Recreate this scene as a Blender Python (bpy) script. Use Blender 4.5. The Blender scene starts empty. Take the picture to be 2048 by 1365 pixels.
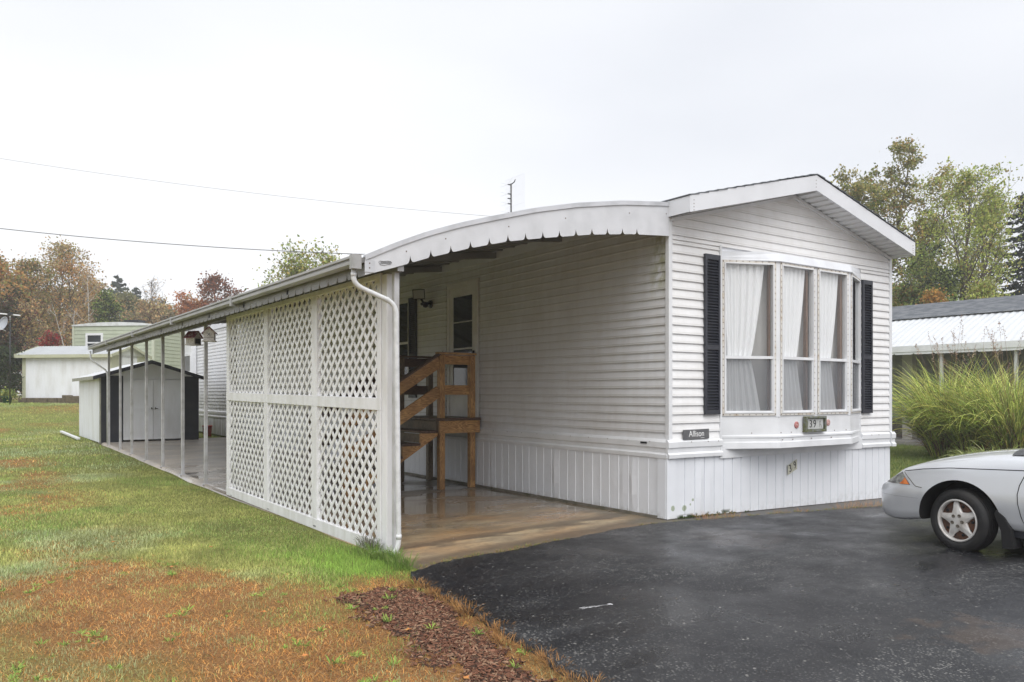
import bpy, bmesh, math, random
import numpy as np
from mathutils import Vector, Matrix, noise
R = math.radians
random.seed(7)
rng = np.random.default_rng(11)
scene = bpy.context.scene
COL = scene.collection

# ------------------------------------------------------------------ camera
CAMX, CAMY, CAMZ = -6.565, -6.330, 1.42
cam_d = bpy.data.cameras.new("camera")
cam_d.lens = 28.0
cam_d.sensor_width = 36.0
cam_d.shift_y = (788 - 682.5) / 2048.0
cam_d.clip_start = 0.05
cam_d.clip_end = 3000
cam = bpy.data.objects.new("camera", cam_d)
COL.objects.link(cam)
cam.location = (CAMX, CAMY, CAMZ)
cam.rotation_euler = (R(90), 0, R(-35))
scene.camera = cam

# ------------------------------------------------------------------ sky and light
SUN_EL, SUN_AZ = 56.0, 200.0          # azimuth clockwise from +Y: behind the camera
world = bpy.data.worlds.new("World")
scene.world = world
world.use_nodes = True
wn, wl = world.node_tree.nodes, world.node_tree.links
wn.clear()
wo = wn.new("ShaderNodeOutputWorld")
bg = wn.new("ShaderNodeBackground")
sky = wn.new("ShaderNodeTexSky")
sky.sky_type = 'NISHITA'
sky.sun_disc = False
sky.sun_elevation = R(SUN_EL)
sky.sun_rotation = R(SUN_AZ)
sky.air_density = 1.0
sky.dust_density = 6.0
tc = wn.new("ShaderNodeTexCoord")
mp = wn.new("ShaderNodeMapping"); mp.inputs['Scale'].default_value = (1.0, 1.0, 2.6)
nz = wn.new("ShaderNodeTexNoise"); nz.inputs['Scale'].default_value = 1.1; nz.inputs['Detail'].default_value = 4; nz.inputs['Roughness'].default_value = 0.42
cr = wn.new("ShaderNodeValToRGB")
cr.color_ramp.elements[0].position = 0.33; cr.color_ramp.elements[0].color = (6.35, 6.55, 7.0, 1)
cr.color_ramp.elements[1].position = 0.62; cr.color_ramp.elements[1].color = (8.1, 8.2, 8.45, 1)
mx = wn.new("ShaderNodeMixRGB"); mx.inputs[0].default_value = 0.93    # overcast: cloud layer over the clear sky
wl.new(tc.outputs['Generated'], mp.inputs[0]); wl.new(mp.outputs[0], nz.inputs['Vector'])
wl.new(nz.outputs[0], cr.inputs[0]); wl.new(sky.outputs[0], mx.inputs[1]); wl.new(cr.outputs[0], mx.inputs[2])
wl.new(mx.outputs[0], bg.inputs[0]); bg.inputs[1].default_value = 0.084
wl.new(bg.outputs[0], wo.inputs[0])

sun_d = bpy.data.lights.new("sun", 'SUN')
sun_d.energy = 1.5
sun_d.angle = R(60)
sun_d.color = (1.0, 0.985, 0.96)
sun = bpy.data.objects.new("sun", sun_d)
COL.objects.link(sun)
az, el = R(SUN_AZ), R(SUN_EL)
sdir = Vector((math.sin(az) * math.cos(el), math.cos(az) * math.cos(el), math.sin(el)))
sun.rotation_euler = sdir.to_track_quat('Z', 'Y').to_euler()

vs = scene.view_settings
vs.view_transform = 'Standard'; vs.look = 'None'; vs.exposure = 0.74; vs.gamma = 1.0
vs.use_curve_mapping = False
scene.render.engine = 'CYCLES'
scene.cycles.use_denoising = True
scene.cycles.max_bounces = 8
scene.cycles.volume_bounces = 2
scene.cycles.transparent_max_bounces = 24

# ------------------------------------------------------------------ materials
MATS = {}
def _nm(name):
    m = bpy.data.materials.new(name); m.use_nodes = True
    nt = m.node_tree; nt.nodes.clear()
    out = nt.nodes.new("ShaderNodeOutputMaterial")
    return m, nt, out
def N(nt, typ, **kw):
    n = nt.nodes.new(typ)
    for k, v in kw.items():
        if k in n.inputs: n.inputs[k].default_value = v
        else: setattr(n, k, v)
    return n
def rgba(c): return (c[0], c[1], c[2], 1.0)
def pos_node(nt, scale=(1, 1, 1), obj=False):
    if obj:
        g = N(nt, "ShaderNodeTexCoord"); o = g.outputs['Object']
    else:
        g = N(nt, "ShaderNodeNewGeometry"); o = g.outputs['Position']
    mpn = N(nt, "ShaderNodeMapping"); mpn.inputs['Scale'].default_value = scale
    nt.links.new(o, mpn.inputs[0])
    return mpn.outputs[0]
def noise_fac(nt, scale, lo, hi, detail=4, stretch=(1, 1, 1), obj=False, rough=0.55):
    p = pos_node(nt, stretch, obj)
    n = N(nt, "ShaderNodeTexNoise", Scale=scale, Detail=detail, Roughness=rough)
    nt.links.new(p, n.inputs['Vector'])
    r = N(nt, "ShaderNodeMapRange"); r.inputs[1].default_value = lo; r.inputs[2].default_value = hi
    nt.links.new(n.outputs[0], r.inputs[0])
    return r.outputs[0], n.outputs[0]
def mixc(nt, fac, a, b, mode='MIX'):
    m = N(nt, "ShaderNodeMixRGB", blend_type=mode)
    for i, x in ((0, fac), (1, a), (2, b)):
        if isinstance(x, (int, float)): m.inputs[i].default_value = x
        elif isinstance(x, tuple): m.inputs[i].default_value = rgba(x)
        else: nt.links.new(x, m.inputs[i])
    return m.outputs[0]
def mth(nt, op, a, b=None, c=None, clamp=False):
    m = N(nt, "ShaderNodeMath", operation=op); m.use_clamp = clamp
    for i, x in enumerate((a, b, c)):
        if x is None: continue
        if isinstance(x, (int, float)): m.inputs[i].default_value = x
        else: nt.links.new(x, m.inputs[i])
    return m.outputs[0]
def rng_node(nt, x, a, b, c=0.0, d=1.0, smooth=True):
    r = N(nt, "ShaderNodeMapRange")
    if smooth: r.interpolation_type = 'SMOOTHSTEP'
    nt.links.new(x, r.inputs[0])
    for i, v in enumerate((a, b, c, d)): r.inputs[i + 1].default_value = v
    return r.outputs[0]
def xyz(nt):
    g = N(nt, "ShaderNodeNewGeometry"); s = N(nt, "ShaderNodeSeparateXYZ")
    nt.links.new(g.outputs['Position'], s.inputs[0]); return s.outputs
def principled(nt, out, col, rough=0.5, metal=0.0, spec=0.5, bump=None, bump_str=0.2, bump_dist=0.01):
    b = N(nt, "ShaderNodeBsdfPrincipled")
    for k, x in (('Base Color', col), ('Roughness', rough), ('Metallic', metal)):
        if isinstance(x, tuple): b.inputs[k].default_value = rgba(x)
        elif isinstance(x, (int, float)): b.inputs[k].default_value = x
        else: nt.links.new(x, b.inputs[k])
    b.inputs['Specular IOR Level'].default_value = spec
    if bump is not None:
        bn = N(nt, "ShaderNodeBump"); bn.inputs['Strength'].default_value = bump_str; bn.inputs['Distance'].default_value = bump_dist
        nt.links.new(bump, bn.inputs['Height']); nt.links.new(bn.outputs[0], b.inputs['Normal'])
    nt.links.new(b.outputs[0], out.inputs[0])
    return b
def simple(name, c, rough=0.5, metal=0.0, c2=None, scale=6.0, amt=1.0, lo=0.42, hi=0.68, stretch=(1, 1, 1), bump=0.0, bscale=60.0, spec=0.5, obj=False, bstretch=(1, 1, 1)):
    if name in MATS: return MATS[name]
    m, nt, out = _nm(name)
    col = tuple(c)
    if c2 is not None:
        f, _ = noise_fac(nt, scale, lo, hi, 5, stretch, obj)
        f = mth(nt, 'MULTIPLY', f, amt)
        col = mixc(nt, f, tuple(c), tuple(c2))
    bm_ = None
    if bump > 0: _, bm_ = noise_fac(nt, bscale, 0, 1, 3, bstretch, obj)
    principled(nt, out, col, rough, metal, spec, bm_, bump, 0.01)
    MATS[name] = m
    return m

def siding_mat(name, base, grime, amt, mildew=False, rough=0.42):
    m, nt, out = _nm(name)
    X, Y, Z = xyz(nt)
    f1, _ = noise_fac(nt, 1.3, 0.35, 0.75, 5, (1, 1, 0.6))
    f2, _ = noise_fac(nt, 9.0, 0.42, 0.75, 5, (1, 1, 0.25))
    f = mth(nt, 'MULTIPLY', mth(nt, 'ADD', mth(nt, 'MULTIPLY', f1, 0.7), mth(nt, 'MULTIPLY', f2, 0.5)), amt, clamp=True)
    col = mixc(nt, f, base, grime)
    # shade under each lap, painted as a dark line
    fr = mth(nt, 'FRACT', mth(nt, 'DIVIDE', mth(nt, 'SUBTRACT', Z, 0.904), 0.1016))
    lap = rng_node(nt, fr, 0.78, 0.97, 0, 0.5 if mildew else 0.30)
    col = mixc(nt, lap, col, (grime[0] * .7, grime[1] * .7, grime[2] * .65))
    if mildew:
        a = rng_node(nt, Y, 0.10, 0.42, 1, 0)
        b = mth(nt, 'MULTIPLY', rng_node(nt, Z, 2.45, 2.8), rng_node(nt, Z, 3.45, 3.1))
        n3, _ = noise_fac(nt, 14, 0.36, 0.62, 5, (1, 1, 0.5))
        k = mth(nt, 'MULTIPLY', mth(nt, 'MULTIPLY', a, b), n3)
        col = mixc(nt, mth(nt, 'MULTIPLY', k, 0.75), col, (0.30, 0.30, 0.13))
        # green streaks low down towards the far end of the wall
        g = mth(nt, 'MULTIPLY', rng_node(nt, Y, 9, 13), rng_node(nt, Z, 1.9, 0.9))
        n4, _ = noise_fac(nt, 5, 0.35, 0.6, 5, (1, 1, 2.5))
        col = mixc(nt, mth(nt, 'MULTIPLY', mth(nt, 'MULTIPLY', g, n4), 0.55), col, (0.30, 0.31, 0.20))
    _, bp = noise_fac(nt, 90, 0, 1, 2, (0.15, 0.15, 1))
    _, bw_ = noise_fac(nt, 1.9, 0, 1, 2, (1, 1, 3.5))
    hgt = mth(nt, 'ADD', mth(nt, 'MULTIPLY', bp, .02), bw_)
    principled(nt, out, col, rough, 0, 0.4, hgt, 0.30, 0.035)
    MATS[name] = m
    return m
M_SIDE = siding_mat('siding_side', (0.745, 0.755, 0.775), (0.49, 0.455, 0.42), 0.45, True)
M_FRONT = siding_mat('siding_front', (0.84, 0.84, 0.85), (0.62, 0.60, 0.56), 0.4)
M_GREEN = siding_mat('siding_green', (0.43, 0.46, 0.35), (0.36, 0.39, 0.28), 0.5)

def skirt_mat():
    m, nt, out = _nm('skirt_panel')
    X, Y, Z = xyz(nt)
    f1, _ = noise_fac(nt, 2.2, 0.35, 0.75, 5)
    col = mixc(nt, mth(nt, 'MULTIPLY', f1, 0.4), (0.80, 0.82, 0.86), (0.70, 0.72, 0.76))
    low = rng_node(nt, Z, 0.12, -0.03)
    n2, _ = noise_fac(nt, 16, 0.42, 0.60, 6)
    col = mixc(nt, mth(nt, 'MULTIPLY', mth(nt, 'MULTIPLY', mth(nt, 'MULTIPLY', low, n2), rng_node(nt, Y, -.01, .05, .30, 1)), 0.55), col, (0.22, 0.20, 0.14))
    # moss along the foot near the corner and three round blotches
    near = mth(nt, 'MULTIPLY', rng_node(nt, X, 1.25, 0.9), rng_node(nt, Z, 0.055, 0.02))
    near = mth(nt, 'MULTIPLY', near, rng_node(nt, X, 0.12, 0.2))
    n3, _ = noise_fac(nt, 9, 0.47, 0.52, 6)
    col = mixc(nt, mth(nt, 'MULTIPLY', near, n3), col, (0.04, 0.06, 0.02))
    gp = N(nt, "ShaderNodeNewGeometry")
    _, nn = noise_fac(nt, 25, 0, 1, 3)
    for c, r in (((0.05, -0.02, 0.13), 0.035), ((0.26, -0.02, 0.115), 0.038), ((0.40, -0.02, 0.20), 0.022), ((0.36, -0.02, 0.15), 0.016)):
        d = N(nt, "ShaderNodeVectorMath", operation='DISTANCE'); nt.links.new(gp.outputs['Position'], d.inputs[0]); d.inputs[1].default_value = c
        dd = mth(nt, 'ADD', d.outputs['Value'], mth(nt, 'MULTIPLY', nn, 0.02))
        k = rng_node(nt, dd, r + 0.014, r + 0.002)
        col = mixc(nt, mth(nt, 'MULTIPLY', k, 0.75), col, (0.26, 0.32, 0.17))
    # long green-brown runs on the far part of the side skirt
    far = mth(nt, 'MULTIPLY', rng_node(nt, Y, 8, 12), rng_node(nt, Z, 0.85, 0.2, 0.35, 1))
    n5, _ = noise_fac(nt, 7, 0.42, 0.58, 5, (1, 1, 0.12))
    col = mixc(nt, mth(nt, 'MULTIPLY', mth(nt, 'MULTIPLY', far, n5), 0.65), col, (0.16, 0.15, 0.09))
    _, bp = noise_fac(nt, 3.5, 0, 1, 2)
    principled(nt, out, col, 0.38, 0.0, 0.5, bp, 0.25, 0.03)
    MATS['skirt'] = m
    return m
M_SKIRT = skirt_mat()
M_TRIM = simple('white_trim', (0.77, 0.78, 0.80), 0.38, c2=(0.60, 0.61, 0.62), scale=3.0, amt=0.5, bump=0.04, bscale=12)
M_VAL = simple('painted_aluminium', (0.66, 0.67, 0.70), 0.42, 0.0, c2=(0.50, 0.51, 0.53), scale=4.0, amt=0.55, bump=0.05, bscale=30)
M_VALSIDE = simple('dark_aluminium', (0.27, 0.27, 0.275), 0.45, 0.0, c2=(0.17, 0.165, 0.155), scale=3.0, amt=0.7, bump=0.06, bscale=30)  # darker grey than the front valance; used on the side and rear edges
M_CEIL = simple('canopy_underside', (0.28, 0.28, 0.285), 0.5, c2=(0.18, 0.175, 0.17), scale=2.5, amt=0.6)  # white pans and rafters coloured dark: shade put in, less bounce light
M_GUT = simple('gutter_paint', (0.37, 0.37, 0.37), 0.4, c2=(0.15, 0.16, 0.11), scale=5.0, amt=0.55, lo=0.5, hi=0.75, stretch=(1, .4, 1))
M_PIPE = simple('downspout_paint', (0.68, 0.69, 0.70), 0.33, c2=(0.45, 0.46, 0.46), scale=14.0, amt=0.6, bump=0.1, bscale=50)
M_WHITEWOOD = simple('white_painted_wood', (0.84, 0.84, 0.86), 0.5, c2=(0.60, 0.59, 0.56), scale=7.0, amt=0.55, stretch=(1, 1, .35), bump=0.12, bscale=55, bstretch=(1, 1, .15))
M_LATT = simple('white_lattice_strip', (0.86, 0.86, 0.88), 0.45, c2=(0.63, 0.62, 0.59), scale=5.0, amt=0.5)
M_NAVY = simple('dark_shutter', (0.022, 0.025, 0.036), 0.42, c2=(0.045, 0.048, 0.060), scale=8, amt=0.7)
M_NAVYWALL = simple('navy_wall', (0.014, 0.016, 0.026), 0.55, c2=(0.035, 0.036, 0.042), scale=3, amt=0.6)
M_SHINGLE = simple('roof_shingle', (0.10, 0.11, 0.125), 0.85, c2=(0.17, 0.18, 0.19), scale=4.0, amt=0.9, stretch=(1, 3, 1), bump=0.5, bscale=40)
M_SCREW = simple('rusty_screw', (0.12, 0.07, 0.04), 0.7)
M_FLANGE = simple('stained_window_flange', (0.68, 0.66, 0.62), 0.5, c2=(0.45, 0.31, 0.16), scale=11, amt=0.45, lo=0.50, hi=0.68)
M_DARK = simple('dark_plastic', (0.012, 0.013, 0.018), 0.35)
M_ROOM = simple('beige_room_wall', (0.60, 0.56, 0.50), 0.8)
M_BLIND = simple('vertical_blind_vinyl', (0.50, 0.485, 0.47), 0.6, c2=(0.38, 0.365, 0.35), scale=3, amt=.5)
M_BROWN = simple('stained_interior_wood', (0.20, 0.115, 0.07), 0.5, c2=(0.13, 0.07, 0.04), scale=8, stretch=(6, 6, .6), lo=.4, hi=.65)
M_DOOR = simple('storm_door', (0.74, 0.73, 0.71), 0.4, c2=(0.52, 0.5, 0.46), scale=3, amt=.5)
M_OLIVE = simple('sage_trim', (0.50, 0.51, 0.38), 0.5, c2=(0.38, 0.39, 0.27), scale=3, amt=.6)
M_GREYTRIM = simple('grey_shed_fascia', (0.33, 0.33, 0.27), 0.6, c2=(0.18, 0.18, 0.14), scale=5, amt=.7)
M_SHEDWHITE = simple('white_shed_panel', (0.82, 0.84, 0.88), 0.5, c2=(0.62, 0.62, 0.61), scale=2.5, amt=.6, stretch=(1, 1, .3))
M_METALROOF = simple('white_metal_roof', (0.62, 0.64, 0.66), 0.4, c2=(0.50, 0.52, 0.54), scale=2, amt=.5)

def glass_mat(name, tint=(1, 1, 1), ior=1.5, boost=0.0):
    m, nt, out = _nm(name)
    t = N(nt, "ShaderNodeBsdfTransparent"); t.inputs[0].default_value = rgba(tint)
    g = N(nt, "ShaderNodeBsdfGlossy"); g.inputs['Roughness'].default_value = 0.015
    ge = N(nt, "ShaderNodeNewGeometry"); dt = N(nt, "ShaderNodeVectorMath", operation='DOT_PRODUCT')
    nt.links.new(ge.outputs['Normal'], dt.inputs[0]); nt.links.new(ge.outputs['Incoming'], dt.inputs[1])
    cs = mth(nt, 'SUBTRACT', 1.0, mth(nt, 'ABSOLUTE', dt.outputs['Value']))
    f = mth(nt, 'ADD', mth(nt, 'MULTIPLY', mth(nt, 'POWER', cs, 5.0), .9), .045 + boost, clamp=True)
    mxs = N(nt, "ShaderNodeMixShader")
    nt.links.new(f, mxs.inputs[0]); nt.links.new(t.outputs[0], mxs.inputs[1]); nt.links.new(g.outputs[0], mxs.inputs[2])
    nt.links.new(mxs.outputs[0], out.inputs[0]); MATS[name] = m
    return m
M_GLASS = glass_mat('window_glass', (0.98, 0.99, 0.99), 1.45, 0.05)
M_DGLASS = simple('dark_window_glass', (0.03, 0.035, 0.04), 0.05, spec=0.9)
def screen_mat():
    m, nt, out = _nm('insect_screen_mesh')
    t = N(nt, "ShaderNodeBsdfTransparent")
    d = N(nt, "ShaderNodeBsdfDiffuse"); d.inputs[0].default_value = (0.24, 0.25, 0.27, 1)
    ms = N(nt, "ShaderNodeMixShader"); ms.inputs[0].default_value = 0.40
    nt.links.new(t.outputs[0], ms.inputs[1]); nt.links.new(d.outputs[0], ms.inputs[2]); nt.links.new(ms.outputs[0], out.inputs[0])
    return m
M_SCREEN = screen_mat()
def curtain_mat():
    m, nt, out = _nm('sheer_curtain')
    d = N(nt, "ShaderNodeBsdfDiffuse"); d.inputs[0].default_value = (0.96, 0.96, 0.97, 1)
    tl = N(nt, "ShaderNodeBsdfTranslucent"); tl.inputs[0].default_value = (0.95, 0.95, 0.97, 1)
    t = N(nt, "ShaderNodeBsdfTransparent")
    a = N(nt, "ShaderNodeMixShader"); a.inputs[0].default_value = 0.10
    b = N(nt, "ShaderNodeMixShader"); b.inputs[0].default_value = 0.06
    nt.links.new(d.outputs[0], a.inputs[1]); nt.links.new(tl.outputs[0], a.inputs[2])
    nt.links.new(a.outputs[0], b.inputs[1]); nt.links.new(t.outputs[0], b.inputs[2]); nt.links.new(b.outputs[0], out.inputs[0])
    return m
M_CURT = curtain_mat()
def wood_mat(name, c1, c2, wet=0.45, axis=(1, 1, 1)):
    m, nt, out = _nm(name)
    p = pos_node(nt, axis, True)
    n0 = N(nt, "ShaderNodeTexNoise", Scale=1.6, Detail=3); nt.links.new(p, n0.inputs['Vector'])
    w = N(nt, "ShaderNodeMath", operation='MULTIPLY'); nt.links.new(n0.outputs[0], w.inputs[0]); w.inputs[1].default_value = 22.0
    s = mth(nt, 'FRACT', w.outputs[0])
    s = mth(nt, 'ABSOLUTE', mth(nt, 'SUBTRACT', s, 0.5))
    f = rng_node(nt, s, 0.10, 0.42)
    col = mixc(nt, f, c1, c2)
    f2, _ = noise_fac(nt, 2.5, 0.4, 0.7, 4, (1, 1, 1))
    col = mixc(nt, mth(nt, 'MULTIPLY', f2, 0.6), col, (c2[0] * .45, c2[1] * .45, c2[2] * .5))
    principled(nt, out, col, wet, 0, 0.5, f, 0.15, 0.003)
    return m
WOODV = wood_mat('treated_wood_upright', (0.62, 0.37, 0.15), (0.33, 0.16, 0.06), .5, (7, 7, 0.7))
WOODX = wood_mat('treated_wood_board', (0.63, 0.37, 0.15), (0.34, 0.165, 0.06), .5, (0.7, 7, 7))
WOODG = wood_mat('grey_treated_wood', (0.24, 0.19, 0.125), (0.13, 0.095, 0.06), .55, (7, 7, 0.7))
WOODD = wood_mat('dark_wet_wood', (0.14, 0.085, 0.055), (0.08, 0.045, 0.03), .4, (0.7, 7, 7))

def attr_leaf_mat(name, rough=0.6, trans=0.35, gloss=True, up=0.0):
    m, nt, out = _nm(name)
    a = N(nt, "ShaderNodeAttribute"); a.attribute_name = 'Col'
    b = N(nt, "ShaderNodeBsdfPrincipled"); b.inputs['Roughness'].default_value = rough; b.inputs['Specular IOR Level'].default_value = 0.3 if gloss else 0.1
    t = N(nt, "ShaderNodeBsdfTranslucent")
    nt.links.new(a.outputs['Color'], b.inputs['Base Color']); nt.links.new(a.outputs['Color'], t.inputs[0])
    if up > 0:      # shading normals tilted upward so blades and leaves render brighter
        gm = N(nt, "ShaderNodeNewGeometry"); sc_ = N(nt, "ShaderNodeVectorMath", operation='SCALE'); sc_.inputs['Scale'].default_value = 1 - up
        ad = N(nt, "ShaderNodeVectorMath", operation='ADD'); ad.inputs[1].default_value = (0, 0, up); nn_ = N(nt, "ShaderNodeVectorMath", operation='NORMALIZE')
        nt.links.new(gm.outputs['Normal'], sc_.inputs[0]); nt.links.new(sc_.outputs[0], ad.inputs[0]); nt.links.new(ad.outputs[0], nn_.inputs[0]); nt.links.new(nn_.outputs[0], b.inputs['Normal'])
    ms = N(nt, "ShaderNodeMixShader"); ms.inputs[0].default_value = trans
    nt.links.new(b.outputs[0], ms.inputs[1]); nt.links.new(t.outputs[0], ms.inputs[2]); nt.links.new(ms.outputs[0], out.inputs[0])
    return m
M_LEAF = attr_leaf_mat('leaf', up=.45)
M_BLADE = attr_leaf_mat('grass_blade', 0.55, 0.25, up=.6)
M_CHIP = attr_leaf_mat('bark_chip', 0.75, 0.0, False)
M_BARK = simple('tree_bark', (0.085, 0.065, 0.05), 0.9, c2=(0.15, 0.13, 0.11), scale=3, stretch=(4, 4, .8), bump=.4, bscale=12)
M_BIRCH = simple('birch_bark', (0.55, 0.53, 0.50), 0.8, c2=(0.10, 0.09, 0.08), scale=3, stretch=(1, 1, 3), lo=.55, hi=.65)

# ------------------------------------------------------------------ mesh building
class MB:
    def __init__(s): s.v = []; s.f = []; s.m = []; s.sm = []
    def quad(s, a, b, c, d, m=0, sm=False):
        i = len(s.v); s.v += [tuple(a), tuple(b), tuple(c), tuple(d)]; s.f.append((i, i + 1, i + 2, i + 3)); s.m.append(m); s.sm.append(sm)
    def poly(s, pts, m=0, sm=False):
        i = len(s.v); s.v += [tuple(p) for p in pts]; s.f.append(tuple(range(i, i + len(pts)))); s.m.append(m); s.sm.append(sm)
    def box(s, x0, x1, y0, y1, z0, z1, m=0):
        s.hexa([(x0, y0, z0), (x1, y0, z0), (x1, y1, z0), (x0, y1, z0), (x0, y0, z1), (x1, y0, z1), (x1, y1, z1), (x0, y1, z1)], m)
    def hexa(s, p, m=0):
        i = len(s.v); s.v += [tuple(q) for q in p]
        for f in ((0, 3, 2, 1), (4, 5, 6, 7), (0, 1, 5, 4), (1, 2, 6, 5), (2, 3, 7, 6), (3, 0, 4, 7)):
            s.f.append(tuple(i + k for k in f)); s.m.append(m); s.sm.append(False)
    def fbox(s, fr, u0, u1, n0, n1, z0, z1, m=0):     # box in a facet frame fr(u, n, z) -> xyz
        s.hexa([fr(u0, n0, z0), fr(u1, n0, z0), fr(u1, n1, z0), fr(u0, n1, z0), fr(u0, n0, z1), fr(u1, n0, z1), fr(u1, n1, z1), fr(u0, n1, z1)], m)
    def beam(s, a, b, w, h, m=0, up=(0, 0, 1)):         # board from a to b (centre line), w sideways, h along up
        a, b = Vector(a), Vector(b); d = (b - a).normalized(); up = Vector(up)
        sd = d.cross(up).normalized(); u2 = sd.cross(d).normalized()
        P = []
        for q in (a, b):
            P += [q - sd * w / 2 - u2 * h / 2, q + sd * w / 2 - u2 * h / 2, q + sd * w / 2 + u2 * h / 2, q - sd * w / 2 + u2 * h / 2]
        i = len(s.v); s.v += [tuple(p) for p in P]
        for f in ((0, 3, 2, 1), (4, 5, 6, 7), (0, 1, 5, 4), (1, 2, 6, 5), (2, 3, 7, 6), (3, 0, 4, 7)):
            s.f.append(tuple(i + k for k in f)); s.m.append(m); s.sm.append(False)
    def extr(s, poly, fn, a, b, m=0, cap=True):         # closed 2-D outline swept from a to b; fn(p, q, t) -> xyz
        n = len(poly); i = len(s.v)
        s.v += [tuple(fn(p, q, a)) for p, q in poly] + [tuple(fn(p, q, b)) for p, q in poly]
        for k in range(n):
            k2 = (k + 1) % n
            s.f.append((i + k, i + k2, i + n + k2, i + n + k)); s.m.append(m); s.sm.append(False)
        if cap:
            s.f.append(tuple(i + k for k in range(n))[::-1]); s.m.append(m); s.sm.append(False)
            s.f.append(tuple(i + n + k for k in range(n))); s.m.append(m); s.sm.append(False)
    def tube(s, pts, r, n=8, m=0, cap=True, sm=True):
        pts = [Vector(p) for p in pts]; i0 = len(s.v)
        rr = r if isinstance(r, (list, tuple)) else [r] * len(pts)
        prev = None
        for k, p in enumerate(pts):
            d = (pts[min(k + 1, len(pts) - 1)] - pts[max(k - 1, 0)]).normalized()
            if prev is None:
                a = d.cross(Vector((0, 0, 1)))
                if a.length < 1e-3: a = d.cross(Vector((1, 0, 0)))
                a.normalize()
            else:
                a = (prev - d * prev.dot(d)).normalized()
            prev = a; b = d.cross(a)
            for j in range(n):
                t = 2 * math.pi * j / n
                s.v.append(tuple(p + (a * math.cos(t) + b * math.sin(t)) * rr[k]))
        for k in range(len(pts) - 1):
            for j in range(n):
                j2 = (j + 1) % n; o = i0 + k * n
                s.f.append((o + j, o + j2, o + n + j2, o + n + j)); s.m.append(m); s.sm.append(sm)
        if cap:
            s.f.append(tuple(i0 + j for j in range(n))[::-1]); s.m.append(m); s.sm.append(False)
            o = i0 + (len(pts) - 1) * n
            s.f.append(tuple(o + j for j in range(n))); s.m.append(m); s.sm.append(False)
    def lathe(s, prof, fn, n=24, m=0):                  # prof [(r, h)] around an axis; fn(x, y, h) -> xyz
        i0 = len(s.v)
        for r, h in prof:
            for j in range(n):
                t = 2 * math.pi * j / n; s.v.append(tuple(fn(r * math.cos(t), r * math.sin(t), h)))
        for k in range(len(prof) - 1):
            for j in range(n):
                j2 = (j + 1) % n; o = i0 + k * n
                s.f.append((o + j, o + j2, o + n + j2, o + n + j)); s.m.append(m); s.sm.append(True)
    def build(s, name, mats, parent=None, local=False, bevel=0.0, seg=1):
        me = bpy.data.meshes.new(name)
        off = Vector((0, 0, 0))
        if parent is not None and not local:
            off = WORLD_LOC.get(parent.name, Vector((0, 0, 0)))
        vv = [(v[0] - off.x, v[1] - off.y, v[2] - off.z) for v in s.v]
        me.from_pydata(vv, [], s.f)
        if not isinstance(mats, (list, tuple)): mats = [mats]
        for mm in mats: me.materials.append(mm)
        me.polygons.foreach_set('material_index', s.m)
        me.polygons.foreach_set('use_smooth', s.sm)
        me.update()
        o = bpy.data.objects.new(name, me); COL.objects.link(o)
        if parent is not None:
            o.parent = parent
            WORLD_LOC[o.name] = off
        if bevel > 0:
            b = o.modifiers.new('bevel', 'BEVEL'); b.width = bevel; b.segments = seg; b.limit_method = 'ANGLE'; b.angle_limit = R(40)
        return o
WORLD_LOC = {}
def thing(name, label, cat, loc=(0, 0, 0), rz=0.0, group=None):
    o = bpy.data.objects.new(name, None); COL.objects.link(o)
    o.empty_display_size = 0.1
    o.location = loc; o.rotation_euler = (0, 0, rz)
    o['label'] = label; o['category'] = cat
    if group: o['group'] = group
    WORLD_LOC[o.name] = Vector(loc)
    return o
def tag(o, label, cat, group=None, kind=None):
    o['label'] = label; o['category'] = cat
    if group: o['group'] = group
    if kind: o['kind'] = kind
    return o
def struct(o, kind='structure', label=None):
    o['kind'] = kind
    if label: o['label'] = label
    return o
def npmesh(name, V, F, mats, col=None, smooth=False, parent=None, off=(0, 0, 0)):
    """V (n,3), F (m,k) constant k; col (n,3)"""
    me = bpy.data.meshes.new(name)
    V = np.asarray(V, np.float32) - np.asarray(off, np.float32); F = np.asarray(F, np.int32)
    m, k = F.shape
    me.vertices.add(len(V)); me.vertices.foreach_set('co', V.ravel())
    me.loops.add(m * k); me.loops.foreach_set('vertex_index', F.ravel())
    me.polygons.add(m); me.polygons.foreach_set('loop_start', np.arange(0, m * k, k, dtype=np.int32))
    me.polygons.foreach_set('loop_total', np.full(m, k, np.int32))
    if smooth: me.polygons.foreach_set('use_smooth', np.ones(m, bool))
    me.update(calc_edges=True)
    if col is not None:
        a = me.color_attributes.new('Col', 'FLOAT_COLOR', 'POINT')
        c4 = np.ones((len(V), 4), np.float32); c4[:, :3] = col
        a.data.foreach_set('color', c4.ravel())
    for mm in (mats if isinstance(mats, (list, tuple)) else [mats]): me.materials.append(mm)
    o = bpy.data.objects.new(name, me); COL.objects.link(o)
    if parent is not None: o.parent = parent
    return o

def sstep(t):
    t = np.clip(t, 0, 1); return t * t * (3 - 2 * t)
def gz(x, y):
    """ground level of slab / asphalt"""
    x = np.asarray(x, float); y = np.asarray(y, float)
    return 0.012 * np.clip(y - 6, 0, 14) + 0.88 * sstep((y - 21) / 13) - 0.02 * np.clip(x, 0, 5)
def g1(x, y): return float(gz(x, y))
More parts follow.
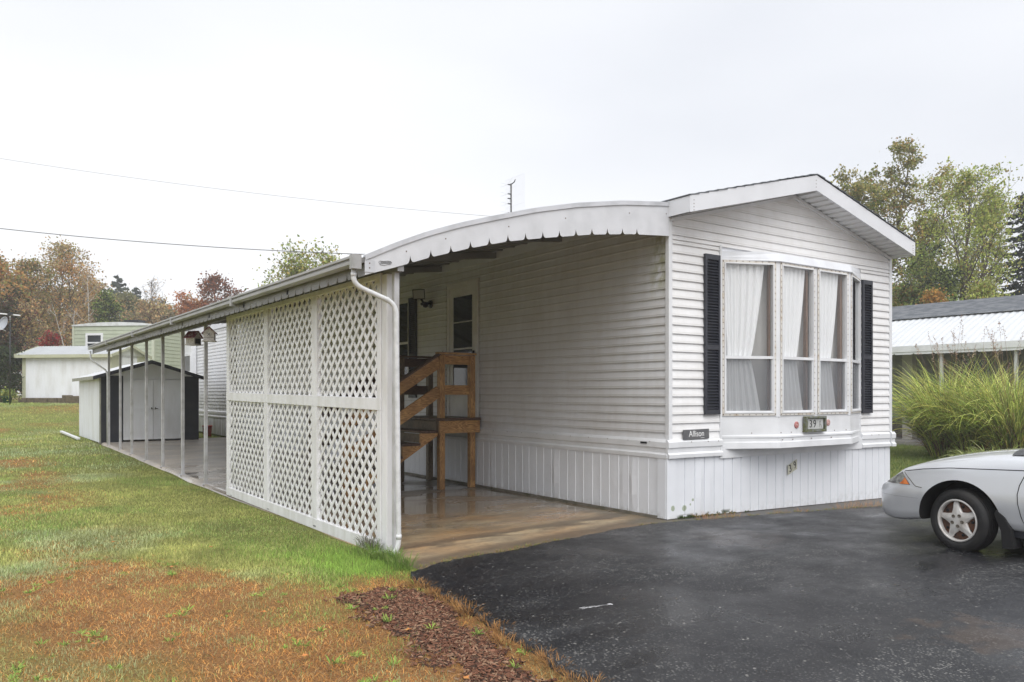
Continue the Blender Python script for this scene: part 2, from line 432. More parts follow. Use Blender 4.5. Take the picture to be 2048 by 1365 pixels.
# ------------------------------------------------------------------ ground
def fbm(x, y, s, seed=0, oct=3):
    """cheap value noise on arrays, 0..1"""
    r = np.random.default_rng(seed); T = r.random((64, 64)); out = 0; amp = 1; tot = 0
    for o in range(oct):
        xx, yy = x * s * 2 ** o + 13.7 * o, y * s * 2 ** o + 5.1 * o
        xi, yi = np.floor(xx).astype(int), np.floor(yy).astype(int); fx, fy = xx - xi, yy - yi
        fx = fx * fx * (3 - 2 * fx); fy = fy * fy * (3 - 2 * fy)
        a = T[xi % 64, yi % 64]; b = T[(xi + 1) % 64, yi % 64]; c = T[xi % 64, (yi + 1) % 64]; d = T[(xi + 1) % 64, (yi + 1) % 64]
        out = out + amp * ((a * (1 - fx) + b * fx) * (1 - fy) + (c * (1 - fx) + d * fx) * fy); tot += amp; amp *= .5
    return out / tot

# asphalt outline: far edge along the slab and left edge along the lawn
AE = [(-3.62, -.74), (-3.24, -.54), (-2.79, -.46), (-2.36, -.44), (-1.98, -.34), (-1.49, -.26), (-.74, -.14), (-.09, -.13), (.22, -.20), (1.08, -.27), (1.9, -.36), (2.8, -.45), (3.5, -.55), (5.2, -.62), (14, -.9)]
AL = [(-3.62, -.74), (-3.70, -1.26), (-3.75, -1.68), (-3.80, -2.1), (-3.89, -2.54), (-3.93, -2.88), (-3.97, -3.14), (-4.0, -3.5), (-4.1, -5), (-4.4, -14)]
def ye(x): return np.interp(x, [p[0] for p in AE], [p[1] for p in AE])
def xl(y): return np.interp(y, [p[1] for p in AL][::-1], [p[0] for p in AL][::-1])

def grid_obj(name, Xg, Yg, Zg, mat):
    n, m = Xg.shape
    V = np.stack([Xg, Yg, Zg], -1).reshape(-1, 3)
    idx = np.arange(n * m).reshape(n, m)
    F = np.stack([idx[:-1, :-1], idx[1:, :-1], idx[1:, 1:], idx[:-1, 1:]], -1).reshape(-1, 4)
    return npmesh(name, V, F, mat, smooth=True)

def dead_mask(x, y):
    """1 = straw-brown turf, 0 = green turf (real patches of the lawn)"""
    x = np.asarray(x, float); y = np.asarray(y, float)
    # boundary of the green strip beside the lattice
    px_ = [-30, -9.0, -6.3, -5.8, -5.0, -4.75, -4.5, -4.15, -3.7, -3.3]
    py_ = [3.0, 1.6, 1.25, 1.55, .95, .15, -.28, -.72, -.95, -1.0]
    b = np.interp(x, px_, py_) + (fbm(x, y, 1.3, 3) - .5) * .9 + (fbm(x, y, 5, 5) - .5) * .8 + (fbm(x, y, 14, 6) - .5) * .3
    m = 1 - sstep((y - b + .50) / 1.05)
    # green islands in the dead turf
    isl = sstep((fbm(x, y, .9, 9) - .56) / .10)
    left = sstep((-5.30 - x + (fbm(x, y, 1.5, 21) - .5) * .9 - (y + 1.9) * .35) / .5)
    m = m * (1 - .15 * isl) * (1 - .45 * left)
    # scattered straw patches in the green lawn
    far = .75 * sstep((fbm(x, y, .55, 14) - .58) / .12) * sstep((y - 1) / 3) + .35 * sstep((fbm(x, y, 1.9, 17) - .56) / .12)
    far = far * sstep((-4.4 - x + .0 * y) / 1.2) + .55 * sstep((y - 22) / 3) * sstep((fbm(x, y, .33, 31) - .45) / .15)
    return np.clip(np.maximum(m, far * .8), 0, 1)

def lawn_mat():
    m, nt, out = _nm('lawn_soil_and_thatch')
    a = N(nt, "ShaderNodeAttribute"); a.attribute_name = 'Col'
    f, raw = noise_fac(nt, 45, 0.35, 0.7, 5)
    col = mixc(nt, mth(nt, 'MULTIPLY', f, 0.6), a.outputs['Color'], (0.05, 0.035, 0.02))
    principled(nt, out, col, 0.95, 0, 0.1, raw, 0.8, 0.03)
    return m
# lawn sheet reaching the horizon, dense near the camera
gx = np.unique(np.concatenate([np.linspace(-400, -40, 19), np.linspace(-40, -14, 27), np.linspace(-14, -3, 150), np.linspace(-3, 40, 87), np.linspace(40, 400, 19)]))
gy = np.unique(np.concatenate([np.linspace(-400, -20, 20), np.linspace(-20, -4, 17), np.linspace(-4, 8, 150), np.linspace(8, 45, 120), np.linspace(45, 700, 24)]))
GX, GY = np.meshgrid(gx, gy, indexing='ij')
GZ = gz(GX, GY) - .045 + (fbm(GX, GY, .8, 2) - .5) * .03
under = ((GX > -3.35) & (GX < 5.2) & (GY > -20) & (GY < 17.0)) | ((GX > xl(GY) + .26) & (GY < ye(GX) - .2) & (GX < 13.9) & (GY > -14)) 
GZ = np.where(under, gz(GX, GY) - .08, GZ)
lawn = grid_obj('ground', GX, GY, GZ, lawn_mat())
dm = dead_mask(GX, GY)[..., None]
gcol = (1 - dm) * np.array([0.21, 0.235, 0.065]) + dm * np.array([0.32, 0.165, 0.065])
gcol *= (.8 + .4 * fbm(GX, GY, 2.2, 44))[..., None]
ca = lawn.data.color_attributes.new('Col', 'FLOAT_COLOR', 'POINT')
c4 = np.ones((GX.size, 4), np.float32); c4[:, :3] = gcol.reshape(-1, 3); ca.data.foreach_set('color', c4.ravel())
struct(lawn)

def asphalt_mat():
    m, nt, out = _nm('worn_wet_asphalt')
    X, Y, Z = xyz(nt)
    # size-varied stones
    p = pos_node(nt, (1, 1, 1))
    v = N(nt, "ShaderNodeTexVoronoi", Scale=62.0); nt.links.new(p, v.inputs['Vector'])
    v2 = N(nt, "ShaderNodeTexVoronoi", Scale=26.0); nt.links.new(p, v2.inputs['Vector'])
    bw = N(nt, "ShaderNodeRGBToBW"); nt.links.new(v.outputs['Color'], bw.inputs[0])
    bw2 = N(nt, "ShaderNodeRGBToBW"); nt.links.new(v2.outputs['Color'], bw2.inputs[0])
    # worn band: streaks running roughly across the drive
    pr = N(nt, "ShaderNodeMapping"); pr.inputs['Rotation'].default_value = (0, 0, R(32)); pr.inputs['Scale'].default_value = (.42, 1.5, 1)
    g = N(nt, "ShaderNodeNewGeometry"); nt.links.new(g.outputs['Position'], pr.inputs[0])
    big = N(nt, "ShaderNodeTexNoise", Scale=.9, Detail=5, Roughness=.6); nt.links.new(pr.outputs[0], big.inputs['Vector'])
    worn = rng_node(nt, big.outputs[0], 0.42, 0.64)
    fine, fr = noise_fac(nt, 5, 0.35, 0.7, 6)
    base = mixc(nt, worn, (0.010, 0.0105, 0.0135), (0.036, 0.037, 0.040))
    base = mixc(nt, mth(nt, 'MULTIPLY', fine, .5), base, (0.014, 0.0145, 0.017))
    dens = rng_node(nt, worn, 0, 1, .56, .40, False)
    st = mth(nt, 'MULTIPLY', mth(nt, 'SUBTRACT', bw.outputs[0], dens), 9.0, clamp=True)
    inside = rng_node(nt, v.outputs['Distance'], 0.50, 0.30)
    st = mth(nt, 'MULTIPLY', mth(nt, 'MULTIPLY', st, inside), rng_node(nt, worn, 0, 1, .5, .95))
    stc = mixc(nt, rng_node(nt, bw2.outputs[0], .3, .7), (0.06, 0.06, 0.06), (0.18, 0.177, 0.168))
    base = mixc(nt, st, base, stc)
    st2 = mth(nt, 'MULTIPLY', rng_node(nt, bw2.outputs[0], 0.80, 0.84), rng_node(nt, v2.outputs['Distance'], 0.26, 0.16))
    base = mixc(nt, mth(nt, 'MULTIPLY', st2, .8), base, (0.28, 0.27, 0.25))
    # brown stain
    gp = N(nt, "ShaderNodeNewGeometry")
    for c, r, k0 in (((-1.62, -4.1, 0), .16, .25), ((-.3, -1.2, 0), .3, .10)):
        d = N(nt, "ShaderNodeVectorMath", operation='DISTANCE'); nt.links.new(gp.outputs['Position'], d.inputs[0]); d.inputs[1].default_value = c
        dd = mth(nt, 'ADD', d.outputs['Value'], mth(nt, 'MULTIPLY', mth(nt, 'SUBTRACT', fr, .5), 1.6))
        base = mixc(nt, mth(nt, 'MULTIPLY', rng_node(nt, dd, r + .25, r), k0), base, (0.13, 0.08, 0.045))
    wet, _ = noise_fac(nt, 1.3, 0.38, 0.62, 4)
    rough = mth(nt, 'ADD', mth(nt, 'MULTIPLY', worn, .18), mth(nt, 'ADD', mth(nt, 'MULTIPLY', wet, .20), .22))
    principled(nt, out, base, rough, 0, 0.28, bw.outputs[0], 0.7, 0.005)
    return m
u = np.linspace(0, 1, 160); v = np.linspace(0, 1, 150) 
U, Vv = np.meshgrid(u, v, indexing='ij')
Vs = 1 - (1 - Vv) ** 2.2
Yt = -14 + Vs * (14 - .74)
X0 = xl(Yt)
jit = (fbm(U * 0 + Yt, Yt * 3.1, 4, 8) - .5) * .10 + (fbm(U * 0 + Yt * 1.7, Yt * 2.1, 15, 18) - .5) * .06
XX = X0 + jit + (14 - X0 - jit) * U ** 1.7
YY = -14 + Vs * (ye(XX) + 14) + (fbm(XX, Vv, 7, 12) - .5) * .08 * Vs ** 30 + (fbm(XX, Vv, 23, 13) - .5) * .05 * Vs ** 40
asph = grid_obj('driveway', XX, YY, gz(XX, YY) + .010 - .065 * (U == 0) - .03 * (Vv == 1), asphalt_mat())
asph.data.flip_normals() if asph.data.polygons[0].normal.z < 0 else None
struct(asph)

def slab_mat():
    m, nt, out = _nm('stained_wet_concrete')
    X, Y, Z = xyz(nt)
    f1, r1 = noise_fac(nt, 1.1, 0.40, 0.62, 5, (1, 1.5, 1))
    f2, r2 = noise_fac(nt, 2.2, 0.40, 0.60, 7, (1.0, 2.4, 1))
    f3, r3 = noise_fac(nt, 18, 0.45, 0.75, 6)
    col = mixc(nt, f1, (0.42, 0.265, 0.135), (0.42, 0.335, 0.215))
    col = mixc(nt, mth(nt, 'MULTIPLY', f2, .6), col, (0.15, 0.105, 0.07))
    # grey, darker and wet further in
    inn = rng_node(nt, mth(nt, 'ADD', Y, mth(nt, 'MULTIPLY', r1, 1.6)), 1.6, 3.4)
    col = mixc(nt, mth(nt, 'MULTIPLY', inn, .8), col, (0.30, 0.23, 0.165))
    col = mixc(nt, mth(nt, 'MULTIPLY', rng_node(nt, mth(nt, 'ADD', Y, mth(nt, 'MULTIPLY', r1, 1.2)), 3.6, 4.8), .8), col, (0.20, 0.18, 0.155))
    frontstrip = rng_node(nt, mth(nt, 'ADD', X, mth(nt, 'MULTIPLY', r2, .3)), .25, .45)
    # damp dark band along the open edge
    edge = rng_node(nt, mth(nt, 'ADD', mth(nt, 'SUBTRACT', Y, mth(nt, 'MULTIPLY', X, .17)), mth(nt, 'MULTIPLY', r2, .5)), .62, .45)
    col = mixc(nt, mth(nt, 'MULTIPLY', edge, .72), col, (0.075, 0.058, 0.042))
    sd_ = mth(nt, 'ABSOLUTE', mth(nt, 'ADD', mth(nt, 'SUBTRACT', mth(nt, 'SUBTRACT', Y, mth(nt, 'MULTIPLY', X, .12)), .62), mth(nt, 'MULTIPLY', mth(nt, 'SUBTRACT', r2, .5), .6)))
    col = mixc(nt, mth(nt, 'MULTIPLY', rng_node(nt, sd_, .16, .03), .65), col, (0.07, 0.055, 0.042))
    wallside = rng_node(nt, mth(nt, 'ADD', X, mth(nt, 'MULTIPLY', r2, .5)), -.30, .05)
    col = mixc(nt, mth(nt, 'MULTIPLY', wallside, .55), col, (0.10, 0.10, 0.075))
    col = mixc(nt, mth(nt, 'MULTIPLY', frontstrip, .9), col, (0.075, 0.072, 0.068))
    far = rng_node(nt, Y, 5.2, 7.5)
    col = mixc(nt, far, col, mixc(nt, f1, (0.48, 0.42, 0.35), (0.36, 0.33, 0.30)))
    col = mixc(nt, mth(nt, 'MULTIPLY', f3, .35), col, (0.07, 0.055, 0.04))
    wetn, _ = noise_fac(nt, .9, 0.36, 0.62, 2, (.8, 1.3, 1))
    wet = mth(nt, 'MULTIPLY', mth(nt, 'MULTIPLY', rng_node(nt, Y, 0.3, 1.1), rng_node(nt, Y, 11, 8, .35, 1)), rng_node(nt, wetn, 0, 1, .35, 1))
    rough = rng_node(nt, wet, 0, 1, .55, .035, False)
    b = principled(nt, out, col, rough, 0, 0.6, r3, 0.10, 0.004)
    return m
sx = np.linspace(-3.46, 5.0, 90); sy = np.concatenate([np.linspace(0, 1, 12), np.linspace(1.2, 18, 50)])
SX, SV = np.meshgrid(sx, sy, indexing='ij')
yf = ye(np.clip(SX, -3.6, 5)) - .06
SY = np.where(SV <= 1, yf + (0.6 - yf) * SV, SV - .4)
SYr = np.where(SX > 0.0, np.minimum(SY, .6), SY)
slab = grid_obj('patio_slab', SX + .04 * (SX < -3.40), SYr, gz(SX, SYr) + .004 - .08 * (SX < -3.459), slab_mat())
struct(slab)

# ------------------------------------------------------------------ mobile home
L = 22.7; W = 4.57; PITCH = .2565; ZE = 3.38
home = thing('mobile_home', 'long white mobile home with gabled front, bay window and navy shutters', 'mobile home', (0, 0, 0))
def side_fn(p, q, t): return (.03 - p, t, q)          # p outward
def front_fn(p, q, t): return (t, -p, q)
def laps(z0, z1, pitch=.1016, out=.020):
    """outline of a lapped wall: list of (outward, z)"""
    pts = []; z = z0
    while z < z1 - .001:
        zt = min(z + pitch, z1)
        pts += [(out, z), (out + .001, z + .005), (.003, zt)]
        z = zt
    return [(-.02, z0)] + pts + [(-.02, z1)]
mb = MB()
mb.extr(laps(.88, 3.43), side_fn, 0.02, 3.93)
mb.extr(laps(.88, 3.43), side_fn, 4.95, L)
mb.extr(laps(3.20, 3.43), side_fn, 3.93, 4.95)
mb.build('side_wall', M_SIDE, home)
mb = MB()
XB0, XB1 = .873, 3.80
mb.extr(laps(.88, 3.165), front_fn, .06, XB0)
mb.extr(laps(.88, 3.165), front_fn, XB1, W)
def top_at(x): return ZE + PITCH * (x if x < W / 2 else W - x)
z = .88 + .1016 * 22
z = .88
courses = []
while z < 4.0:
    zt = z + .1016
    if zt > 3.165:
        za = max(z, 3.165) if z < 3.165 else z
        if za < ZE: a0, a1 = .02, W - .02
        else: a0 = (za - ZE) / PITCH; a1 = W - a0
        if a1 - a0 > .05:
            # clipped course: trapezoid front, with lip below
            zc = min(zt, ZE + PITCH * W / 2)
            b0 = max(.02, (zc - ZE) / PITCH); b1 = W - b0
            mb.poly([(a0, -.021, za), (a1, -.021, za), (b1, -.003, zc), (b0, -.003, zc)])
            mb.poly([(a0, -.003, za), (a1, -.003, za), (a1, -.021, za), (a0, -.021, za)])
    z = zt
mb.poly([(0.0, .03, .6), (XB0, .03, .6), (XB0, .03, 3.37), (0, .03, 3.37)])
mb.build('front_wall', M_FRONT, home)
# back, right side, floor of the shell
mb = MB()
mb.box(W - .03, W, .0, L, .70, 3.40); mb.box(0.03, W - .031, L - .03, L, .70, 3.40)
mb.poly([(0.03, L, 3.4), (W, L, 3.4), (W / 2, L, 3.96)])
mb.build('rear_wall', M_FRONT, home)
# sheathing behind the side siding (keeps daylight out of the rooms)
mb = MB(); mb.box(.05, .09, .04, L - .05, .72, 3.42); mb.box(.09, W - .05, .04, L - .05, 3.36, 3.385); mb.box(.09, W - .05, .04, L - .05, .74, .78)
mb.box(.10, XB0 + .02, .02, .04, .74, 3.35); mb.box(XB1 - .02, W - .05, .02, .04, .74, 3.35)
mb.box(XB0 + .02, XB1 - .02, .02, .04, 3.10, 3.35); mb.box(XB0 + .02, XB1 - .02, .02, .04, .78, 1.12)
mb.box(.09, W - .05, 3.6, 3.64, .78, 3.36)
mb.build('inner_room', M_ROOM, home)
# corner trims
for i, (x0, x1, y0, y1) in enumerate(((.0, .058, -.024, .035), (W - .045, W + .02, -.024, .03))):
    mb = MB(); mb.box(x0, x1, y0, y1, .84 if i == 0 else .70, 3.44 if i == 0 else 3.395); mb.build('corner_trim', M_TRIM, home, bevel=.004)
# frieze board above the side siding with a screwed channel
mb = MB(); mb.box(.0, .03, .035, L, 3.445, 3.575); mb.box(-.012, .03, .035, L, 3.42, 3.444)
for k in range(28): mb.box(-.014, -.012, .4 + k * .78, .412 + k * .78, 3.428, 3.438, 1)
mb.build('frieze', [simple('frieze_board', (.55, .54, .49), .45, c2=(.40, .37, .31), scale=2, amt=.6), M_SCREW], home)
# base band: folded metal profile along side and front
band = [(0.0, .70), (.050, .695), (.052, .735), (.030, .755), (.030, .80), (.044, .815), (.044, .875), (.020, .905), (0.0, .905)]
mb = MB()
mb.extr(band, lambda p, q, t: (.02 - p, t, q), .02, L)
for k in range(60): mb.box(-.027, -.020, .25 + k * .36, .257 + k * .36, .868, .876, 1)
mb.build('base_trim', [M_TRIM, M_SCREW], home)
mb = MB()
def band_front(p, q, t): return (t, -p - .0, q - .018 * t / W * 1.8)
mb.extr(band, band_front, 0.0, XB0 + .01)
for x in (.10, .34, .62, .8): mb.box(x, x + .007, -.05, -.040, .868 - .008 * x, .876 - .008 * x, 1)
mb.build('base_trim', [M_TRIM, M_SCREW], home)
mb = MB(); mb.extr(band, band_front, XB1 - .0, W - .06)
mb.extr([(a + .02, b) for a, b in band], lambda p, q, t: (t, -p, q - .035), W - .05, W + .05)
for x in (4.02, 4.2): mb.box(x, x + .007, -.05, -.040, .868 - .008 * x, .876 - .008 * x, 1)
mb.build('base_trim', [M_TRIM, M_SCREW], home)
mb = MB()      # corner cap of the band
mb.extr([(a + .012, b) for a, b in band], lambda p, q, t: (.02 - p, t, q - .002), -.03, .16)
mb.extr([(a + .010, b) for a, b in band], lambda p, q, t: (t, -p, q - .002), -.035, .13)
mb.build('corner_cap', M_TRIM, home)

# skirt: ribbed vertical metal panels
def ribs(a, b, step, rnd=.01):
    out = []; t = a; q = random.Random(3)
    while t < b:
        out.append(t); t += step + q.uniform(-rnd, rnd)
    return out
def skirt_panel(fn, a, b, step, z1, name, zb, groove=False):
    mb = MB(); rs = ribs(a, b, step)
    for i, t in enumerate(rs):
        t2 = rs[i + 1] if i + 1 < len(rs) else b
        q = random.Random(i * 7 + int(a * 10)); bulge = q.uniform(-.004, .010) + (0.012 if q.random() < .12 else 0)
        prof = [(t, .0), (t + .005, .005), (t + .011, .006), (t + .018, .003), (t + .022, .0)]
        if groove: prof = [(t, .0), (t + .003, -.014), (t + .010, -.014), (t + .014, .0), (t + .022, .0)]
        mid = (t + .022 + t2) / 2
        for k in range(4):
            mb.quad(fn(prof[k][0], prof[k][1], zb(t)), fn(prof[k + 1][0], prof[k + 1][1], zb(t)), fn(prof[k + 1][0], prof[k + 1][1], z1(t)), fn(prof[k][0], prof[k][1], z1(t)))
        zs = [0, .3, .62, 1]
        for za, zc in zip(zs[:-1], zs[1:]):
            ba, bc = bulge * math.sin(math.pi * za), bulge * math.sin(math.pi * zc)
            for (ta, tb, sa, sb) in ((t + .022, mid, 0, 1), (mid, t2, 1, 0)):
                z0a, z1a = zb(ta), z1(ta)
                mb.quad(fn(ta, ba * sa, z0a + (z1a - z0a) * za), fn(tb, ba * sb, z0a + (z1a - z0a) * za),
                        fn(tb, bc * sb, z0a + (z1a - z0a) * zc), fn(ta, bc * sa, z0a + (z1a - z0a) * zc), sm=True)
    mb.quad(fn(a, -.02, zb(a)), fn(b, -.02, zb(b)), fn(b, -.02, z1(b)), fn(a, -.02, z1(a)))
    return mb.build(name, M_SKIRT, home)
skirt_panel(lambda t, n, z: (-.015 - n, t, z), .12, L, .166, lambda t: .72, 'skirt_panel', lambda t: g1(-1, t) + .03)
skirt_panel(lambda t, n, z: (t, -.012 - n, z), .10, W - .02, .166, lambda t: .715, 'skirt_panel', lambda t: g1(t, -.1) + .012, True)
mb = MB(); mb.box(-.035, .104, -.034, -.010, .008, .70); mb.box(-.035, -.0155, -.010, .13, .008, .70); mb.build('skirt_corner', M_SKIRT, home, bevel=.008)
mb = MB(); mb.box(-.04, .02, .13, L, -.02, .035); mb.build('footing', simple('mossy_footing', (.20, .18, .15), .8, c2=(.10, .10, .06), scale=6), home)

# roof, rake boards and soffit
OV = .35; XM = W / 2
mb = MB()
th = .022
for s in (0, 1):
    xa, xb = (-.03, XM) if s == 0 else (W + .03, XM)
    za = ZE + .205 - .03 * PITCH; zb_ = ZE + .205 + PITCH * XM
    q = random.Random(5 + s)
    n = 15
    for k in range(n):                                 # shingle courses as overlapping strips
        t0, t1 = k / n, (k + 1) / n
        X0_, X1_ = xa + (xb - xa) * t0, xa + (xb - xa) * t1
        Z0_, Z1_ = za + (zb_ - za) * t0, za + (zb_ - za) * t1
        mb.hexa([(X0_, -OV - .012 + q.uniform(-.006, .006), Z0_ + .002), (X1_, -OV - .012, Z1_ - .008), (X1_, L + .1, Z1_ - .008), (X0_, L + .1, Z0_ + .002),
                 (X0_, -OV - .012 + q.uniform(-.006, .006), Z0_ + .014), (X1_, -OV - .012, Z1_ + .003), (X1_, L + .1, Z1_ + .003), (X0_, L + .1, Z0_ + .014)])
mb.build('roof', M_SHINGLE, home)
mb = MB()
for s in (0, 1):                                       # rake boards
    xa, xb = (0.0, XM) if s == 0 else (W + .02, XM)
    z0, z1 = ZE + (.02 if s == 0 else 0), ZE + PITCH * XM
    y0, y1 = -OV - .006 * (1 - s), -OV + .02
    mb.hexa([(xa, y0, z0), (xb, y0, z1), (xb, y1, z1), (xa, y1, z0), (xa, y0, z0 + .19), (xb, y0, z1 + .19), (xb, y1, z1 + .19), (xa, y1, z0 + .19)] if s == 0 else
            [(xb, y0, z1), (xa, y0, z0), (xa, y1, z0), (xb, y1, z1), (xb, y0, z1 + .19), (xa, y0, z0 + .19), (xa, y1, z0 + .19), (xb, y1, z1 + .19)])
mb.box(-.02, .0, -OV - .004, L + .05, ZE + .02, ZE + .195)              # left eave board
mb.box(W + .02, W + .04, -OV - .0, L + .05, ZE, ZE + .19)
for (x, z) in ((.035, 3.42), (.035, 3.455), (.035, 3.49), (.035, 3.53), (XM - .03, 4.0), (XM - .03, 4.04), (XM - .03, 4.085), (W - .03, 3.41), (W - .03, 3.44), (W - .03, 3.47), (W - .03, 3.51)):
    mb.box(x, x + .008, -OV - .009, -OV - .004, z, z + .008, 1)
mb.build('fascia', [simple('fascia_metal', (.74, .755, .79), .42, c2=(.62, .63, .66), scale=2.5, amt=.5, bump=.05, bscale=8), M_SCREW], home)
mb = MB()
for s in (0, 1):                                       # ribbed soffit panels
    xa, xb = (.0, XM) if s == 0 else (W + .02, XM)
    n = 36
    for k in range(n):
        t0, t1 = k / n, (k + 1) / n
        X0_, X1_ = xa + (xb - xa) * t0, xa + (xb - xa) * t1
        f = lambda X_: ZE + PITCH * (XM - abs(X_ - XM)) + .012
        d = .022 if k % 2 else 0
        mb.quad((X0_, -OV + .02, f(X0_) + d), (X1_, -OV + .02, f(X1_) + d), (X1_, 0, f(X1_) + d), (X0_, 0, f(X0_) + d))
        mb.quad((X1_, -OV + .02, f(X1_) + d), (X1_, -OV + .02, f(X1_) + .022 - d), (X1_, 0, f(X1_) + .022 - d), (X1_, 0, f(X1_) + d))
mb.build('soffit', simple('soffit_panel', (.70, .70, .71), .5), home)
mb = MB()
for s in (0, 1):                                       # rake trim where wall meets soffit
    xa, xb = (.03, XM) if s == 0 else (W - .02, XM)
    f = lambda X_: ZE + PITCH * (XM - abs(X_ - XM)) - .012
    pts = [(xa, -.034, f(xa) - .02), (xb, -.034, f(xb) - .02), (xb, -.0, f(xb) - .02), (xa, -.0, f(xa) - .02), (xa, -.034, f(xa) + .02), (xb, -.034, f(xb) + .02), (xb, -.0, f(xb) + .02), (xa, -.0, f(xa) + .02)]
    mb.hexa(pts)
mb.build('rake_trim', M_TRIM, home)

# shutters
def shutter(fn, a, b, z0, z1, sgn=1):
    mb = MB()
    fb = lambda u0, u1, n0, n1, q0, q1, m=0: mb.fbox(fn, u0, u1, n0, n1, q0, q1, m)
    w = .032
    fb(a, a + w, .018, .05, z0, z1); fb(b - w, b, .018, .05, z0, z1)
    fb(a + w, b - w, .018, .05, z0, z0 + .055); fb(a + w, b - w, .018, .05, z1 - .06, z1)
    zm = z0 + (z1 - z0) * .42
    fb(a + w, b - w, .018, .048, zm - .028, zm + .028)
    fb(a + w, b - w, .016, .022, z0 + .055, z1 - .06)
    for (q0, q1) in ((z0 + .062, zm - .03), (zm + .03, z1 - .066)):
        n = int((q1 - q0) / .034)
        for k in range(n):
            z = q0 + (q1 - q0) * k / n
            mb.hexa([fn(a + w, .042, z), fn(b - w, .042, z), fn(b - w, .024, z + .020), fn(a + w, .024, z + .020),
                     fn(a + w, .046, z + .008), fn(b - w, .046, z + .008), fn(b - w, .024, z + .028), fn(a + w, .024, z + .028)])
    return mb.build('shutter', M_NAVY, home)
FR = lambda u, n, z: (u, -n, z)
shutter(FR, .575, .835, 1.178, 3.05)
shutter(FR, 3.808, 4.045, 1.150, 3.01)
SD = lambda u, n, z: (.03 - n, u, z)
shutter(SD, 5.935, 6.20, 1.35, 3.10)

# bay window (part) with its own frames, panes, screens, hood and panels (sub-parts)
BP = .30; XA, XC = 1.58, 3.08
bay = bpy.data.objects.new('bay_window', None); COL.objects.link(bay); bay.parent = home
def frame_between(P0, P1):
    d = Vector((P1[0] - P0[0], P1[1] - P0[1], 0)); Ln = d.length; d.normalize(); n = Vector((d.y, -d.x, 0))
    def fr(u, nn, z): return (P0[0] + d.x * u + n.x * nn, P0[1] + d.y * u + n.y * nn, z)
    return fr, Ln
fL, LL = frame_between((XB0, 0), (XA, -BP)); fF, LF = frame_between((XA, -BP), (XC, -BP)); fR, LR = frame_between((XC, -BP), (XB1, 0))
ZF0, ZF1 = 1.158, 3.012      # window flange bottom/top
bw_name = 'window_frame'
def window_unit(fr, u0, u1):
    mb = MB(); fl = .028
    # stained flange with screws
    for (a, b, q0, q1) in ((u0, u0 + fl, ZF0, ZF1), (u1 - fl, u1, ZF0, ZF1), (u0 + fl, u1 - fl, ZF0, ZF0 + fl), (u0 + fl, u1 - fl, ZF1 - fl, ZF1)):
        mb.fbox(fr, a, b, .006, .014, q0, q1, 1)
    n = 26
    for k in range(n):
        z = ZF0 + .02 + (ZF1 - ZF0 - .04) * k / (n - 1)
        for uu in (u0 + .012, u1 - .012): mb.fbox(fr, uu - .0045, uu + .0045, .014, .018, z - .0045, z + .0045, 2)
    m = max(7, int((u1 - u0) / .085))
    for k in range(m + 1):
        uu = u0 + .012 + (u1 - u0 - .024) * k / m
        for z in (ZF0 + .012, ZF1 - .012): mb.fbox(fr, uu - .0045, uu + .0045, .014, .018, z - .0045, z + .0045, 2)
    # white sash box
    w = .014; a, b = u0 + fl, u1 - fl; q0, q1 = ZF0 + fl, ZF1 - fl
    for (c, d, e, f) in ((a, a + w, q0, q1), (b - w, b, q0, q1), (a + w, b - w, q0, q0 + w), (a + w, b - w, q1 - w, q1)):
        mb.fbox(fr, c, d, -.045, .022, e, f)
    zm = 1.855
    mb.fbox(fr, a + w, b - w, -.03, .018, zm - .017, zm + .017)
    # inner lower sash
    for (c, d, e, f) in ((a + w, a + w + .014, q0 + w, zm - .017), (b - w - .014, b - w, q0 + w, zm - .017), (a + w + .014, b - w - .014, q0 + w, q0 + w + .016)):
        mb.fbox(fr, c, d, -.03, .008, e, f)
    mb.build('window_frame', [M_TRIM, M_FLANGE, M_SCREW], bay, local=True)
    mb = MB(); mb.poly([fr(a + w, -.012, zm + .017), fr(b - w, -.012, zm + .017), fr(b - w, -.012, q1 - w), fr(a + w, -.012, q1 - w)]); mb.build('pane', M_GLASS, bay, local=True)
    mb = MB(); mb.poly([fr(a + w + .014, -.022, q0 + w + .016), fr(b - w - .014, -.022, q0 + w + .016), fr(b - w - .014, -.022, zm - .017), fr(a + w + .014, -.022, zm - .017)]); mb.build('pane', M_GLASS, bay, local=True)
    mb = MB(); mb.poly([fr(a + w + .014, -.004, q0 + w + .016), fr(b - w - .014, -.004, q0 + w + .016), fr(b - w - .014, -.004, zm - .017), fr(a + w + .014, -.004, zm - .017)]); mb.build('insect_screen', M_SCREEN, bay, local=True)
    return (a, b)
wins = [(fL, .03, LL - .035), (fF, .03, .722), (fF, .778, 1.445), (fR, .035, LR - .03)]
for fr, a, b in wins: window_unit(fr, a, b)
mb = MB()      # mullions and corner posts of the bay
mb.fbox(fL, -.012, .03, -.05, .012, ZF0 - .02, 3.16)
mb.fbox(fL, LL - .035, LL, -.05, .005, ZF0 - .02, ZF1 + .02)
mb.fbox(fF, -.004, .03, -.05, .006, ZF0 - .02, ZF1 + .02)
mb.fbox(fF, .722, .778, -.05, .004, ZF0, ZF1)
mb.fbox(fF, 1.445, LF + .004, -.05, .006, ZF0 - .02, ZF1 + .02)
mb.fbox(fR, 0, .035, -.05, .005, ZF0 - .02, ZF1 + .02)
mb.fbox(fR, LR - .03, LR + .02, -.05, .016, .80, 3.02)
mb.build('mullion', M_TRIM, bay, local=True, bevel=.003)
def ring(n, z):       # outline of the bay at offset n, height z
    k = n * .40
    return [(XB0 - (n * .3), 0.0, z), (XA - k, -BP - n, z), (XC + k, -BP - n, z), (XB1 + n * .3, 0.0, z)]
